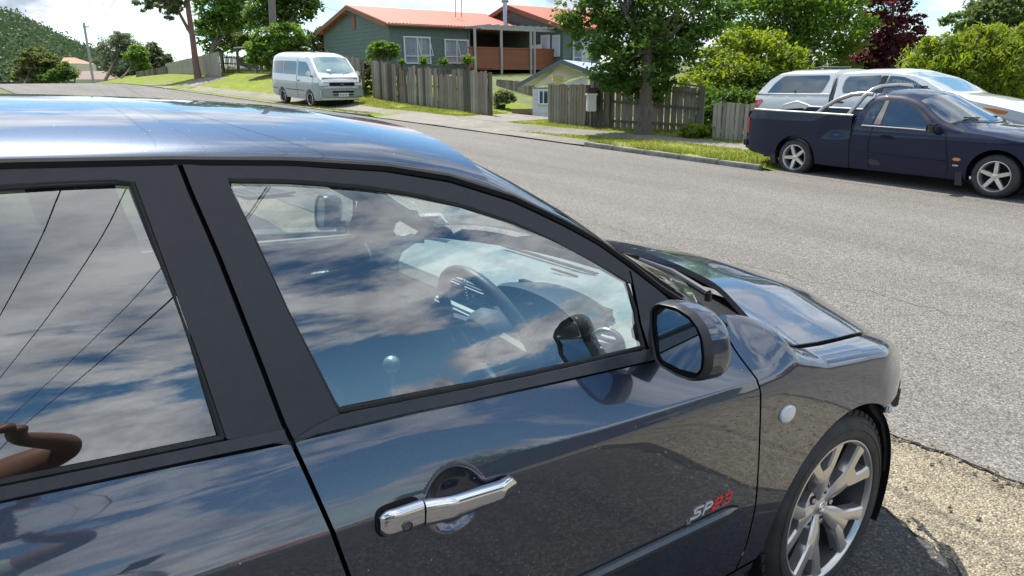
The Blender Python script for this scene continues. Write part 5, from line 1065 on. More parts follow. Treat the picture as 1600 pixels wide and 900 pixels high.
def boards(p0, p1, z0, z1, name='wall', m=gw, top=None, parent=house, step=.19):
    """sawtooth weatherboards between two plan points (u,v); top(t) gives the wall head"""
    q = MB(); a, b_ = Vector(hp(*p0, 0)), Vector(hp(*p1, 0)); d_ = b_-a; nr = Vector((d_.y, -d_.x, 0)).normalized(); c_ = (hp(4, 3, 0)); 
    if nr.dot(a-c_) < 0: nr = -nr
    z = z0; n = 14 if top else 1
    while z < z1-.01:
        zt = min(z+step, z1)
        if top is None: ta, tb = 0., 1.
        else:
            ts = [k/60 for k in range(61) if top(k/60) >= z+step*.3]
            if not ts: break
            ta, tb = ts[0], ts[-1]
        P0, P1 = a+d_*ta, a+d_*tb; q.add([P0+Vector((0, 0, z))+nr*.022, P1+Vector((0, 0, z))+nr*.022, P1+Vector((0, 0, zt))+nr*.004, P0+Vector((0, 0, zt))+nr*.004, P0+Vector((0, 0, z)), P1+Vector((0, 0, z))], [(0, 1, 2, 3), (0, 1, 5, 4)]); z += step
    return q.build(name, m, parent)
LW = 4.75; GW = 7.3; RZ = 1.0
boards((0, 0), (LW, 0), ZB, 0); boards((0, 0), (0, GW), ZB, RZ, top=lambda t: RZ*(1-abs(2*t-1)) if True else 0)
boards((LW, 0), (LW, 2.5), ZB, 0); boards((LW, 2.5), (8.6, 2.5), ZB, 0)
for (u, v) in ((0, 0), (LW, 0)): q = MB(); p = hp(u, v, ZB/2); q.box(p, (.13, .13, -ZB), rz=math.atan2(HE1.y, HE1.x)); q.build('corner_board', gw, house)
def roof(u0, u1, v0, v1, zr, ov=.35, name='roof', par=house, z0=0.):
    vm = (v0+v1)/2; q = MB(); th = .10; sl = zr/((v1-v0)/2)
    for (ve, s_) in ((v0, -1), (v1, 1)):
        n = int((u1-u0+2*ov)/.2)
        for k in range(n):
            ua, ub = u0-ov+(u1-u0+2*ov)*k/n, u0-ov+(u1-u0+2*ov)*(k+1)/n; um = ua+(ub-ua)*.25; E = ve+s_*ov; ze = z0-sl*ov
            for (x0, x1, dz) in ((ua, um, .035), (um, ub, .0)): q.add([hp(x0, E, ze+.10+dz), hp(x1, E, ze+.10+.035-dz*0 if False else ze+.10+(.0 if dz else .035)), hp(x1, vm, z0+zr+.10+(.0 if dz else .035)), hp(x0, vm, z0+zr+.10+dz)], [(0, 1, 2, 3)])
        q.add([hp(u0-ov, ve+s_*ov, z0-sl*ov+.02), hp(u1+ov, ve+s_*ov, z0-sl*ov+.02), hp(u1+ov, vm, z0+zr+.02), hp(u0-ov, vm, z0+zr+.02)], [(0, 1, 2, 3)])
    rf = q.build(name, rred, par)
    for ue in (u0-ov, u1+ov):
        for (ve, s_) in ((v0, -1), (v1, 1)):
            a, b_ = hp(ue, ve+s_*ov, z0-sl*ov), hp(ue, vm, z0+zr); q = MB(); w_ = HE1*.03; t_ = Vector((0, 0, .11)); q.add([a-t_-w_, a+t_-w_, a+t_+w_, a-t_+w_, b_-t_-w_, b_+t_-w_, b_+t_+w_, b_-t_+w_], [(0, 1, 2, 3), (4, 7, 6, 5), (0, 4, 5, 1), (1, 5, 6, 2), (2, 6, 7, 3), (3, 7, 4, 0)]); q.build('bargeboard', fas, rf)
    a, b_ = hp(u0-ov, v0-ov, z0-sl*ov+.03), hp(u1+ov, v0-ov, z0-sl*ov+.03); q = MB(); q.tube([a, b_], .065, 6); q.build('gutter', fas, rf)
    return rf
roof(0, 8.2, 0, GW, RZ)
def window(uc, v, zb, w_, h, par=house, axis='u', cols=2, sash=True):
    f = MB(); P = lambda a, z, o=0.: (hp(uc+a, v-.03-o, zb+z) if axis == 'u' else hp(uc-.03-o, v+a, zb+z)); fr = .05
    rot = math.atan2(HE1.y, HE1.x) if axis == 'u' else math.atan2(HE2.y, HE2.x)
    for a, z, dx, dz in ((0, 0, w_+.1, .06), (0, h, w_+.1, .06), (-w_/2, h/2, .06, h), (w_/2, h/2, .06, h), (0, h*.27, w_, .04)): f.box(P(a, z, .03), (dx, .07, dz), rz=rot)
    for k in range(1, cols): f.box(P(-w_/2+w_*k/cols, h/2, .03), (.05, .07, h), rz=rot)
    o = f.build('window', wf, par)
    q = MB(); q.quad(P(-w_/2, 0, .015), P(w_/2, 0, .015), P(w_/2, h, .015), P(-w_/2, h, .015)); q.build('pane', wglass, o)
    q = MB(); n = 30; V = []
    for k in range(n+1):
        a = -w_/2+w_*k/n; V += [P(a, 0, .002+.003*math.sin(k*1.9)), P(a, h, .002+.003*math.sin(k*1.9+1))]
    q.add(V, [(2*k, 2*k+2, 2*k+3, 2*k+1) for k in range(n)], True); q.build('curtain', cur, o)
    if sash and axis == 'u':
        q = MB(); a0 = w_*.0 if cols > 1 else -w_/2; x0, x1 = a0+.02, w_/2-.03; A_, B_ = P(x0, h-.03, .06), P(x1, h-.03, .06); C_, D_ = P(x1, h*.30, .36), P(x0, h*.30, .36)
        for (s0, s1) in ((A_, B_), (B_, C_), (C_, D_), (D_, A_)): q.tube([s0, s1], .022, 4)
        q.build('open_sash', wf, o)
    return o
window(1.55, 0, -1.83, 1.5, 1.25); window(3.95, 0, -1.80, 1.45, 1.15)
q = MB(); q.box(hp(-.03, GW*.48, .28), (.24, .06, .65), rz=math.atan2(HE2.y, HE2.x)); q.build('gable_vent', fas, house)
# wing to the right, stepped forward
WU, WV, WW = 8.66, -3.1, 4.4
WM = house
boards((WU, WV), (WU+2.75, WV), ZB, 0.0, parent=house); boards((WU, WV), (WU, WV+2*WW), ZB, 1.3, top=lambda t: 1.3*(1-abs(2*t-1)), parent=house)
for (v0_, v1_, z0_, z1_, m_) in ((WV+1.0, WV+1.75, -2.3, -.35, wf), (WV+1.1, WV+1.65, -2.2, -.45, cur), (WV+.2, WV+.8, -1.5, -.4, wf), (WV+.26, WV+.74, -1.44, -.46, cur)):
    q = MB(); o_ = -.04 if m_ is wf else -.055; q.add([hp(WU+o_, v0_, z0_), hp(WU+o_, v1_, z0_), hp(WU+o_, v1_, z1_), hp(WU+o_, v0_, z1_), hp(WU, v0_, z0_), hp(WU, v1_, z0_), hp(WU, v1_, z1_), hp(WU, v0_, z1_)], [(0, 1, 2, 3), (0, 4, 5, 1), (1, 5, 6, 2), (2, 6, 7, 3), (3, 7, 4, 0)]); q.build('door' if z0_ < -2 else 'window', m_, house)
roof(WU, WU+9, WV, WV+2*WW, 1.3)
window(WU+1.15+.2, WV, -1.95, 1.25, 1.45)
q = MB(); q.tube([hp(WU+2.7, WV-.06, ZB), hp(WU+2.7, WV-.06, -.1)], .05, 8); q.build('downpipe', wf, house)
# dark panel painted as the porch shade, deck, posts, beams
q = MB(); q.quad(hp(LW, 2.45, -2.6), hp(WU, 2.45, -2.6), hp(WU, 2.45, -.1), hp(LW, 2.45, -.1)); q.build('porch_shade_panel', mat('porch_shade', (.05, .06, .055), .8), house)
q = MB(); q.box((hp((LW+WU)/2-.1, .1, -2.10)), (WU-LW+.5, 5.2, .16), rz=math.atan2(HE1.y, HE1.x)); dk = q.build('deck', deckm, house)
nb = 48; ra = math.atan2(HE1.y, HE1.x); bal0 = None; du0, du1, dv = 3.0, WU-.05, -2.45
for k in range(nb):
    u = du0+(du1-du0)*(k+.5)/nb
    if bal0 is None: q = MB(); q.box((0, 0, 0), (.105, .025, .86)); bal0 = q.build('baluster', deckm, dk); o = bal0
    else: o = bal0.copy(); COL.objects.link(o); o.parent = dk
    o.location = hp(u, dv, -1.58); o.rotation_euler = (0, 0, ra)
q = MB(); q.box(hp((du0+du1)/2, dv, -1.13), (du1-du0, .10, .06), rz=ra); q.box(hp((du0+du1)/2, dv, -2.02), (du1-du0, .08, .16), rz=ra); q.build('handrail', deckm, dk)
for u in (3.35, 5.0, 6.95, 7.2): q = MB(); q.tube([hp(u, dv-.06, ZB), hp(u, dv-.06, -.25)], .065, 8); q.build('deck_post', mat('deck_post_grey', (.38, .38, .36), .7) if 'deck_post_grey' not in MATS else MATS['deck_post_grey'], dk)
for (z, vv) in ((-.22, dv-.06), (-.12, dv+.2)): q = MB(); q.box(hp((LW-.6+WU)/2, vv, z), (WU-LW+1.4, .06, .10), rz=ra); q.build('beam', MATS['deck_post_grey'], dk)
for k in range(9): u = LW-.5+(WU-LW+.3)*k/8; q = MB(); q.box(hp(u, dv+1.4, -.06), (.05, 3.2, .10), rz=ra); q.build('rafter', MATS['deck_post_grey'], dk)
q = MB(); q.box(hp(WU-1.9, 1.0, -3.9), (2.4, .06, 1.6), rz=ra); q.build('garage_door', wf, house)
q = MB(); q.quad(hp(2.6, 2.3, -3.2), hp(WU, 2.3, -3.2), hp(WU, 2.3, -2.2), hp(2.6, 2.3, -2.2)); q.build('under_deck_shade', room, house)  # dark sheet painted in for the shade below the deck
q = MB(); q.box(hp((3+WU)/2, -1.0, -2.75), (WU-3, .05, .95), rz=ra); q.build('under_deck_screen', gw, house)
q = MB(); q.box(hp(WU-.35, -1.4, -1.6), (.05, .8, 1.5), rz=ra); q.build('porch_screen', wf, dk)
for (a, z) in ((.6, -1.78), (1.3, -1.78)):
    q = MB(); p = hp(LW+a, .2, z); q.box(p, (.5, .45, .05), rz=ra); q.box(p+Vector((0, 0, .3))+HE2*.2, (.5, .04, .5), rz=ra)
    for s_ in (-.2, .2): q.box(p+HE1*s_-Vector((0, 0, .22)), (.04, .4, .42), rz=ra)
    c_ = q.build('porch_chair', wf); c_.location = HO; tag(c_, 'white plastic chair on the deck, %s one' % ('left-hand' if a < 1 else 'right-hand'), 'chair')
# flue and aerials
q = MB(); fl = hp(8.2, 2.6, 0); q.tube([D(790, 42, 41)-HO, D(789, 0, 41)-HO], .12, 10); q.tube([D(789, 3, 41)-HO, D(789, -4, 41)-HO], .2, 10); q.build('flue', mat('galvanised', (.45, .46, .47), .4, .7), house)
for px in (712, 721): q = MB(); a = D(px, 27, 40)-HO; b_ = D(px, -12, 40)-HO; q.tube([a, b_], .022, 5); q.build('aerial', post_m, house)
# ------------------------------------------------------------------ cream garage
cream = mat('cream_wall', (.62, .56, .38), .7, 0, (.56, .5, .34), 2); blockw = mat('white_block', (.62, .63, .60), .7, 0, (.55, .56, .53), 3); zinc = mat('zinc_roof', (.62, .65, .68), .35, .5, (.55, .58, .61), 1.5); bluef = mat('blue_grey_fascia', (.12, .15, .18), .6)
gd = 24.0; gA = D(876, 99, gd); gR = empty('small_garage', gb(876, gd), 0, 'small cream gabled garage with white block base and light metal roof', 'garage'); O_ = gR.location
gl_, gr_ = D(808, 137, gd+.3), D(920, 116, gd-.15); wl, wr = D(832, 137, gd), D(918, 117, gd); bl = D(832, 212, gd); br = D(920, 212, gd); back = HE2*5.5+HE1*.6
back = (Vector((FW.x, FW.y, 0)).normalized()*4.6+Vector((RT.x, RT.y, 0)).normalized()*1.5)
q = MB(); V = [wl, wr, gA+Vector((0, 0, -.06))]; q.prism([p-O_ for p in (wl+Vector((0, 0, .0)), wr, gA-Vector((0, 0, .08)))], back*.02); w_ = D(832, 139, gd)
q.build('gable_board', cream, gR)
q = MB(); wA, wB = D(842, 141, gd), D(857, 163, gd); zt = D(840, 139, gd).z
q.add([p-O_ for p in (D(832, 212, gd), D(842, 212, gd), D(842, 139, gd), D(832, 139, gd))], [(0, 1, 2, 3)]); q.add([p-O_ for p in (D(857, 212, gd), D(918, 212, gd), D(918, 118, gd), D(857, 139, gd))], [(0, 1, 2, 3)]); q.add([p-O_ for p in (D(842, 212, gd), D(857, 212, gd), D(857, 163, gd), D(842, 163, gd))], [(0, 1, 2, 3)]); q.add([p-O_ for p in (D(832, 212, gd), D(832, 137, gd), D(832, 137, gd)+back, D(832, 212, gd)+back)], [(0, 1, 2, 3)]); q.build('wall', blockw, gR)
for r_ in range(7):      # block courses stand proud so the joints read
    for c_ in range(2 if r_ < 6 else 1):
        px0, px1 = (832.6, 841.4) if c_ == 0 else (842.4, 857)
        if c_ == 1 and r_ < 2: continue
        y0 = 141+r_*7.2; q = MB(); a, b_, c2_, d_ = D(px0, y0, gd-.012), D(px1, y0, gd-.012), D(px1, y0+6.6, gd-.012), D(px0, y0+6.6, gd-.012)
        if c_ == 1 and y0 < 163: continue
        q.prism([p-O_ for p in (a, b_, c2_, d_)], FW*.03); q.build('block', blockw, gR)
q = MB(); fr_ = [D(842, 141, gd-.02), D(857, 141, gd-.02), D(857, 163, gd-.02), D(842, 163, gd-.02)]; mid = [D(849, 141, gd-.02), D(849, 163, gd-.02)]
for a, b_ in ((0, 1), (1, 2), (2, 3), (3, 0)): q.tube([fr_[a]-O_, fr_[b_]-O_], .03, 4)
q.tube([mid[0]-O_, mid[1]-O_], .02, 4); wn = q.build('window', wf, gR); q = MB(); q.add([p+FW*.03-O_ for p in fr_], [(0, 1, 2, 3)]); q.build('pane', wglass, wn); q = MB(); q.add([p+FW*.25-O_ for p in fr_], [(0, 1, 2, 3)]); q.build('dark_interior', room, wn)
for (p, q0) in ((gl_, gA), (gr_, gA)):
    q = MB(); t_ = Vector((0, 0, .035)); f_ = FW*-.22
    q.add([p+f_-O_, q0+f_-O_, q0+f_+back*1.15-O_, p+f_+back*1.15-O_, p+f_+t_*1.5-O_, q0+f_+t_*1.5-O_, q0+f_+back*1.15+t_*1.5-O_, p+f_+back*1.15+t_*1.5-O_], [(3, 2, 1, 0), (4, 5, 6, 7), (0, 1, 5, 4), (1, 2, 6, 5), (2, 3, 7, 6), (3, 0, 4, 7)]); q.build('roof', zinc, gR)
    q = MB(); t_ = Vector((0, 0, .06)); q.add([p+f_*1.12-t_*1.2-O_, q0+f_*1.12-t_*1.2-O_, q0+f_*1.12+t_-O_, p+f_*1.12+t_-O_, p+f_-t_*1.2-O_, q0+f_-t_*1.2-O_, q0+f_+t_-O_, p+f_+t_-O_], [(0, 1, 2, 3), (7, 6, 5, 4), (0, 4, 5, 1), (3, 2, 6, 7)]); q.build('bargeboard', bluef, gR)
# letterbox and newspaper tube
Lb = gb(924, 19.55); lr = empty('letterbox', Lb, 0, 'white letterbox mounted low on the fence beside the drive', 'letterbox')
c0 = D(924, 161, 19.5)-Lb; q = MB(); q.box(c0, (.24, .26, .42), rz=R(-37), bev=.01); q.build('box_body', paint_w, lr); q = MB(); q.box(c0+Vector((0, 0, .22)), (.30, .32, .04), rz=R(-37), bev=.008); q.build('box_lid', paint_w, lr); q = MB(); q.box((c0.x, c0.y, c0.z/2-.08), (.07, .07, c0.z-.1)); q.build('post', post_m, lr)
nw = empty('newspaper_holder', Lb, 0, 'black newspaper holder fixed above the white letterbox', 'holder'); q = MB(); c1 = D(925, 143, 19.5)-Lb; q.box(c1, (.26, .28, .19), rz=R(-37), bev=.02); q.build('tube', trim, nw)
q = MB(); c1 = D(871, 123, 21.6); b_ = gb(871, 21.6); q.box(c1-b_, (.3, .42, .14), rz=R(-37), bev=.02); q.box(D(871, 119, 21.6)-b_, (.32, .46, .03), rz=R(-37)); o = q.build('yellow_box', mat('cream_box', (.62, .53, .22), .6)); o.location = b_; tag(o, 'cream yellow box perched on top of the leaning fence', 'box')
# table and chairs down the drive, retaining wall
tb = empty('garden_table', gb(776, 27.5), 0, 'white garden table standing in the drive behind the gate post', 'table'); O2 = tb.location; cT = D(776, 145, 27.5)-O2
q = MB(); q.box(cT, (.7, .45, .03), rz=.3); q.build('table_top', paint_w, tb)
for a, b_ in ((-.3, -.18), (.3, -.18), (.3, .18), (-.3, .18)): q = MB(); q.tube([(cT.x+a, cT.y+b_, cT.z), (cT.x+a, cT.y+b_, cT.z-.5)], .02, 6); q.build('leg', paint_w, tb)
q = MB(); q.box(cT+Vector((0, 0, -.25)), (.35, .3, .30), bev=.01); o = q.build('blue_crate', mat('blue_plastic', (.10, .17, .33), .5)); o.location = O2; tag(o, 'blue plastic crate under the white garden table', 'crate')
ret = mat('retaining_timber', (.20, .14, .085), .8, 0, (.28, .20, .13), 3, bump=.3, bsc=30)
rt0 = empty('retaining_wall', gb(815, 24.3), 0, 'brown timber retaining wall left of the garage base', 'wall'); O3 = rt0.location
for k in range(3):
    q = MB(); a, b_ = D(800, 170+k*8.5, 24.6)-O3, D(832, 170+k*8.5, 24.0)-O3; t_ = Vector((0, 0, -.16)); w_ = FW*.06; q.add([a, b_, b_+t_, a+t_, a+w_, b_+w_, b_+t_+w_, a+t_+w_], [(0, 1, 2, 3), (7, 6, 5, 4), (0, 4, 5, 1), (3, 2, 6, 7), (0, 3, 7, 4), (1, 5, 6, 2)]); q.build('sleeper', ret, rt0)
# far houses by the hill
def far_house(label, px0, px1, ytop, yb, dd, roofc):
    root = empty('distant_house', gb((px0+px1)/2, dd), 0, label, 'house'); O4 = root.location; a, b_ = D(px0, yb, dd), D(px1, yb, dd); t0_, t1_ = D(px0+(px1-px0)*.2, ytop, dd+4), D(px1-(px1-px0)*.15, ytop, dd+4); bk = Vector((FW.x, FW.y, 0)).normalized()*8
    q = MB(); q.add([p-O4 for p in (a, b_, t1_, t0_, a+bk, b_+bk)], [(0, 1, 2, 3), (4, 5, 2, 3), (0, 3, 4), (1, 5, 2)]); q.build('roof', roofc, root)
    q = MB(); h = Vector((0, 0, -3)); q.add([p-O4 for p in (a, b_, b_+h, a+h, a+bk, b_+bk, b_+bk+h, a+bk+h)], [(0, 1, 2, 3), (4, 5, 6, 7), (0, 4, 7, 3), (1, 5, 6, 2)]); q.build('wall', cream, root)
    for k in (.3, .65): q = MB(); c_ = a.lerp(b_, k)-O4+Vector((0, 0, -1.3)); q.box(c_-FW*.05, (1.2, .12, .9), rz=math.atan2(RT.y, RT.x)); q.build('window', room, root)
far_house('distant house with an orange roof below the wooded hill', 94, 120, 90, 99, 170, mat('orange_tile', (.42, .17, .09), .7)); far_house('distant house with a low brown roof just beyond the crest', 118, 172, 111, 124, 105, mat('brown_tile', (.17, .10, .08), .7))
# pergola frame by the power pole
pg = empty('pergola', gb(390, 48), 0, 'dark timber pergola frame left of the power pole', 'pergola'); O5 = pg.location
for px in (372, 389, 408): q = MB(); q.box(((D(px, 95, 48)-O5).x, (D(px, 95, 48)-O5).y, (D(px, 75, 48)-O5).z/2), (.14, .14, (D(px, 75, 48)-O5).z)); q.build('post', post_m, pg)
q = MB(); q.tube([D(366, 76, 48)-O5, D(430, 71, 47)-O5], .10, 4); q.build('beam', post_m, pg)
# overhead lines
def wire(name, pts, r_, label, sag=.5):
    q = MB()
    for a, b_ in zip(pts[:-1], pts[1:]):
        a, b_ = Vector(a), Vector(b_); q.tube([a.lerp(b_, t)-Vector((0, 0, sag*4*t*(1-t))) for t in lin(0, 1, 24)], r_, 5)
    o = q.build(name, rubber); return tag(o, label, 'cable')
wire('overhead_cable', [D(419, -20, 37), D(724, 42, 38.5)], .012, 'thin service cable crossing the sky to the red roof', .5)

# storm drain grating in the gutter line beyond the passenger window
_p = atX(400, 316, 1.3); dz_ = TZ(1.3, _p.y); drain = empty('drain_grate', (1.3, _p.y, dz_+.008), R(8), 'dark slotted drain grate in the pavement seen through the passenger window', 'drain')
q = MB(); q.box((0, 0, 0), (.62, .95, .012)); q.build('drain_pit', gapm, drain)
q = MB()
for a, b_, c_, d_ in ((0, .47, .66, .05), (0, -.47, .66, .05), (.31, 0, .05, .95), (-.31, 0, .05, .95), (0, 0, .05, .95)): q.box((a, b_, .01), (c_, d_, .022), bev=.004)
q.build('drain_frame', mat('cast_iron', (.10, .10, .10), .6, .4), drain)
for k in range(8): q = MB(); q.box((0, -.41+.117*k, .012), (.58, .055, .02)); q.build('grate_bar', MATS['cast_iron'], drain)
# ------------------------------------------------------------------ parked vehicles
def interp(T): xs = [t[0] for t in T]; return lambda x: [float(np.interp(x, xs, [t[k] for t in T])) for k in range(1, len(T[0]))]
def sinterp(T): 
    fs = [_pch([t[0] for t in T], [t[k] for t in T]) for k in range(1, len(T[0]))]; x0, x1 = T[0][0], T[-1][0]
    return lambda x: [f(min(max(x, x0), x1)) for f in fs]
class Veh:
    """Vehicle in its own frame: x forward of the front axle, y left, z up.
    base: (z, half width); plan: (x, inward shift); edge: (x, z of the upper body edge); top: (x, centre height)"""
    def __init__(s, root, base, plan, edge, top, bot, axles, rw, tumble=None):
        s.root, s.W, s.P, s.E, s.T, s.B, s.ax, s.rw = root, sinterp(base), sinterp(plan), interp(edge), interp(top), interp(bot), axles, rw; s.tum = tumble
        s.x0, s.x1 = edge[0][0], edge[-1][0]
    def S(s, x, z): return s.W(z)[0]-s.P(x)[0]
    def bottom(s, x):
        b = s.B(x)[0]
        for a in s.ax:
            if abs(x-a) < s.rw: b = max(b, .30+math.sqrt(s.rw**2-(x-a)**2))
        return b
    def body(s, m, nz=16, name='body'):
        xs = set(lin(s.x0, s.x1, 70))
        for a in s.ax:
            for k in range(25): xs.add(a+s.rw*math.cos(math.pi*k/24))
        xs = sorted(x for x in xs if s.x0 <= x <= s.x1); V = []; Fc = []
        nt_ = 13; nc = 2*nz+nt_-2+2
        for x in xs:
            e = s.E(x)[0]; c = s.T(x)[0]; b = min(s.bottom(x), e-.03); we = s.S(x, e); col = []
            for j in range(nz): z = b+(e-b)*j/(nz-1); col.append((-s.S(x, z), z))
            top = []
            for j in range(1, nt_-1): t = 2*j/(nt_-1)-1; t = math.copysign(1-(1-abs(t))**1.6, t); top.append((t*we, e+(c-e)*max(0, 1-abs(t)**2.6)**.7))
            V += [Vector((x, y, z)) for y, z in [(col[0][0]+.12, col[0][1])]+col+top+[(-y, z) for y, z in reversed(col)]+[(-col[0][0]-.12, col[0][1])]]
        n = 2*nz+nt_-2+2; k = len(xs)
        Fc = [(i*n+j, i*n+j+1, (i+1)*n+j+1, (i+1)*n+j) for i in range(k-1) for j in range(n-1)]+[tuple(range(n)), tuple((k-1)*n+j for j in reversed(range(n)))]
        q = MB(); q.add(V, Fc, True); return q.build(name, m, s.root)
    def side(s, nm, poly, m, off=.004, par=None, both=True, sg0=-1, sub=True):
        """closed outline of (x,z) laid on the side"""
        q = MB()
        for sg in ((-1, 1) if both else (sg0,)):
            c = (sum(p[0] for p in poly)/len(poly), sum(p[1] for p in poly)/len(poly)); rings = 5; n = 40; PP = rs(list(poly)+[poly[0]], n+1)[:-1]; V = [Vector((c[0], sg*(s.S(*c)+off), c[1]))]
            for r_ in range(1, rings+1): V += [Vector((c[0]+(x-c[0])*r_/rings, sg*(s.S(c[0]+(x-c[0])*r_/rings, c[1]+(z-c[1])*r_/rings)+off), c[1]+(z-c[1])*r_/rings)) for x, z in PP]
            F_ = [(0, 1+j, 1+(j+1) % n) for j in range(n)]+[(1+(r_-1)*n+j, 1+r_*n+j, 1+r_*n+(j+1) % n, 1+(r_-1)*n+(j+1) % n) for r_ in range(1, rings) for j in range(n)]
            o = len(V); V += [Vector((v.x, v.y-sg*(off+.01), v.z)) for v in V[-n:]]; F_ += [(o-n+j, o+j, o+(j+1) % n, o-n+(j+1) % n) for j in range(n)]
            q.add(V, F_, True)
            if both: q.build(nm, m, par or s.root); q = MB()
        if not both: return q.build(nm, m, par or s.root)
    def line(s, nm, pts, r_, m, off=.002, par=None, n=30):
        for sg in (-1, 1):
            q = MB(); q.tube([(x, sg*(s.S(x, z)+off), z) for x, z in rs(pts, n)], r_, 5); q.build(nm, m, par or s.root)
    def toppatch(s, nm, fx0, fx1, tw, m, off=.006, nu=14, nv=16):
        V = []
        for i in range(nu):
            for j in range(nv):
                v = 2*j/(nv-1)-1; x = fx0(v)+(fx1(v)-fx0(v))*i/(nu-1); e, c = s.E(x)[0], s.T(x)[0]; we = s.S(x, e); t = v*tw; V.append(Vector((x, t*we, e+(c-e)*max(0, 1-abs(t)**2.6)**.7+off)))
        q = MB(); q.add(V, [(i*nv+j, i*nv+j+1, (i+1)*nv+j+1, (i+1)*nv+j) for i in range(nu-1) for j in range(nv-1)], True); return q.build(nm, m, s.root)
def simple_wheel(root, x, y, r_, sg, n, rimr, proto={}, m=alloy, key=None, wid=.20):
    key = (r_, n, rimr, key)
    if key in proto:
        c = copy_tree(proto[key][0], root); c.location = (x, y, r_); c.rotation_euler = (0, random.uniform(0, 1), 0 if proto[key][1] == sg else math.pi); return c
    wh = empty('wheel', (x, y, r_), parent=root); s_ = sg
    q = MB(); q.lathe([(rimr, s_*wid*.5), (rimr+.012, s_*(wid*.5+.008)), (r_-.045, s_*(wid*.5+.01)), (r_-.012, s_*wid*.44), (r_, s_*wid*.33), (r_, -s_*wid*.33), (r_-.02, -s_*wid*.48), (rimr, -s_*wid*.5)], 48); q.build('tyre', tyre_m, wh)
    q = MB(); q.lathe([(rimr+.002, s_*(wid*.5+.002)), (rimr-.006, s_*(wid*.5+.004)), (rimr-.018, s_*wid*.42), (rimr-.03, s_*wid*.1), (rimr-.03, -s_*wid*.3)], 48); q.build('rim', m, wh)
    q = MB(); q.lathe([(rimr-.029, -s_*wid*.05), (0, -s_*wid*.05)], 32); q.build('rim_back', gapm, wh)
    for k in range(n):
        a = 2*math.pi*k/n+.3; q = MB(); d_ = Vector((math.cos(a), 0, math.sin(a))); t_ = Vector((-math.sin(a), 0, math.cos(a))); w0_, w1_ = rimr*(.17 if n < 7 else .09), rimr*(.13 if n < 7 else .10); y0, y1 = s_*wid*.34, s_*wid*.40
        V = []
        for (rr_, ww_, yy_) in ((.02, w0_*.9, y0), (rimr*.45, w0_, y0+s_*.008), (rimr-.012, w1_, y1)):
            V += [d_*rr_-t_*ww_+Vector((0, yy_-s_*.035, 0)), d_*rr_-t_*ww_*.75+Vector((0, yy_, 0)), d_*rr_+t_*ww_*.75+Vector((0, yy_, 0)), d_*rr_+t_*ww_+Vector((0, yy_-s_*.035, 0))]
        q.add(V, [(i*4+j, i*4+j+1, i*4+j+5, i*4+j+4) for i in (0, 1) for j in range(3)]+[(8, 9, 10, 11)], False); q.build('spoke', m, wh)
    q = MB(); q.lathe([(0, s_*(wid*.38)), (.03, s_*(wid*.375)), (.05, s_*wid*.33), (.055, s_*wid*.2)], 24); q.build('hub', m, wh)
    proto[key] = (wh, sg); return wh
dglass = glass_mat('vehicle_glass', (.26, .30, .30), .9); lglass = glass_mat('vehicle_windscreen', (.62, .74, .73), 1.1)
amber = mat('amber_lens', (.75, .22, .02), .2, coat=1); redl = mat('red_lens', (.40, .01, .015), .2, coat=1); plate_m = mat('number_plate', (.72, .73, .72), .5)
# ---- navy utility
navy = paint_mat('navy_paint', (.003, .008, .034), .0, .45, coat_ior=1.38); navy.node_tree.nodes['Principled BSDF'].inputs['Specular IOR Level'].default_value = .15; silverb = mat('brushed_bar', (.48, .47, .44), .3, .8)
f0 = gnd(1547.5, 308)
ute = empty('utility_truck', (9.6+.93, 2.31, TZ(9.7, 2.3)+.004), R(-90), 'dented navy blue utility with silver sports bars parked across the road', 'utility')
ute.rotation_euler = (0, R(.9), R(-90))
U = Veh(ute, [(.18, .84), (.3, .885), (.5, .92), (.75, .93), (.9, .905), (1.0, .87), (1.1, .815), (1.25, .74), (1.35, .69), (1.5, .64)], [(-4.2, .10), (-3.95, .04), (-3.5, 0), (0, 0), (.4, .05), (.75, .20), (.93, .42)],
        [(-2.13, .98), (-2.05, 1.17), (-1.93, 1.32), (-1.75, 1.345), (-1.46, 1.325), (-1.28, 1.26), (-1.16, 1.20), (-.95, 1.045), (-.80, .945), (-.62, .90), (-.2, .865), (.25, .80), (.6, .72), (.85, .62), (.93, .5)],
        [(-2.13, 1.05), (-2.05, 1.36), (-1.93, 1.435), (-1.75, 1.455), (-1.53, 1.455), (-1.27, 1.42), (-1.12, 1.36), (-.75, 1.17), (-.42, 1.0), (-.3, .975), (0, .95), (.3, .90), (.6, .81), (.85, .68), (.93, .5)],
        [(-2.13, .22), (.45, .20), (.8, .24), (.93, .3)], [0], .375)
U.body(navy)
UB = Veh(ute, [(.18, .84), (.3, .885), (.5, .92), (.75, .93), (.9, .925), (1.06, .915)], [(-4.2, .16), (-4.05, .05), (-3.6, 0), (0, 0)], [(-4.17, .56), (-4.15, .80), (-4.08, 1.0), (-4.0, 1.065), (-3.0, 1.05), (-2.145, 1.035)], [(-4.17, .56), (-4.15, .80), (-4.08, 1.0), (-4.0, 1.065), (-3.0, 1.05), (-2.145, 1.035)], [(-4.17, .42), (-4.0, .34), (-3.5, .26), (-2.145, .21)], [-3.11], .375)
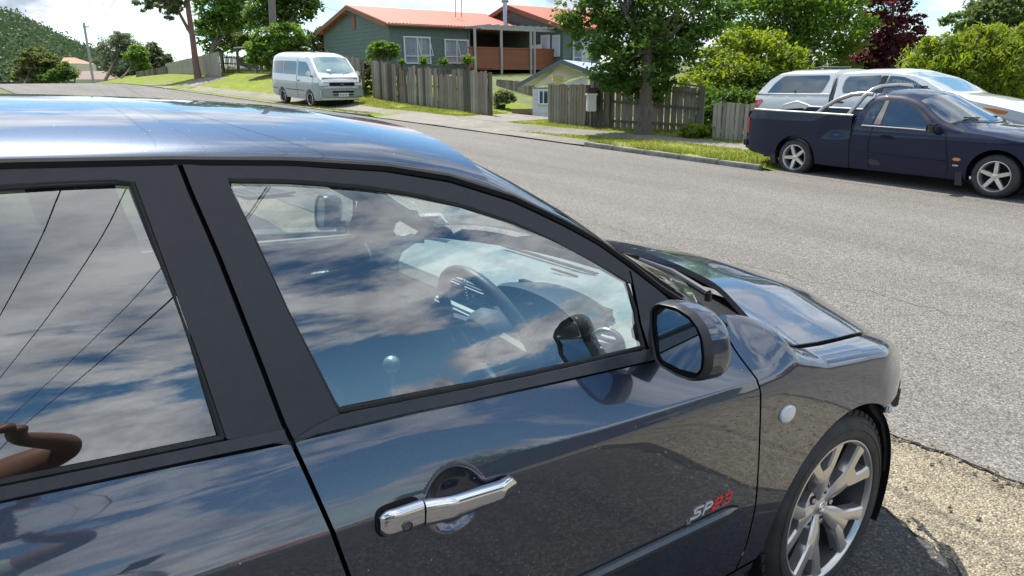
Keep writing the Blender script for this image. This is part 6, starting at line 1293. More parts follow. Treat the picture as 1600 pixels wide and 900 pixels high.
# tray: outer skin, rails, inner walls, floor, tailgate
for sg in (-1, 1):
    V = []; xs = sorted(set(lin(-4.16, -2.145, 40)+[-3.11+.375*math.cos(math.pi*k/24) for k in range(25)])); nz = 14
    for x in xs:
        e, b_ = UB.E(x)[0], UB.bottom(x); b_ = min(b_, e-.02)
        for j in range(nz): z = b_+(e-b_)*j/(nz-1); dent = .035*math.exp(-((x+2.35)/.22)**2-((z-.82)/.10)**2)+.012*math.exp(-((x+2.6)/.12)**2-((z-.72)/.05)**2); V.append(Vector((x, sg*(UB.S(x, z)-(dent if sg < 0 else 0)), z)))
        V += [Vector((x, sg*(UB.S(x, e)-.05), e+.004)), Vector((x, sg*(UB.S(x, e)-.055), e-.03)), Vector((x, sg*(UB.S(x, e)-.06), .62))]
    n = nz+3; q = MB(); q.add(V, [(i*n+j, i*n+j+1, (i+1)*n+j+1, (i+1)*n+j) for i in range(len(xs)-1) for j in range(n-1)], True); q.build('tray_side', navy, ute)
    q = MB(); q.tube([(x, sg*(UB.S(x, UB.E(x)[0])-.025), UB.E(x)[0]+.012) for x in lin(-4.0, -2.15, 20)], .018, 6); q.build('tray_rail', silverb, ute)
    for k in range(7):
        x = -3.85+.27*k; q = MB(); q.lathe([(0, .006), (.011, .005), (.013, 0)], 8); q.xf(Matrix.Translation((x, sg*(UB.S(x, .99)+.0), .985)) @ Matrix.Diagonal((1, sg, 1, 1))); q.build('tie_button', trim, ute)
q = MB(); q.box((-3.1, 0, .62), (1.95, 1.66, .05)); q.box((-2.16, 0, .83), (.03, 1.66, .42)); q.build('tray_floor', gapm, ute)
q = MB(); q.box((-4.10, 0, .82), (.06, 1.72, .46), bev=.02); q.build('tailgate', navy, ute); q = MB(); q.box((-4.12, 0, .49), (.16, 1.74, .20), bev=.05); q.build('rear_bumper', navy, ute)
for sg in (-1, 1):
    q = MB(); q.box((-4.085, sg*.80, .80), (.10, .16, .34), bev=.03); q.build('tail_light', redl, ute)
    q = MB(); q.prism([(-3.60, sg*.80, .42), (-3.50, sg*.80, .40), (-3.46, sg*.80, .17), (-3.56, sg*.80, .17)], (0, sg*.09, 0)); q.build('mudflap', trim, ute); q = MB(); q.prism([(-.52, sg*.80, .42), (-.44, sg*.80, .40), (-.40, sg*.80, .13), (-.50, sg*.80, .13)], (0, sg*.09, 0)); q.build('mudflap', trim, ute)
win = [(-1.66, .925), (-1.665, 1.10), (-1.66, 1.275), (-1.55, 1.283), (-1.40, 1.255), (-1.27, 1.19), (-1.12, 1.085), (-.98, .96), (-.93, .90), (-1.2, .905)]
U.side('window_surround', [(-1.985, .90), (-1.96, 1.13), (-1.86, 1.30), (-1.72, 1.325), (-1.46, 1.305), (-1.26, 1.225), (-1.10, 1.12), (-.90, .955), (-.84, .885)], trim, .0025)
U.side('side_window', win, dglass, .007); U.side('quarter_window', [(-1.94, .93), (-1.925, 1.13), (-1.84, 1.272), (-1.76, 1.285), (-1.79, 1.10), (-1.83, .93)], dglass, .007); U.side('pillar_strip', [(-1.795, .93), (-1.74, 1.29), (-1.685, 1.285), (-1.69, .93)], mat('pillar_grey', (.16, .155, .15), .5), .009)
U.line('belt_strip', [(-1.98, .905), (-1.3, .895), (-.86, .878)], .008, chrome, .007)
U.line('panel_gap', [(-1.80, .89), (-1.83, .6), (-1.80, .25)], .005, gapm); U.line('panel_gap', [(-.72, .90), (-.66, .60), (-.62, .40), (-.64, .25)], .005, gapm); U.line('panel_gap', [(-2.10, 1.0), (-2.14, .6), (-2.13, .22)], .008, gapm, 0)
U.line('side_moulding', [(-2.08, .485), (-1.3, .47), (-.66, .455)], .013, navy, .004)
U.side('door_handle', [(-1.66, .755), (-1.62, .785), (-1.48, .775), (-1.45, .75), (-1.48, .73), (-1.64, .735)], gapm, .012); U.side('side_indicator', [(-.57, .50), (-.54, .525), (-.48, .525), (-.45, .50), (-.48, .48), (-.54, .48)], amber, .012)
U.side('badge', [(-.56, .425), (-.56, .40), (-.48, .40), (-.48, .425)], chromed, .004)
U.side('scuff_mark', [(-1.82, .36), (-1.78, .40), (-1.66, .38), (-1.60, .33), (-1.66, .30), (-1.78, .31)], mat('primer_scuff', (.05, .05, .055), .7), .003, both=False)
U.toppatch('windscreen', lambda v: -1.13-.10*v*v, lambda v: -.44-.27*v*v, .93, lglass, .007)
U.toppatch('bonnet_gap', lambda v: -.40-.28*v*v, lambda v: -.37-.28*v*v, .9, gapm, .004, 3)
for sg in (-1, 1):
    q = MB(); q.box((-.86, sg*1.0, .925), (.13, .19, .125), bev=.035); mi = q.build('side_mirror', trim, ute); q = MB(); q.tube([(-.82, sg*.86, .86), (-.84, sg*.92, .87), (-.86, sg*.96, .90)], .03, 8); q.build('mirror_stalk', trim, mi)
    q = MB(); q.quad((-.929, sg*.92, .88), (-.929, sg*1.08, .88), (-.929, sg*1.08, .97), (-.929, sg*.92, .97)); q.build('mirror_glass', mirror_m, mi)
    q = MB(); q.tube([(-2.80, sg*.86, 1.04), (-2.70, sg*.82, 1.15), (-2.52, sg*.76, 1.28), (-2.30, sg*.72, 1.365), (-2.10, sg*.70, 1.385), (-1.98, sg*.68, 1.37)], .034, 10); q.build('sports_bar', silverb, ute)
q = MB(); q.tube([(-2.26, -.86, 1.03), (-2.20, -.80, 1.16), (-2.10, -.73, 1.34), (-2.02, -.64, 1.44), (-1.96, -.50, 1.49), (-1.95, 0, 1.51), (-1.96, .50, 1.49), (-2.02, .64, 1.44), (-2.10, .73, 1.34), (-2.20, .80, 1.16), (-2.26, .86, 1.03)], .036, 10); q.build('sports_bar', silverb, ute)
for y in (-.35, .3): q = MB(); q.tube([(-.52, y, 1.065), (-.62, y-.28, 1.075)], .010, 6); q.build('wiper', trim, ute)
for y in (-.38, .38): q = MB(); q.box((-1.75, y, .82), (.16, .48, .62), M=Matrix.Rotation(R(-12), 3, 'Y'), bev=.05); q.box((-1.82, y, 1.2), (.1, .26, .16), bev=.04); q.build('seat', seat_m, ute)
for sg in (-1, 1):
    q = MB(); q.box((.78, sg*.66, .66), (.16, .34, .14), rz=-sg*.5, bev=.03); q.build('headlight', clear_l, ute)
    for x in (0, -3.11): simple_wheel(ute, x, sg*.80, .305 if True else 0, sg, 5, .212)
q = MB()
for x in (0, -3.11): q.tube([(x, -.62, .30), (x, .62, .30)], .33, 16)
q.box((-1.5, 0, .36), (4.6, 1.5, .2)); q.build('underbody', gapm, ute)
# ---- white double-cab pickup with canopy
wpaint = paint_mat('white_paint_metal', (.66, .67, .67), .15, .35, False, 1.4)
pk = empty('pickup_truck', (12.2+.92, 2.31, TZ(13, 0)-.0), R(-90), 'white double-cab pickup with a canopy parked behind the navy utility', 'pickup')
pk.location.z = .10
Bz = [(.3, .80), (.45, .88), (.8, .925), (1.1, .925), (1.3, .90), (1.36, .875), (1.5, .83), (1.7, .765), (1.82, .72)]
C1 = Veh(pk, Bz, [(-5.85, .08), (-5.6, .02), (-5.2, 0), (-3.9, 0)], [(-5.82, .60), (-5.80, 1.30), (-5.72, 1.40), (-5.50, 1.63), (-5.32, 1.735), (-5.1, 1.755), (-4.06, 1.755)], [(-5.82, .60), (-5.80, 1.31), (-5.72, 1.43), (-5.50, 1.67), (-5.32, 1.80), (-5.1, 1.84), (-4.06, 1.835)], [(-5.82, .55), (-4.0, .5)], [-4.75], .42); C1.body(wpaint, name='tray_and_canopy')
C1.side('canopy_window', [(-5.50, 1.375), (-5.36, 1.57), (-5.20, 1.70), (-5.12, 1.715), (-4.17, 1.715), (-4.14, 1.69), (-4.24, 1.40), (-4.28, 1.375)], dglass, .006)
C1.line('canopy_seam', [(-5.78, 1.345), (-4.9, 1.345), (-4.07, 1.345)], .012, belt_m); C1.side('tail_light', [(-5.79, 1.22), (-5.78, 1.04), (-5.70, 1.06), (-5.56, 1.20), (-5.60, 1.24)], redl, .01); C1.side('window_latch', [(-4.86, 1.39), (-4.86, 1.42), (-4.82, 1.42), (-4.82, 1.39)], trim, .02)
C1.line('wheel_flare', [(-5.2, .95), (-5.05, 1.12), (-4.75, 1.20), (-4.45, 1.12), (-4.3, .95)], .03, wpaint, -.015)
C2 = Veh(pk, Bz, [(-4.0, 0), (-1.2, 0), (-.7, .05), (-.3, .14), (-.05, .30)], [(-4.02, .9), (-4.01, 1.60), (-3.93, 1.725), (-3.5, 1.745), (-2.99, 1.74), (-2.5, 1.675), (-2.3, 1.60), (-2.01, 1.44), (-1.84, 1.345), (-1.4, 1.245), (-1.0, 1.16), (-.6, 1.06), (-.25, .90), (-.1, .7)], [(-4.02, .9), (-4.01, 1.68), (-3.93, 1.80), (-3.5, 1.83), (-2.99, 1.825), (-2.75, 1.795), (-2.4, 1.66), (-2.0, 1.46), (-1.8, 1.37), (-1.4, 1.315), (-1.0, 1.235), (-.6, 1.11), (-.25, .93), (-.1, .7)], [(-4.02, .5), (-.1, .55)], [-.95-.05], .42); C2.body(wpaint, name='cab')
C2.side('side_window', [(-3.80, 1.375), (-3.84, 1.45), (-3.82, 1.62), (-3.76, 1.685), (-3.12, 1.70), (-3.10, 1.60), (-3.17, 1.375)], dglass, .006); C2.side('side_window', [(-3.04, 1.375), (-2.98, 1.60), (-2.95, 1.69), (-2.70, 1.665), (-2.50, 1.595), (-2.30, 1.485), (-2.12, 1.375)], dglass, .006); C2.side('pillar_trim', [(-3.17, 1.375), (-3.10, 1.69), (-2.985, 1.69), (-3.04, 1.375)], trim, .005)
q = MB(); rr_ = random.Random(4)   # chalky writing strokes on the glass
for k, x in enumerate(lin(-2.88, -2.42, 8)):
    z = 1.60-.012*k; q.tube([(x, -(C2.S(x, z)+.012), z-.03), (x+.012, -(C2.S(x, z)+.012), z+.03), (x+.03, -(C2.S(x, z)+.012), z-.02), (x+.045, -(C2.S(x, z)+.012), z+.02)], .005, 4)
q.build('window_writing', paint_w, pk)
C2.toppatch('windscreen', lambda v: -2.62-.1*v*v, lambda v: -1.86-.1*v*v, .92, lglass, .007)
C2.side('headlight', [(-1.27, 1.15), (-1.05, 1.125), (-.75, 1.06), (-.40, .98), (-.34, .88), (-.6, .90), (-.95, 1.0)], clear_l, .008); C2.side('indicator', [(-1.27, 1.152), (-1.05, 1.128), (-.85, 1.085), (-.90, 1.04), (-1.02, 1.05)], amber, .014)
C2.line('panel_gap', [(-4.0, 1.65), (-4.045, 1.3), (-4.04, .6)], .012, gapm, 0); C2.line('panel_gap', [(-3.13, 1.37), (-3.15, .9), (-3.15, .6)], .006, gapm); C2.line('panel_gap', [(-2.0, 1.36), (-1.95, .9), (-1.95, .6)], .006, gapm)
C2.side('door_handle', [(-3.98+.05, 1.19), (-3.93, 1.22), (-3.76, 1.22), (-3.74, 1.20), (-3.76, 1.18)], trim, .02)
for sg in (-1, 1):
    q = MB(); q.box((-2.20, sg*1.03, 1.42), (.14, .22, .17), bev=.04); q.build('side_mirror', trim, pk)
    for x in (-1.0, -4.75): simple_wheel(pk, x, sg*.80, .37, sg, 6, .22, wid=.24)
q = MB(); q.tube([(-4.86, -.25, 1.855), (-4.7, -.25, 1.875), (-4.3, -.25, 1.87)], .016, 6); q.tube([(-4.86, .25, 1.855), (-4.7, .25, 1.875), (-4.3, .25, 1.87)], .016, 6); q.build('canopy_rails', belt_m, pk)
q = MB(); q.box((-3, 0, .62), (5.2, 1.5, .3)); q.build('underbody', gapm, pk); q = MB(); q.box((-5.87, 0, .62), (.14, 1.7, .2), bev=.03); q.build('rear_bumper', chromed, pk)
# ---- two-tone van
vw = paint_mat('van_white', (.86, .86, .84), .0, .4, False, 1.4); vg = paint_mat('van_grey', (.33, .38, .37), .3, .4, False, 1.4)
vf = gb(499, 26.0); _p = atX(484, 168, 9.72); van = empty('van', (9.72+.84*1.06, _p.y, _p.z-.01), R(-92), 'white and grey two-tone van parked on the verge before the long fence', 'van'); van.rotation_euler = (0, R(2.6), R(-87)); van.scale = (1.06,)*3; print('VAN', _p, TZ(10, _p.y))
VB = [(.25, .80), (.4, .835), (.7, .845), (.95, .84), (1.1, .83), (1.5, .775), (1.75, .735), (1.9, .70)]
VN = Veh(van, VB, [(-3.3, .06), (-3.15, .02), (-2.8, 0), (.3, 0), (.65, .03), (.82, .10), (.9, .17)], [(-3.32, 1.0), (-3.26, 1.60), (-3.15, 1.76), (-2.9, 1.80), (-1, 1.81), (-.25, 1.79), (-.02, 1.74), (.2, 1.56), (.45, 1.33), (.66, 1.12), (.78, 1.02), (.86, .9), (.90, .70)], [(-3.32, 1.05), (-3.26, 1.72), (-3.15, 1.88), (-2.9, 1.945), (-1, 1.96), (-.25, 1.93), (0, 1.83), (.22, 1.60), (.47, 1.36), (.69, 1.14), (.83, 1.05), (.90, .92), (.93, .70)], [(-3.3, .38), (-2.7, .30), (.6, .28), (.93, .32)], [0, -2.33], .36)
VN.body(vw)
def lowskin(V_, zt, m, name, off=.004):
    for sg in (-1, 1):
        q = MB(); xs = sorted(set(lin(V_.x0+.02, V_.x1-.03, 60)+[a+V_.rw*math.cos(math.pi*k/16) for a in V_.ax for k in range(17)])); V = []
        for x in xs:
            b_ = min(V_.bottom(x), zt-.01)
            for j in range(8): z = b_+(zt-b_)*j/7; V.append(Vector((x, sg*(V_.S(x, z)+off), z)))
        q.add(V, [(i*8+j, i*8+j+1, (i+1)*8+j+1, (i+1)*8+j) for i in range(len(xs)-1) for j in range(7)], True); q.build(name, m, V_.root)
lowskin(VN, .90, vg, 'lower_panel')
VN.side('side_window', [(-3.10, 1.16), (-3.05, 1.55), (-2.98, 1.60), (-2.20, 1.615), (-2.19, 1.14)], dglass, .008); VN.side('side_window', [(-2.14, 1.14), (-2.15, 1.615), (-1.12, 1.615), (-1.05, 1.55), (-1.07, 1.14)], dglass, .008); VN.side('door_window', [(-.90, 1.10), (-.90, 1.62), (-.30, 1.60), (-.12, 1.50), (.16, 1.22), (.22, 1.10)], dglass, .008)
VN.line('panel_gap', [(-.98, 1.70), (-.99, 1.0), (-.97, .34)], .007, gapm); VN.line('panel_gap', [(.30, 1.15), (.28, .8), (.34, .4)], .006, gapm); VN.line('waist_strip', [(-3.2, .60), (-2.7, .60)], .012, gapm, .006); VN.line('waist_strip', [(-1.97, .60), (-.37, .60)], .012, gapm, .006); VN.side('door_handle', [(-.88, .92), (-.88, .96), (-.76, .96), (-.76, .92)], trim, .02)
VN.toppatch('windscreen', lambda v: .04-.03*v*v, lambda v: .62-.09*v*v, .90, lglass, .010)
q = MB(); dsh = []
q.box((.55, 0, 1.02), (.5, 1.4, .15)); q.build('dashboard', dash_m, van)
def front_x(V_, y, z):      # forward-most skin at a height
    return .93-.0*abs(y)
q = MB(); q.box((.915, 0, .865), (.05, 1.0, .11), bev=.012); q.build('grille', gapm, van); q = MB(); q.box((.945, 0, .925), (.02, 1.5, .018), bev=.004); q.box((.945, 0, .80), (.02, 1.62, .018), bev=.004); q.build('grille_trim', chrome, van)
q = MB(); q.tube([(.943, -.06, .88), (.945, 0, .85), (.943, .06, .88)], .008, 5); q.build('grille_emblem', chrome, van)
for sg in (-1, 1):
    q = MB(); q.box((.89, sg*.635, .865), (.10, .30, .125), rz=-sg*.16, bev=.015); q.build('headlight', clear_l, van)
    q = MB(); q.box((.83, sg*.785, .865), (.14, .05, .115), rz=-sg*.35, bev=.012); q.build('corner_lens', clear_l, van)
    q = MB(); q.box((.965, sg*.58, .60), (.03, .24, .065), bev=.008); q.build('indicator', amber, van)
    q = MB(); q.box((.30, sg*.98, 1.20), (.12, .18, .20), bev=.05); mi = q.build('side_mirror', vw, van); q = MB(); q.tube([(.30, sg*.84, 1.10), (.30, sg*.93, 1.15)], .025, 6); q.build('mirror_stalk', trim, mi)
    for x in (0, -2.33): simple_wheel(van, x, sg*.72, .31, sg, 8, .20, m=mat('dark_alloy', (.05, .05, .055), .4, .6) if 'dark_alloy' not in MATS else MATS['dark_alloy'], key='d', wid=.19)
for sg in (-1, 1):
    for x in (0, -2.33): q = MB(); q.tube([(x+.205*math.cos(R(a)), sg*.822, .31+.205*math.sin(R(a))) for a in range(0, 360, 12)], .009, 6, closed=True); q.build('rim_edge', chrome, van)
q = MB(); q.box((.90, 0, .56), (.20, 1.68, .34), bev=.05); q.build('front_bumper', vg, van); q = MB(); q.box((1.0, 0, .60), (.02, .86, .07), bev=.006); q.box((1.0, 0, .50), (.02, .80, .05), bev=.006); q.build('bumper_intake', gapm, van)
q = MB(); q.box((1.012, 0, .50), (.012, .40, .13), bev=.004); pl = q.build('number_plate', plate_m, van)
q = MB()
for k, y in enumerate(lin(-.145, .145, 6)): q.box((1.0195, y, .50), (.003, .030, .012 if k % 2 else .065)); q.box((1.0195, y-.014, .50), (.003, .008, .065)); 
q.build('plate_lettering', inkb, pl)
q = MB()
for y in (-.35, .2): q.tube([(.63, y, 1.19), (.56, y+.3, 1.26)], .012, 5)
q.build('wiper', trim, van)
VN.toppatch('sunroof', lambda v: -.95, lambda v: -.50, .45, tint2, .012, 4, 6)
q = MB(); q.box((-1.1, 0, .42), (3.9, 1.4, .25)); q.build('underbody', gapm, van)
q = MB(); q.box((.52, -.30, 1.335), (.10, .16, .002), M=Matrix.Rotation(R(38), 3, 'Y')); q.build('sun_label', paper, van)
# ------------------------------------------------------------------ what stands behind the camera and shows in the paint and glass
grey_p = paint_mat('silver_grey_paint', (.16, .165, .16), .6, .35)
def wagon(name, loc, rz, label, pm, spoil=True):
    suv = empty(name, loc, rz, label, 'car')
    WG = Veh(suv, [(.2, .84), (.4, .88), (.8, .91), (1.0, .90), (1.15, .86), (1.4, .76), (1.6, .68), (1.72, .62)], [(-3.6, .12), (-3.3, .03), (-2.9, 0), (.3, 0), (.7, .08), (.95, .22)],
             [(-3.62, .7), (-3.55, 1.05), (-3.30, 1.40), (-3.1, 1.55), (-2.6, 1.60), (-1.5, 1.62), (-1.1, 1.58), (-.55, 1.25), (-.35, 1.08), (.2, .98), (.7, .86), (.95, .6)], [(-3.62, .75), (-3.55, 1.12), (-3.30, 1.50), (-3.1, 1.66), (-2.6, 1.70), (-1.5, 1.71), (-1.1, 1.67), (-.5, 1.33), (-.2, 1.12), (.2, 1.06), (.7, .93), (.95, .65)], [(-3.6, .4), (-3.2, .26), (.6, .24), (.95, .3)], [0, -2.7], .40)
    WG.body(pm); WG.side('side_window', [(-3.20, 1.18), (-3.0, 1.45), (-2.55, 1.52), (-1.5, 1.54), (-1.12, 1.50), (-.62, 1.17), (-.6, 1.08), (-2.0, 1.06), (-3.0, 1.10)], tint2, .006)
    WG.line('chrome_trim', [(-3.24, 1.18), (-3.02, 1.47), (-2.55, 1.545), (-1.5, 1.56), (-1.1, 1.52)], .014, chrome, .006); WG.line('chrome_trim', [(-3.24, 1.17), (-3.0, 1.085), (-2.0, 1.045), (-.6, 1.07)], .012, chrome, .006)
    WG.toppatch('windscreen', lambda v: -1.1, lambda v: -.45-.1*v*v, .9, tint2, .006); q = MB(); q.box((-3.42, 0, 1.66), (.22, 1.1, .035), bev=.012); q.build('roof_spoiler', gapm, suv)
    for sg in (-1, 1):
        for x in (0, -2.7): simple_wheel(suv, x, sg*.78, .35, sg, 5, .23, key='w')
        q = MB(); q.box((-3.52, sg*.66, 1.0), (.12, .22, .2), bev=.04); q.build('tail_light', redl, suv); q = MB(); q.box((.74, sg*.60, .74), (.2, .3, .14), rz=-sg*.4, bev=.04); q.build('headlight', clear_l, suv)
wagon('parked_wagon', (-4.7, -6.1, TZ(-4, -6)), math.pi, 'grey wagon with chrome window trim parked behind the photographer, seen only in reflections', grey_p)
wagon('parked_hatchback', (10.6, -9.5, TZ(10.6, -9)+.01), R(-90), 'bright red wagon parked across the road to the right, seen only in reflections', paint_mat('red_paint', (.42, .012, .02), .2, .4, False, 1.45))
def block_house(label, c, rz, L_, W2, H, RH, wall, roofm, seed=1):
    root = empty('neighbour_house', (c[0], c[1], TZ(c[0], c[1])-.1), rz, label, 'house')
    q = MB(); q.box((0, 0, H/2), (L_, W2, H)); q.add([(-L_/2, -W2/2, H), (-L_/2, W2/2, H), (-L_/2, 0, H+RH*.93), (L_/2, -W2/2, H), (L_/2, W2/2, H), (L_/2, 0, H+RH*.93)], [(0, 1, 2), (3, 5, 4)]); q.build('wall', wall, root)
    for s_ in (-1, 1):
        q = MB(); o = .5; a = [(-L_/2-o, s_*(W2/2+o), H-RH*o/(W2/2)), (L_/2+o, s_*(W2/2+o), H-RH*o/(W2/2)), (L_/2+o, 0, H+RH), (-L_/2-o, 0, H+RH)]; q.prism(a, (0, 0, .1)); q.build('roof', roofm, root)
    for k in range(3):
        for s_ in (-1, 1):
            x = -L_/2+L_*(k+.5)/3; q = MB(); q.box((x, s_*W2/2, H*.6), (1.5, .10, 1.15)); f = q.build('window', wf, root); q = MB(); q.box((x, s_*(W2/2+.045), H*.6), (1.36, .03, 1.0)); q.build('pane', tint2, f)
    return root
dkw = mat('brown_cladding', (.10, .085, .07), .8, 0, (.14, .12, .10), 2); dkr = mat('dark_roof_iron', (.035, .037, .04), .5); rdr = mat('brick_red_roof', (.40, .08, .05), .6)
block_house('brown dark-roofed house behind the camera, seen only in reflections', (15, -21), R(-35), 9, 7, 2.7, 1.9, dkw, dkr)
block_house('cream red-roofed house behind the camera, seen only in reflections', (16, -52), R(10), 14, 8, 2.6, 1.7, cream, rdr); block_house('white red-roofed house behind the camera, seen only in reflections', (-26, -50), R(-8), 13, 8, 2.6, 1.7, blockw, rdr)
block_house('home the driveway leads to, with pale walls and a dark roof, behind the hatchback', (-22, 1), R(90), 12, 9, 2.7, 1.8, cream, dkr)
def back_tree(label, x, y, h, r_, lm, seed, n=5000):
    z = TZ(x, y); root = empty('garden_tree', (x, y, z), 0, label, 'tree'); rr_ = random.Random(seed); bl = [(Vector((rr_.uniform(-.5, .5)*r_, rr_.uniform(-.5, .5)*r_, h-r_+rr_.uniform(-.5, .4)*r_)), (r_*.6, r_*.6, r_*.5)) for _ in range(6)]
    leaves('crown', bl, n, .28, LM[lm], root, seed); q = MB(); q.tube([(0, 0, -.1), (0, 0, h*.5), (0, 0, h-r_)], [.22, .16, .1], 10)
    for b_ in bl: q.tube([(0, 0, h*.45), b_[0]], [.10, .03], 6)
    q.build('trunk', bark_m, root)
for k, (x, y, h, r_, lm, lab) in enumerate([(-8, -19, 6, 2.6, 'dark', 'dark tree behind the camera left of the wagon, seen only in reflections'), (14, -24, 7, 3, 'mid', 'green tree behind the camera beyond the brown house, seen only in reflections'), (-1.5, -40, 7, 3.4, 'olive', 'olive tree far behind the camera, seen only in reflections'), (22, -34, 8, 3.6, 'dark', 'large dark tree across the road behind the camera, seen only in reflections'), (-20, -12, 5, 2.4, 'lime', 'lime tree behind the rear of the hatchback, seen only in reflections')]): back_tree(lab, x, y, h, r_, LM and lm, 60+k)
V = []; nx = 60
for i in range(nx):
    a = R(-170+130*i/(nx-1)); rr_ = 420; h = 26+16*math.sin(i*.23+1)+5*math.sin(i*.71)+2.5*math.sin(i*2.3)
    for (d_, z) in ((rr_*.62, -8), (rr_*.8, h*.45), (rr_, h), (rr_*1.3, -8)): V.append((d_*math.cos(a), d_*math.sin(a), z))
hb = mesh('hill', V, [(i*4+j, i*4+j+1, (i+1)*4+j+1, (i+1)*4+j) for i in range(nx-1) for j in range(3)], mat('far_bush', (.018, .032, .014), 1., 0, (.04, .06, .022), .06, spec=0.), None, True); hb['kind'] = 'structure'
def cpole(x, y, h, lab):
    root = empty('power_pole', (x, y, TZ(x, y)), 0, lab, 'pole'); q = MB(); q.tube([(0, 0, -.2), (0, 0, h)], [.17, .12], 12); q.build('pole_shaft', pole_m, root); q = MB(); q.box((0, 0, h-.5), (2.2, .1, .12)); q.box((0, 0, h-1.3), (1.4, .1, .12)); q.build('crossarm', post_m, root); return Vector((x, y, TZ(x, y)+h))
t1, t2 = cpole(-3.2, -27, 8.6, 'power pole behind the camera carrying the street cables'), D(133, 40, dep(pole_root.location))+Vector((0, 0, .4))
for k, (dx, dz, nm_) in enumerate([(-1.0, -.45, 'street cable at the outer left end of the crossarm'), (-.45, -.45, 'street cable second from the left on the crossarm'), (.45, -.45, 'street cable second from the right on the crossarm'), (1.0, -.45, 'street cable at the outer right end of the crossarm'), (.55, -1.25, 'thick lower street cable on the short crossarm')]): wire('overhead_cable', [t1+Vector((dx, 0, dz)), t2+Vector((dx, 0, dz))], .0075 if k < 4 else .011, nm_, 1.2)
# ---- the photographer, standing where the picture is taken from
FH = Vector((FW.x, FW.y, 0)).normalized(); RH = Vector((RT.x, RT.y, 0)).normalized(); UZ = Vector((0, 0, 1)); PG = CAM-FH*.44; gz0 = TZ(PG.x, PG.y)
def W3(f, r_, z): v = PG+FH*f+RH*r_; return Vector((v.x, v.y, gz0+z))
skin_m = mat('skin', (.17, .085, .055), .5, 0, (.20, .10, .065), 8); shirt_m = mat('pale_green_shirt', (.42, .52, .44), .85, 0, (.46, .56, .48), 20, bump=.2, bsc=30); short_m = mat('dark_shorts', (.03, .035, .05), .85); hair_m = mat('dark_hair', (.02, .015, .012), .6); shoe_m = mat('shoe', (.05, .05, .05), .6)
def skinned(name, J, E, rad, m, parent, root_i=0, lv=2):
    me = bpy.data.meshes.new(name); me.from_pydata([tuple(j) for j in J], E, []); o = link(name, me, parent); me.materials.append(m)
    o.modifiers.new('skin', 'SKIN'); ss = o.modifiers.new('sub', 'SUBSURF'); ss.levels = lv; ss.render_levels = lv
    for i, v in enumerate(me.skin_vertices[0].data): v.radius = rad[i] if isinstance(rad[i], tuple) else (rad[i], rad[i]); v.use_root = (i == root_i)
    o.modifiers['skin'].use_smooth_shade = True; return o
person = empty('person', (PG.x, PG.y, gz0), 0, 'person in a pale green T-shirt holding up a phone, visible only in reflections', 'person'); PO = Vector((PG.x, PG.y, gz0))
L = lambda f, r_, z: W3(f, r_, z)-PO
J = [L(0, 0, .88), L(.0, 0, 1.05), L(.0, 0, 1.22), L(.02, 0, 1.34), L(.04, 0, 1.42), L(.05, -.17, 1.32), L(.05, .17, 1.32), L(.13, -.30, 1.16), L(.29, .35, 1.37), L(.36, -.115, 1.40), L(.36, .115, 1.40), L(.40, -.095, 1.45), L(.40, .095, 1.45),
     L(.0, -.10, .82), L(.0, .10, .82), L(.03, -.11, .46), L(.03, .11, .46), L(-.02, -.12, .09), L(-.02, .12, .09), L(.12, -.13, .04), L(.12, .13, .04)]
Ed = [(0, 1), (1, 2), (2, 3), (3, 4), (3, 5), (3, 6), (5, 7), (6, 8), (7, 9), (8, 10), (9, 11), (10, 12), (0, 13), (0, 14), (13, 15), (14, 16), (15, 17), (16, 18), (17, 19), (18, 20)]
Rd = [(.15, .11), (.14, .105), (.15, .11), (.12, .09), .052, .062, .062, .046, .046, .028, .028, .032, .032, .085, .085, .055, .055, .038, .038, .035, .035]
skinned('body', J, Ed, Rd, skin_m, person)
skinned('shirt', [L(0, 0, .84), L(0, 0, 1.05), L(0, 0, 1.22), L(.02, 0, 1.335), L(.05, -.175, 1.325), L(.05, .175, 1.325), L(.10, -.25, 1.22), L(.15, .25, 1.34)], [(0, 1), (1, 2), (2, 3), (3, 4), (3, 5), (4, 6), (5, 7)], [(.175, .135), (.165, .13), (.175, .135), (.135, .11), .082, .082, .078, .078], shirt_m, person)
skinned('shorts', [L(0, 0, .90), L(0, -.10, .80), L(0, .10, .80), L(.02, -.115, .52), L(.02, .115, .52)], [(0, 1), (0, 2), (1, 3), (2, 4)], [(.165, .13), .115, .115, .10, .10], short_m, person)
for s_ in (-1, 1): q = MB(); q.box(L(.05, s_*.125, .045), (.27, .10, .09), rz=math.atan2(FH.y, FH.x), bev=.03); q.build('shoe', shoe_m, person)
bm = bmesh.new(); bmesh.ops.create_uvsphere(bm, u_segments=28, v_segments=20, radius=1)
for v in bm.verts:
    p = v.co.copy(); x = p.x*.098; y = p.y*.076; z = p.z*.118
    if p.z < 0: y *= 1-.28*p.z*p.z; x *= 1-.12*p.z*p.z
    if p.x > .9 and abs(p.y) < .35 and -.35 < p.z < .2: x += .022*(1-abs(p.y)/.35)*(1-abs(p.z+.15)/.4)
    if p.x > .75 and .05 < p.z < .32 and .2 < abs(p.y) < .6: x -= .008
    v.co = Vector((x, y, z))
HR = Matrix((FH, -RH, UZ)).transposed(); hc = L(.07, 0, 1.525)
for v in bm.verts: v.co = HR @ v.co+hc
me = bpy.data.meshes.new('head'); bm.to_mesh(me); bm.free(); me.materials.append(skin_m); me.polygons.foreach_set('use_smooth', [True]*len(me.polygons)); hd = link('head', me, person)
bm = bmesh.new(); bmesh.ops.create_uvsphere(bm, u_segments=28, v_segments=20, radius=1); bmesh.ops.delete(bm, geom=[v for v in bm.verts if v.co.z < -.25 or (v.co.x > .62 and v.co.z < .45) or (v.co.z < .1 and v.co.x > .15)], context='VERTS')
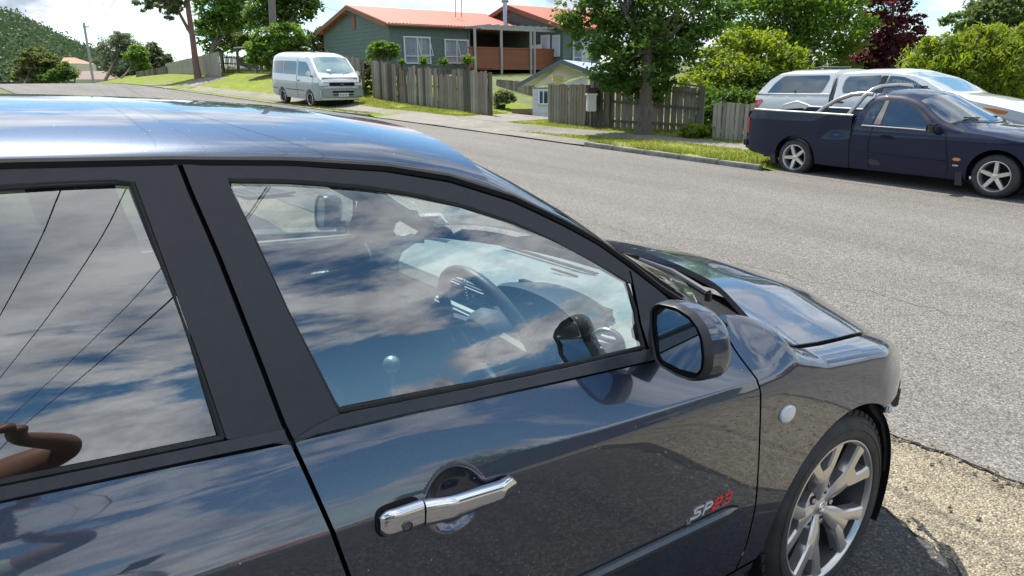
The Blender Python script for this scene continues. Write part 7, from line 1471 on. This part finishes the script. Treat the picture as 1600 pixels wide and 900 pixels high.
for v in bm.verts: v.co = HR @ Vector((v.co.x*.106-.004, v.co.y*.085, v.co.z*.128))+hc
me = bpy.data.meshes.new('hair'); bm.to_mesh(me); bm.free(); me.materials.append(hair_m); me.polygons.foreach_set('use_smooth', [True]*len(me.polygons)); link('hair', me, hd)
for s_ in (-1, 1):
    q = MB(); e = HR @ Vector((.086, s_*.030, .018))+hc; q.lathe([(0, .012), (.008, .009), (.012, 0)], 12, 'Z', tuple(e)); q.build('eye', gapm, hd)
    q = MB(); q.tube([HR @ Vector((-.005, s_*.074, .02))+hc, HR @ Vector((-.016, s_*.088, .015))+hc, HR @ Vector((-.010, s_*.082, -.03))+hc], [.012, .016, .008], 8); q.build('ear', skin_m, hd)
q = MB(); q.tube([HR @ Vector((.086, y, -.055))+hc for y in (-.024, 0, .024)], .005, 6); q.build('mouth', mat('lips', (.25, .08, .06), .5), hd)
# phone: its lens is the camera, so the slab sits just behind the view point
pc = CAM-FW*.009-PO; q = MB(); Mx = Matrix((RT, UP, -FW)).transposed(); q.box(pc-RT*.055-UP*.025, (.158, .075, .008), M=Mx, bev=.003)
q.build('phone', gapm); o = bpy.data.objects['phone']; o.location = PO; tag(o, 'black phone held up in both hands, visible only in reflections', 'phone')
for s_ in (-1, 1):
    wr = L(.40, s_*.095, 1.45); ce = pc-RT*.055-UP*.03; edge = ce+RT*(s_*.082)-FW*.012
    pj = [wr, edge+(-UP*.045)-FW*.03, edge-FW*.016]; rd = [.030, (.036, .022), (.034, .020)]; skinned('palm', pj, [(0, 1), (1, 2)], rd, skin_m, person)
    for k in range(4):
        b_ = edge+UP*(.030-.020*k)-FW*.006+RT*(s_*.010); ln = (.030, .034, .032, .026)[k]
        skinned('finger', [b_-FW*.014, b_+RT*s_*.006-FW*.003, b_-RT*(s_*ln*.6)-FW*.001+FW*.001, b_-RT*(s_*ln)-FW*.002], [(0, 1), (1, 2), (2, 3)], [.0095, .009, .008, .007], skin_m, person)
    skinned('thumb', [edge-UP*.05-FW*.028, edge-UP*.03-RT*s_*.015-FW*.024, edge-RT*s_*.035-FW*.022, edge+UP*.008-RT*s_*.05-FW*.021], [(0, 1), (1, 2), (2, 3)], [.013, .012, .0105, .009], skin_m, person)
bpy.context.view_layer.update()
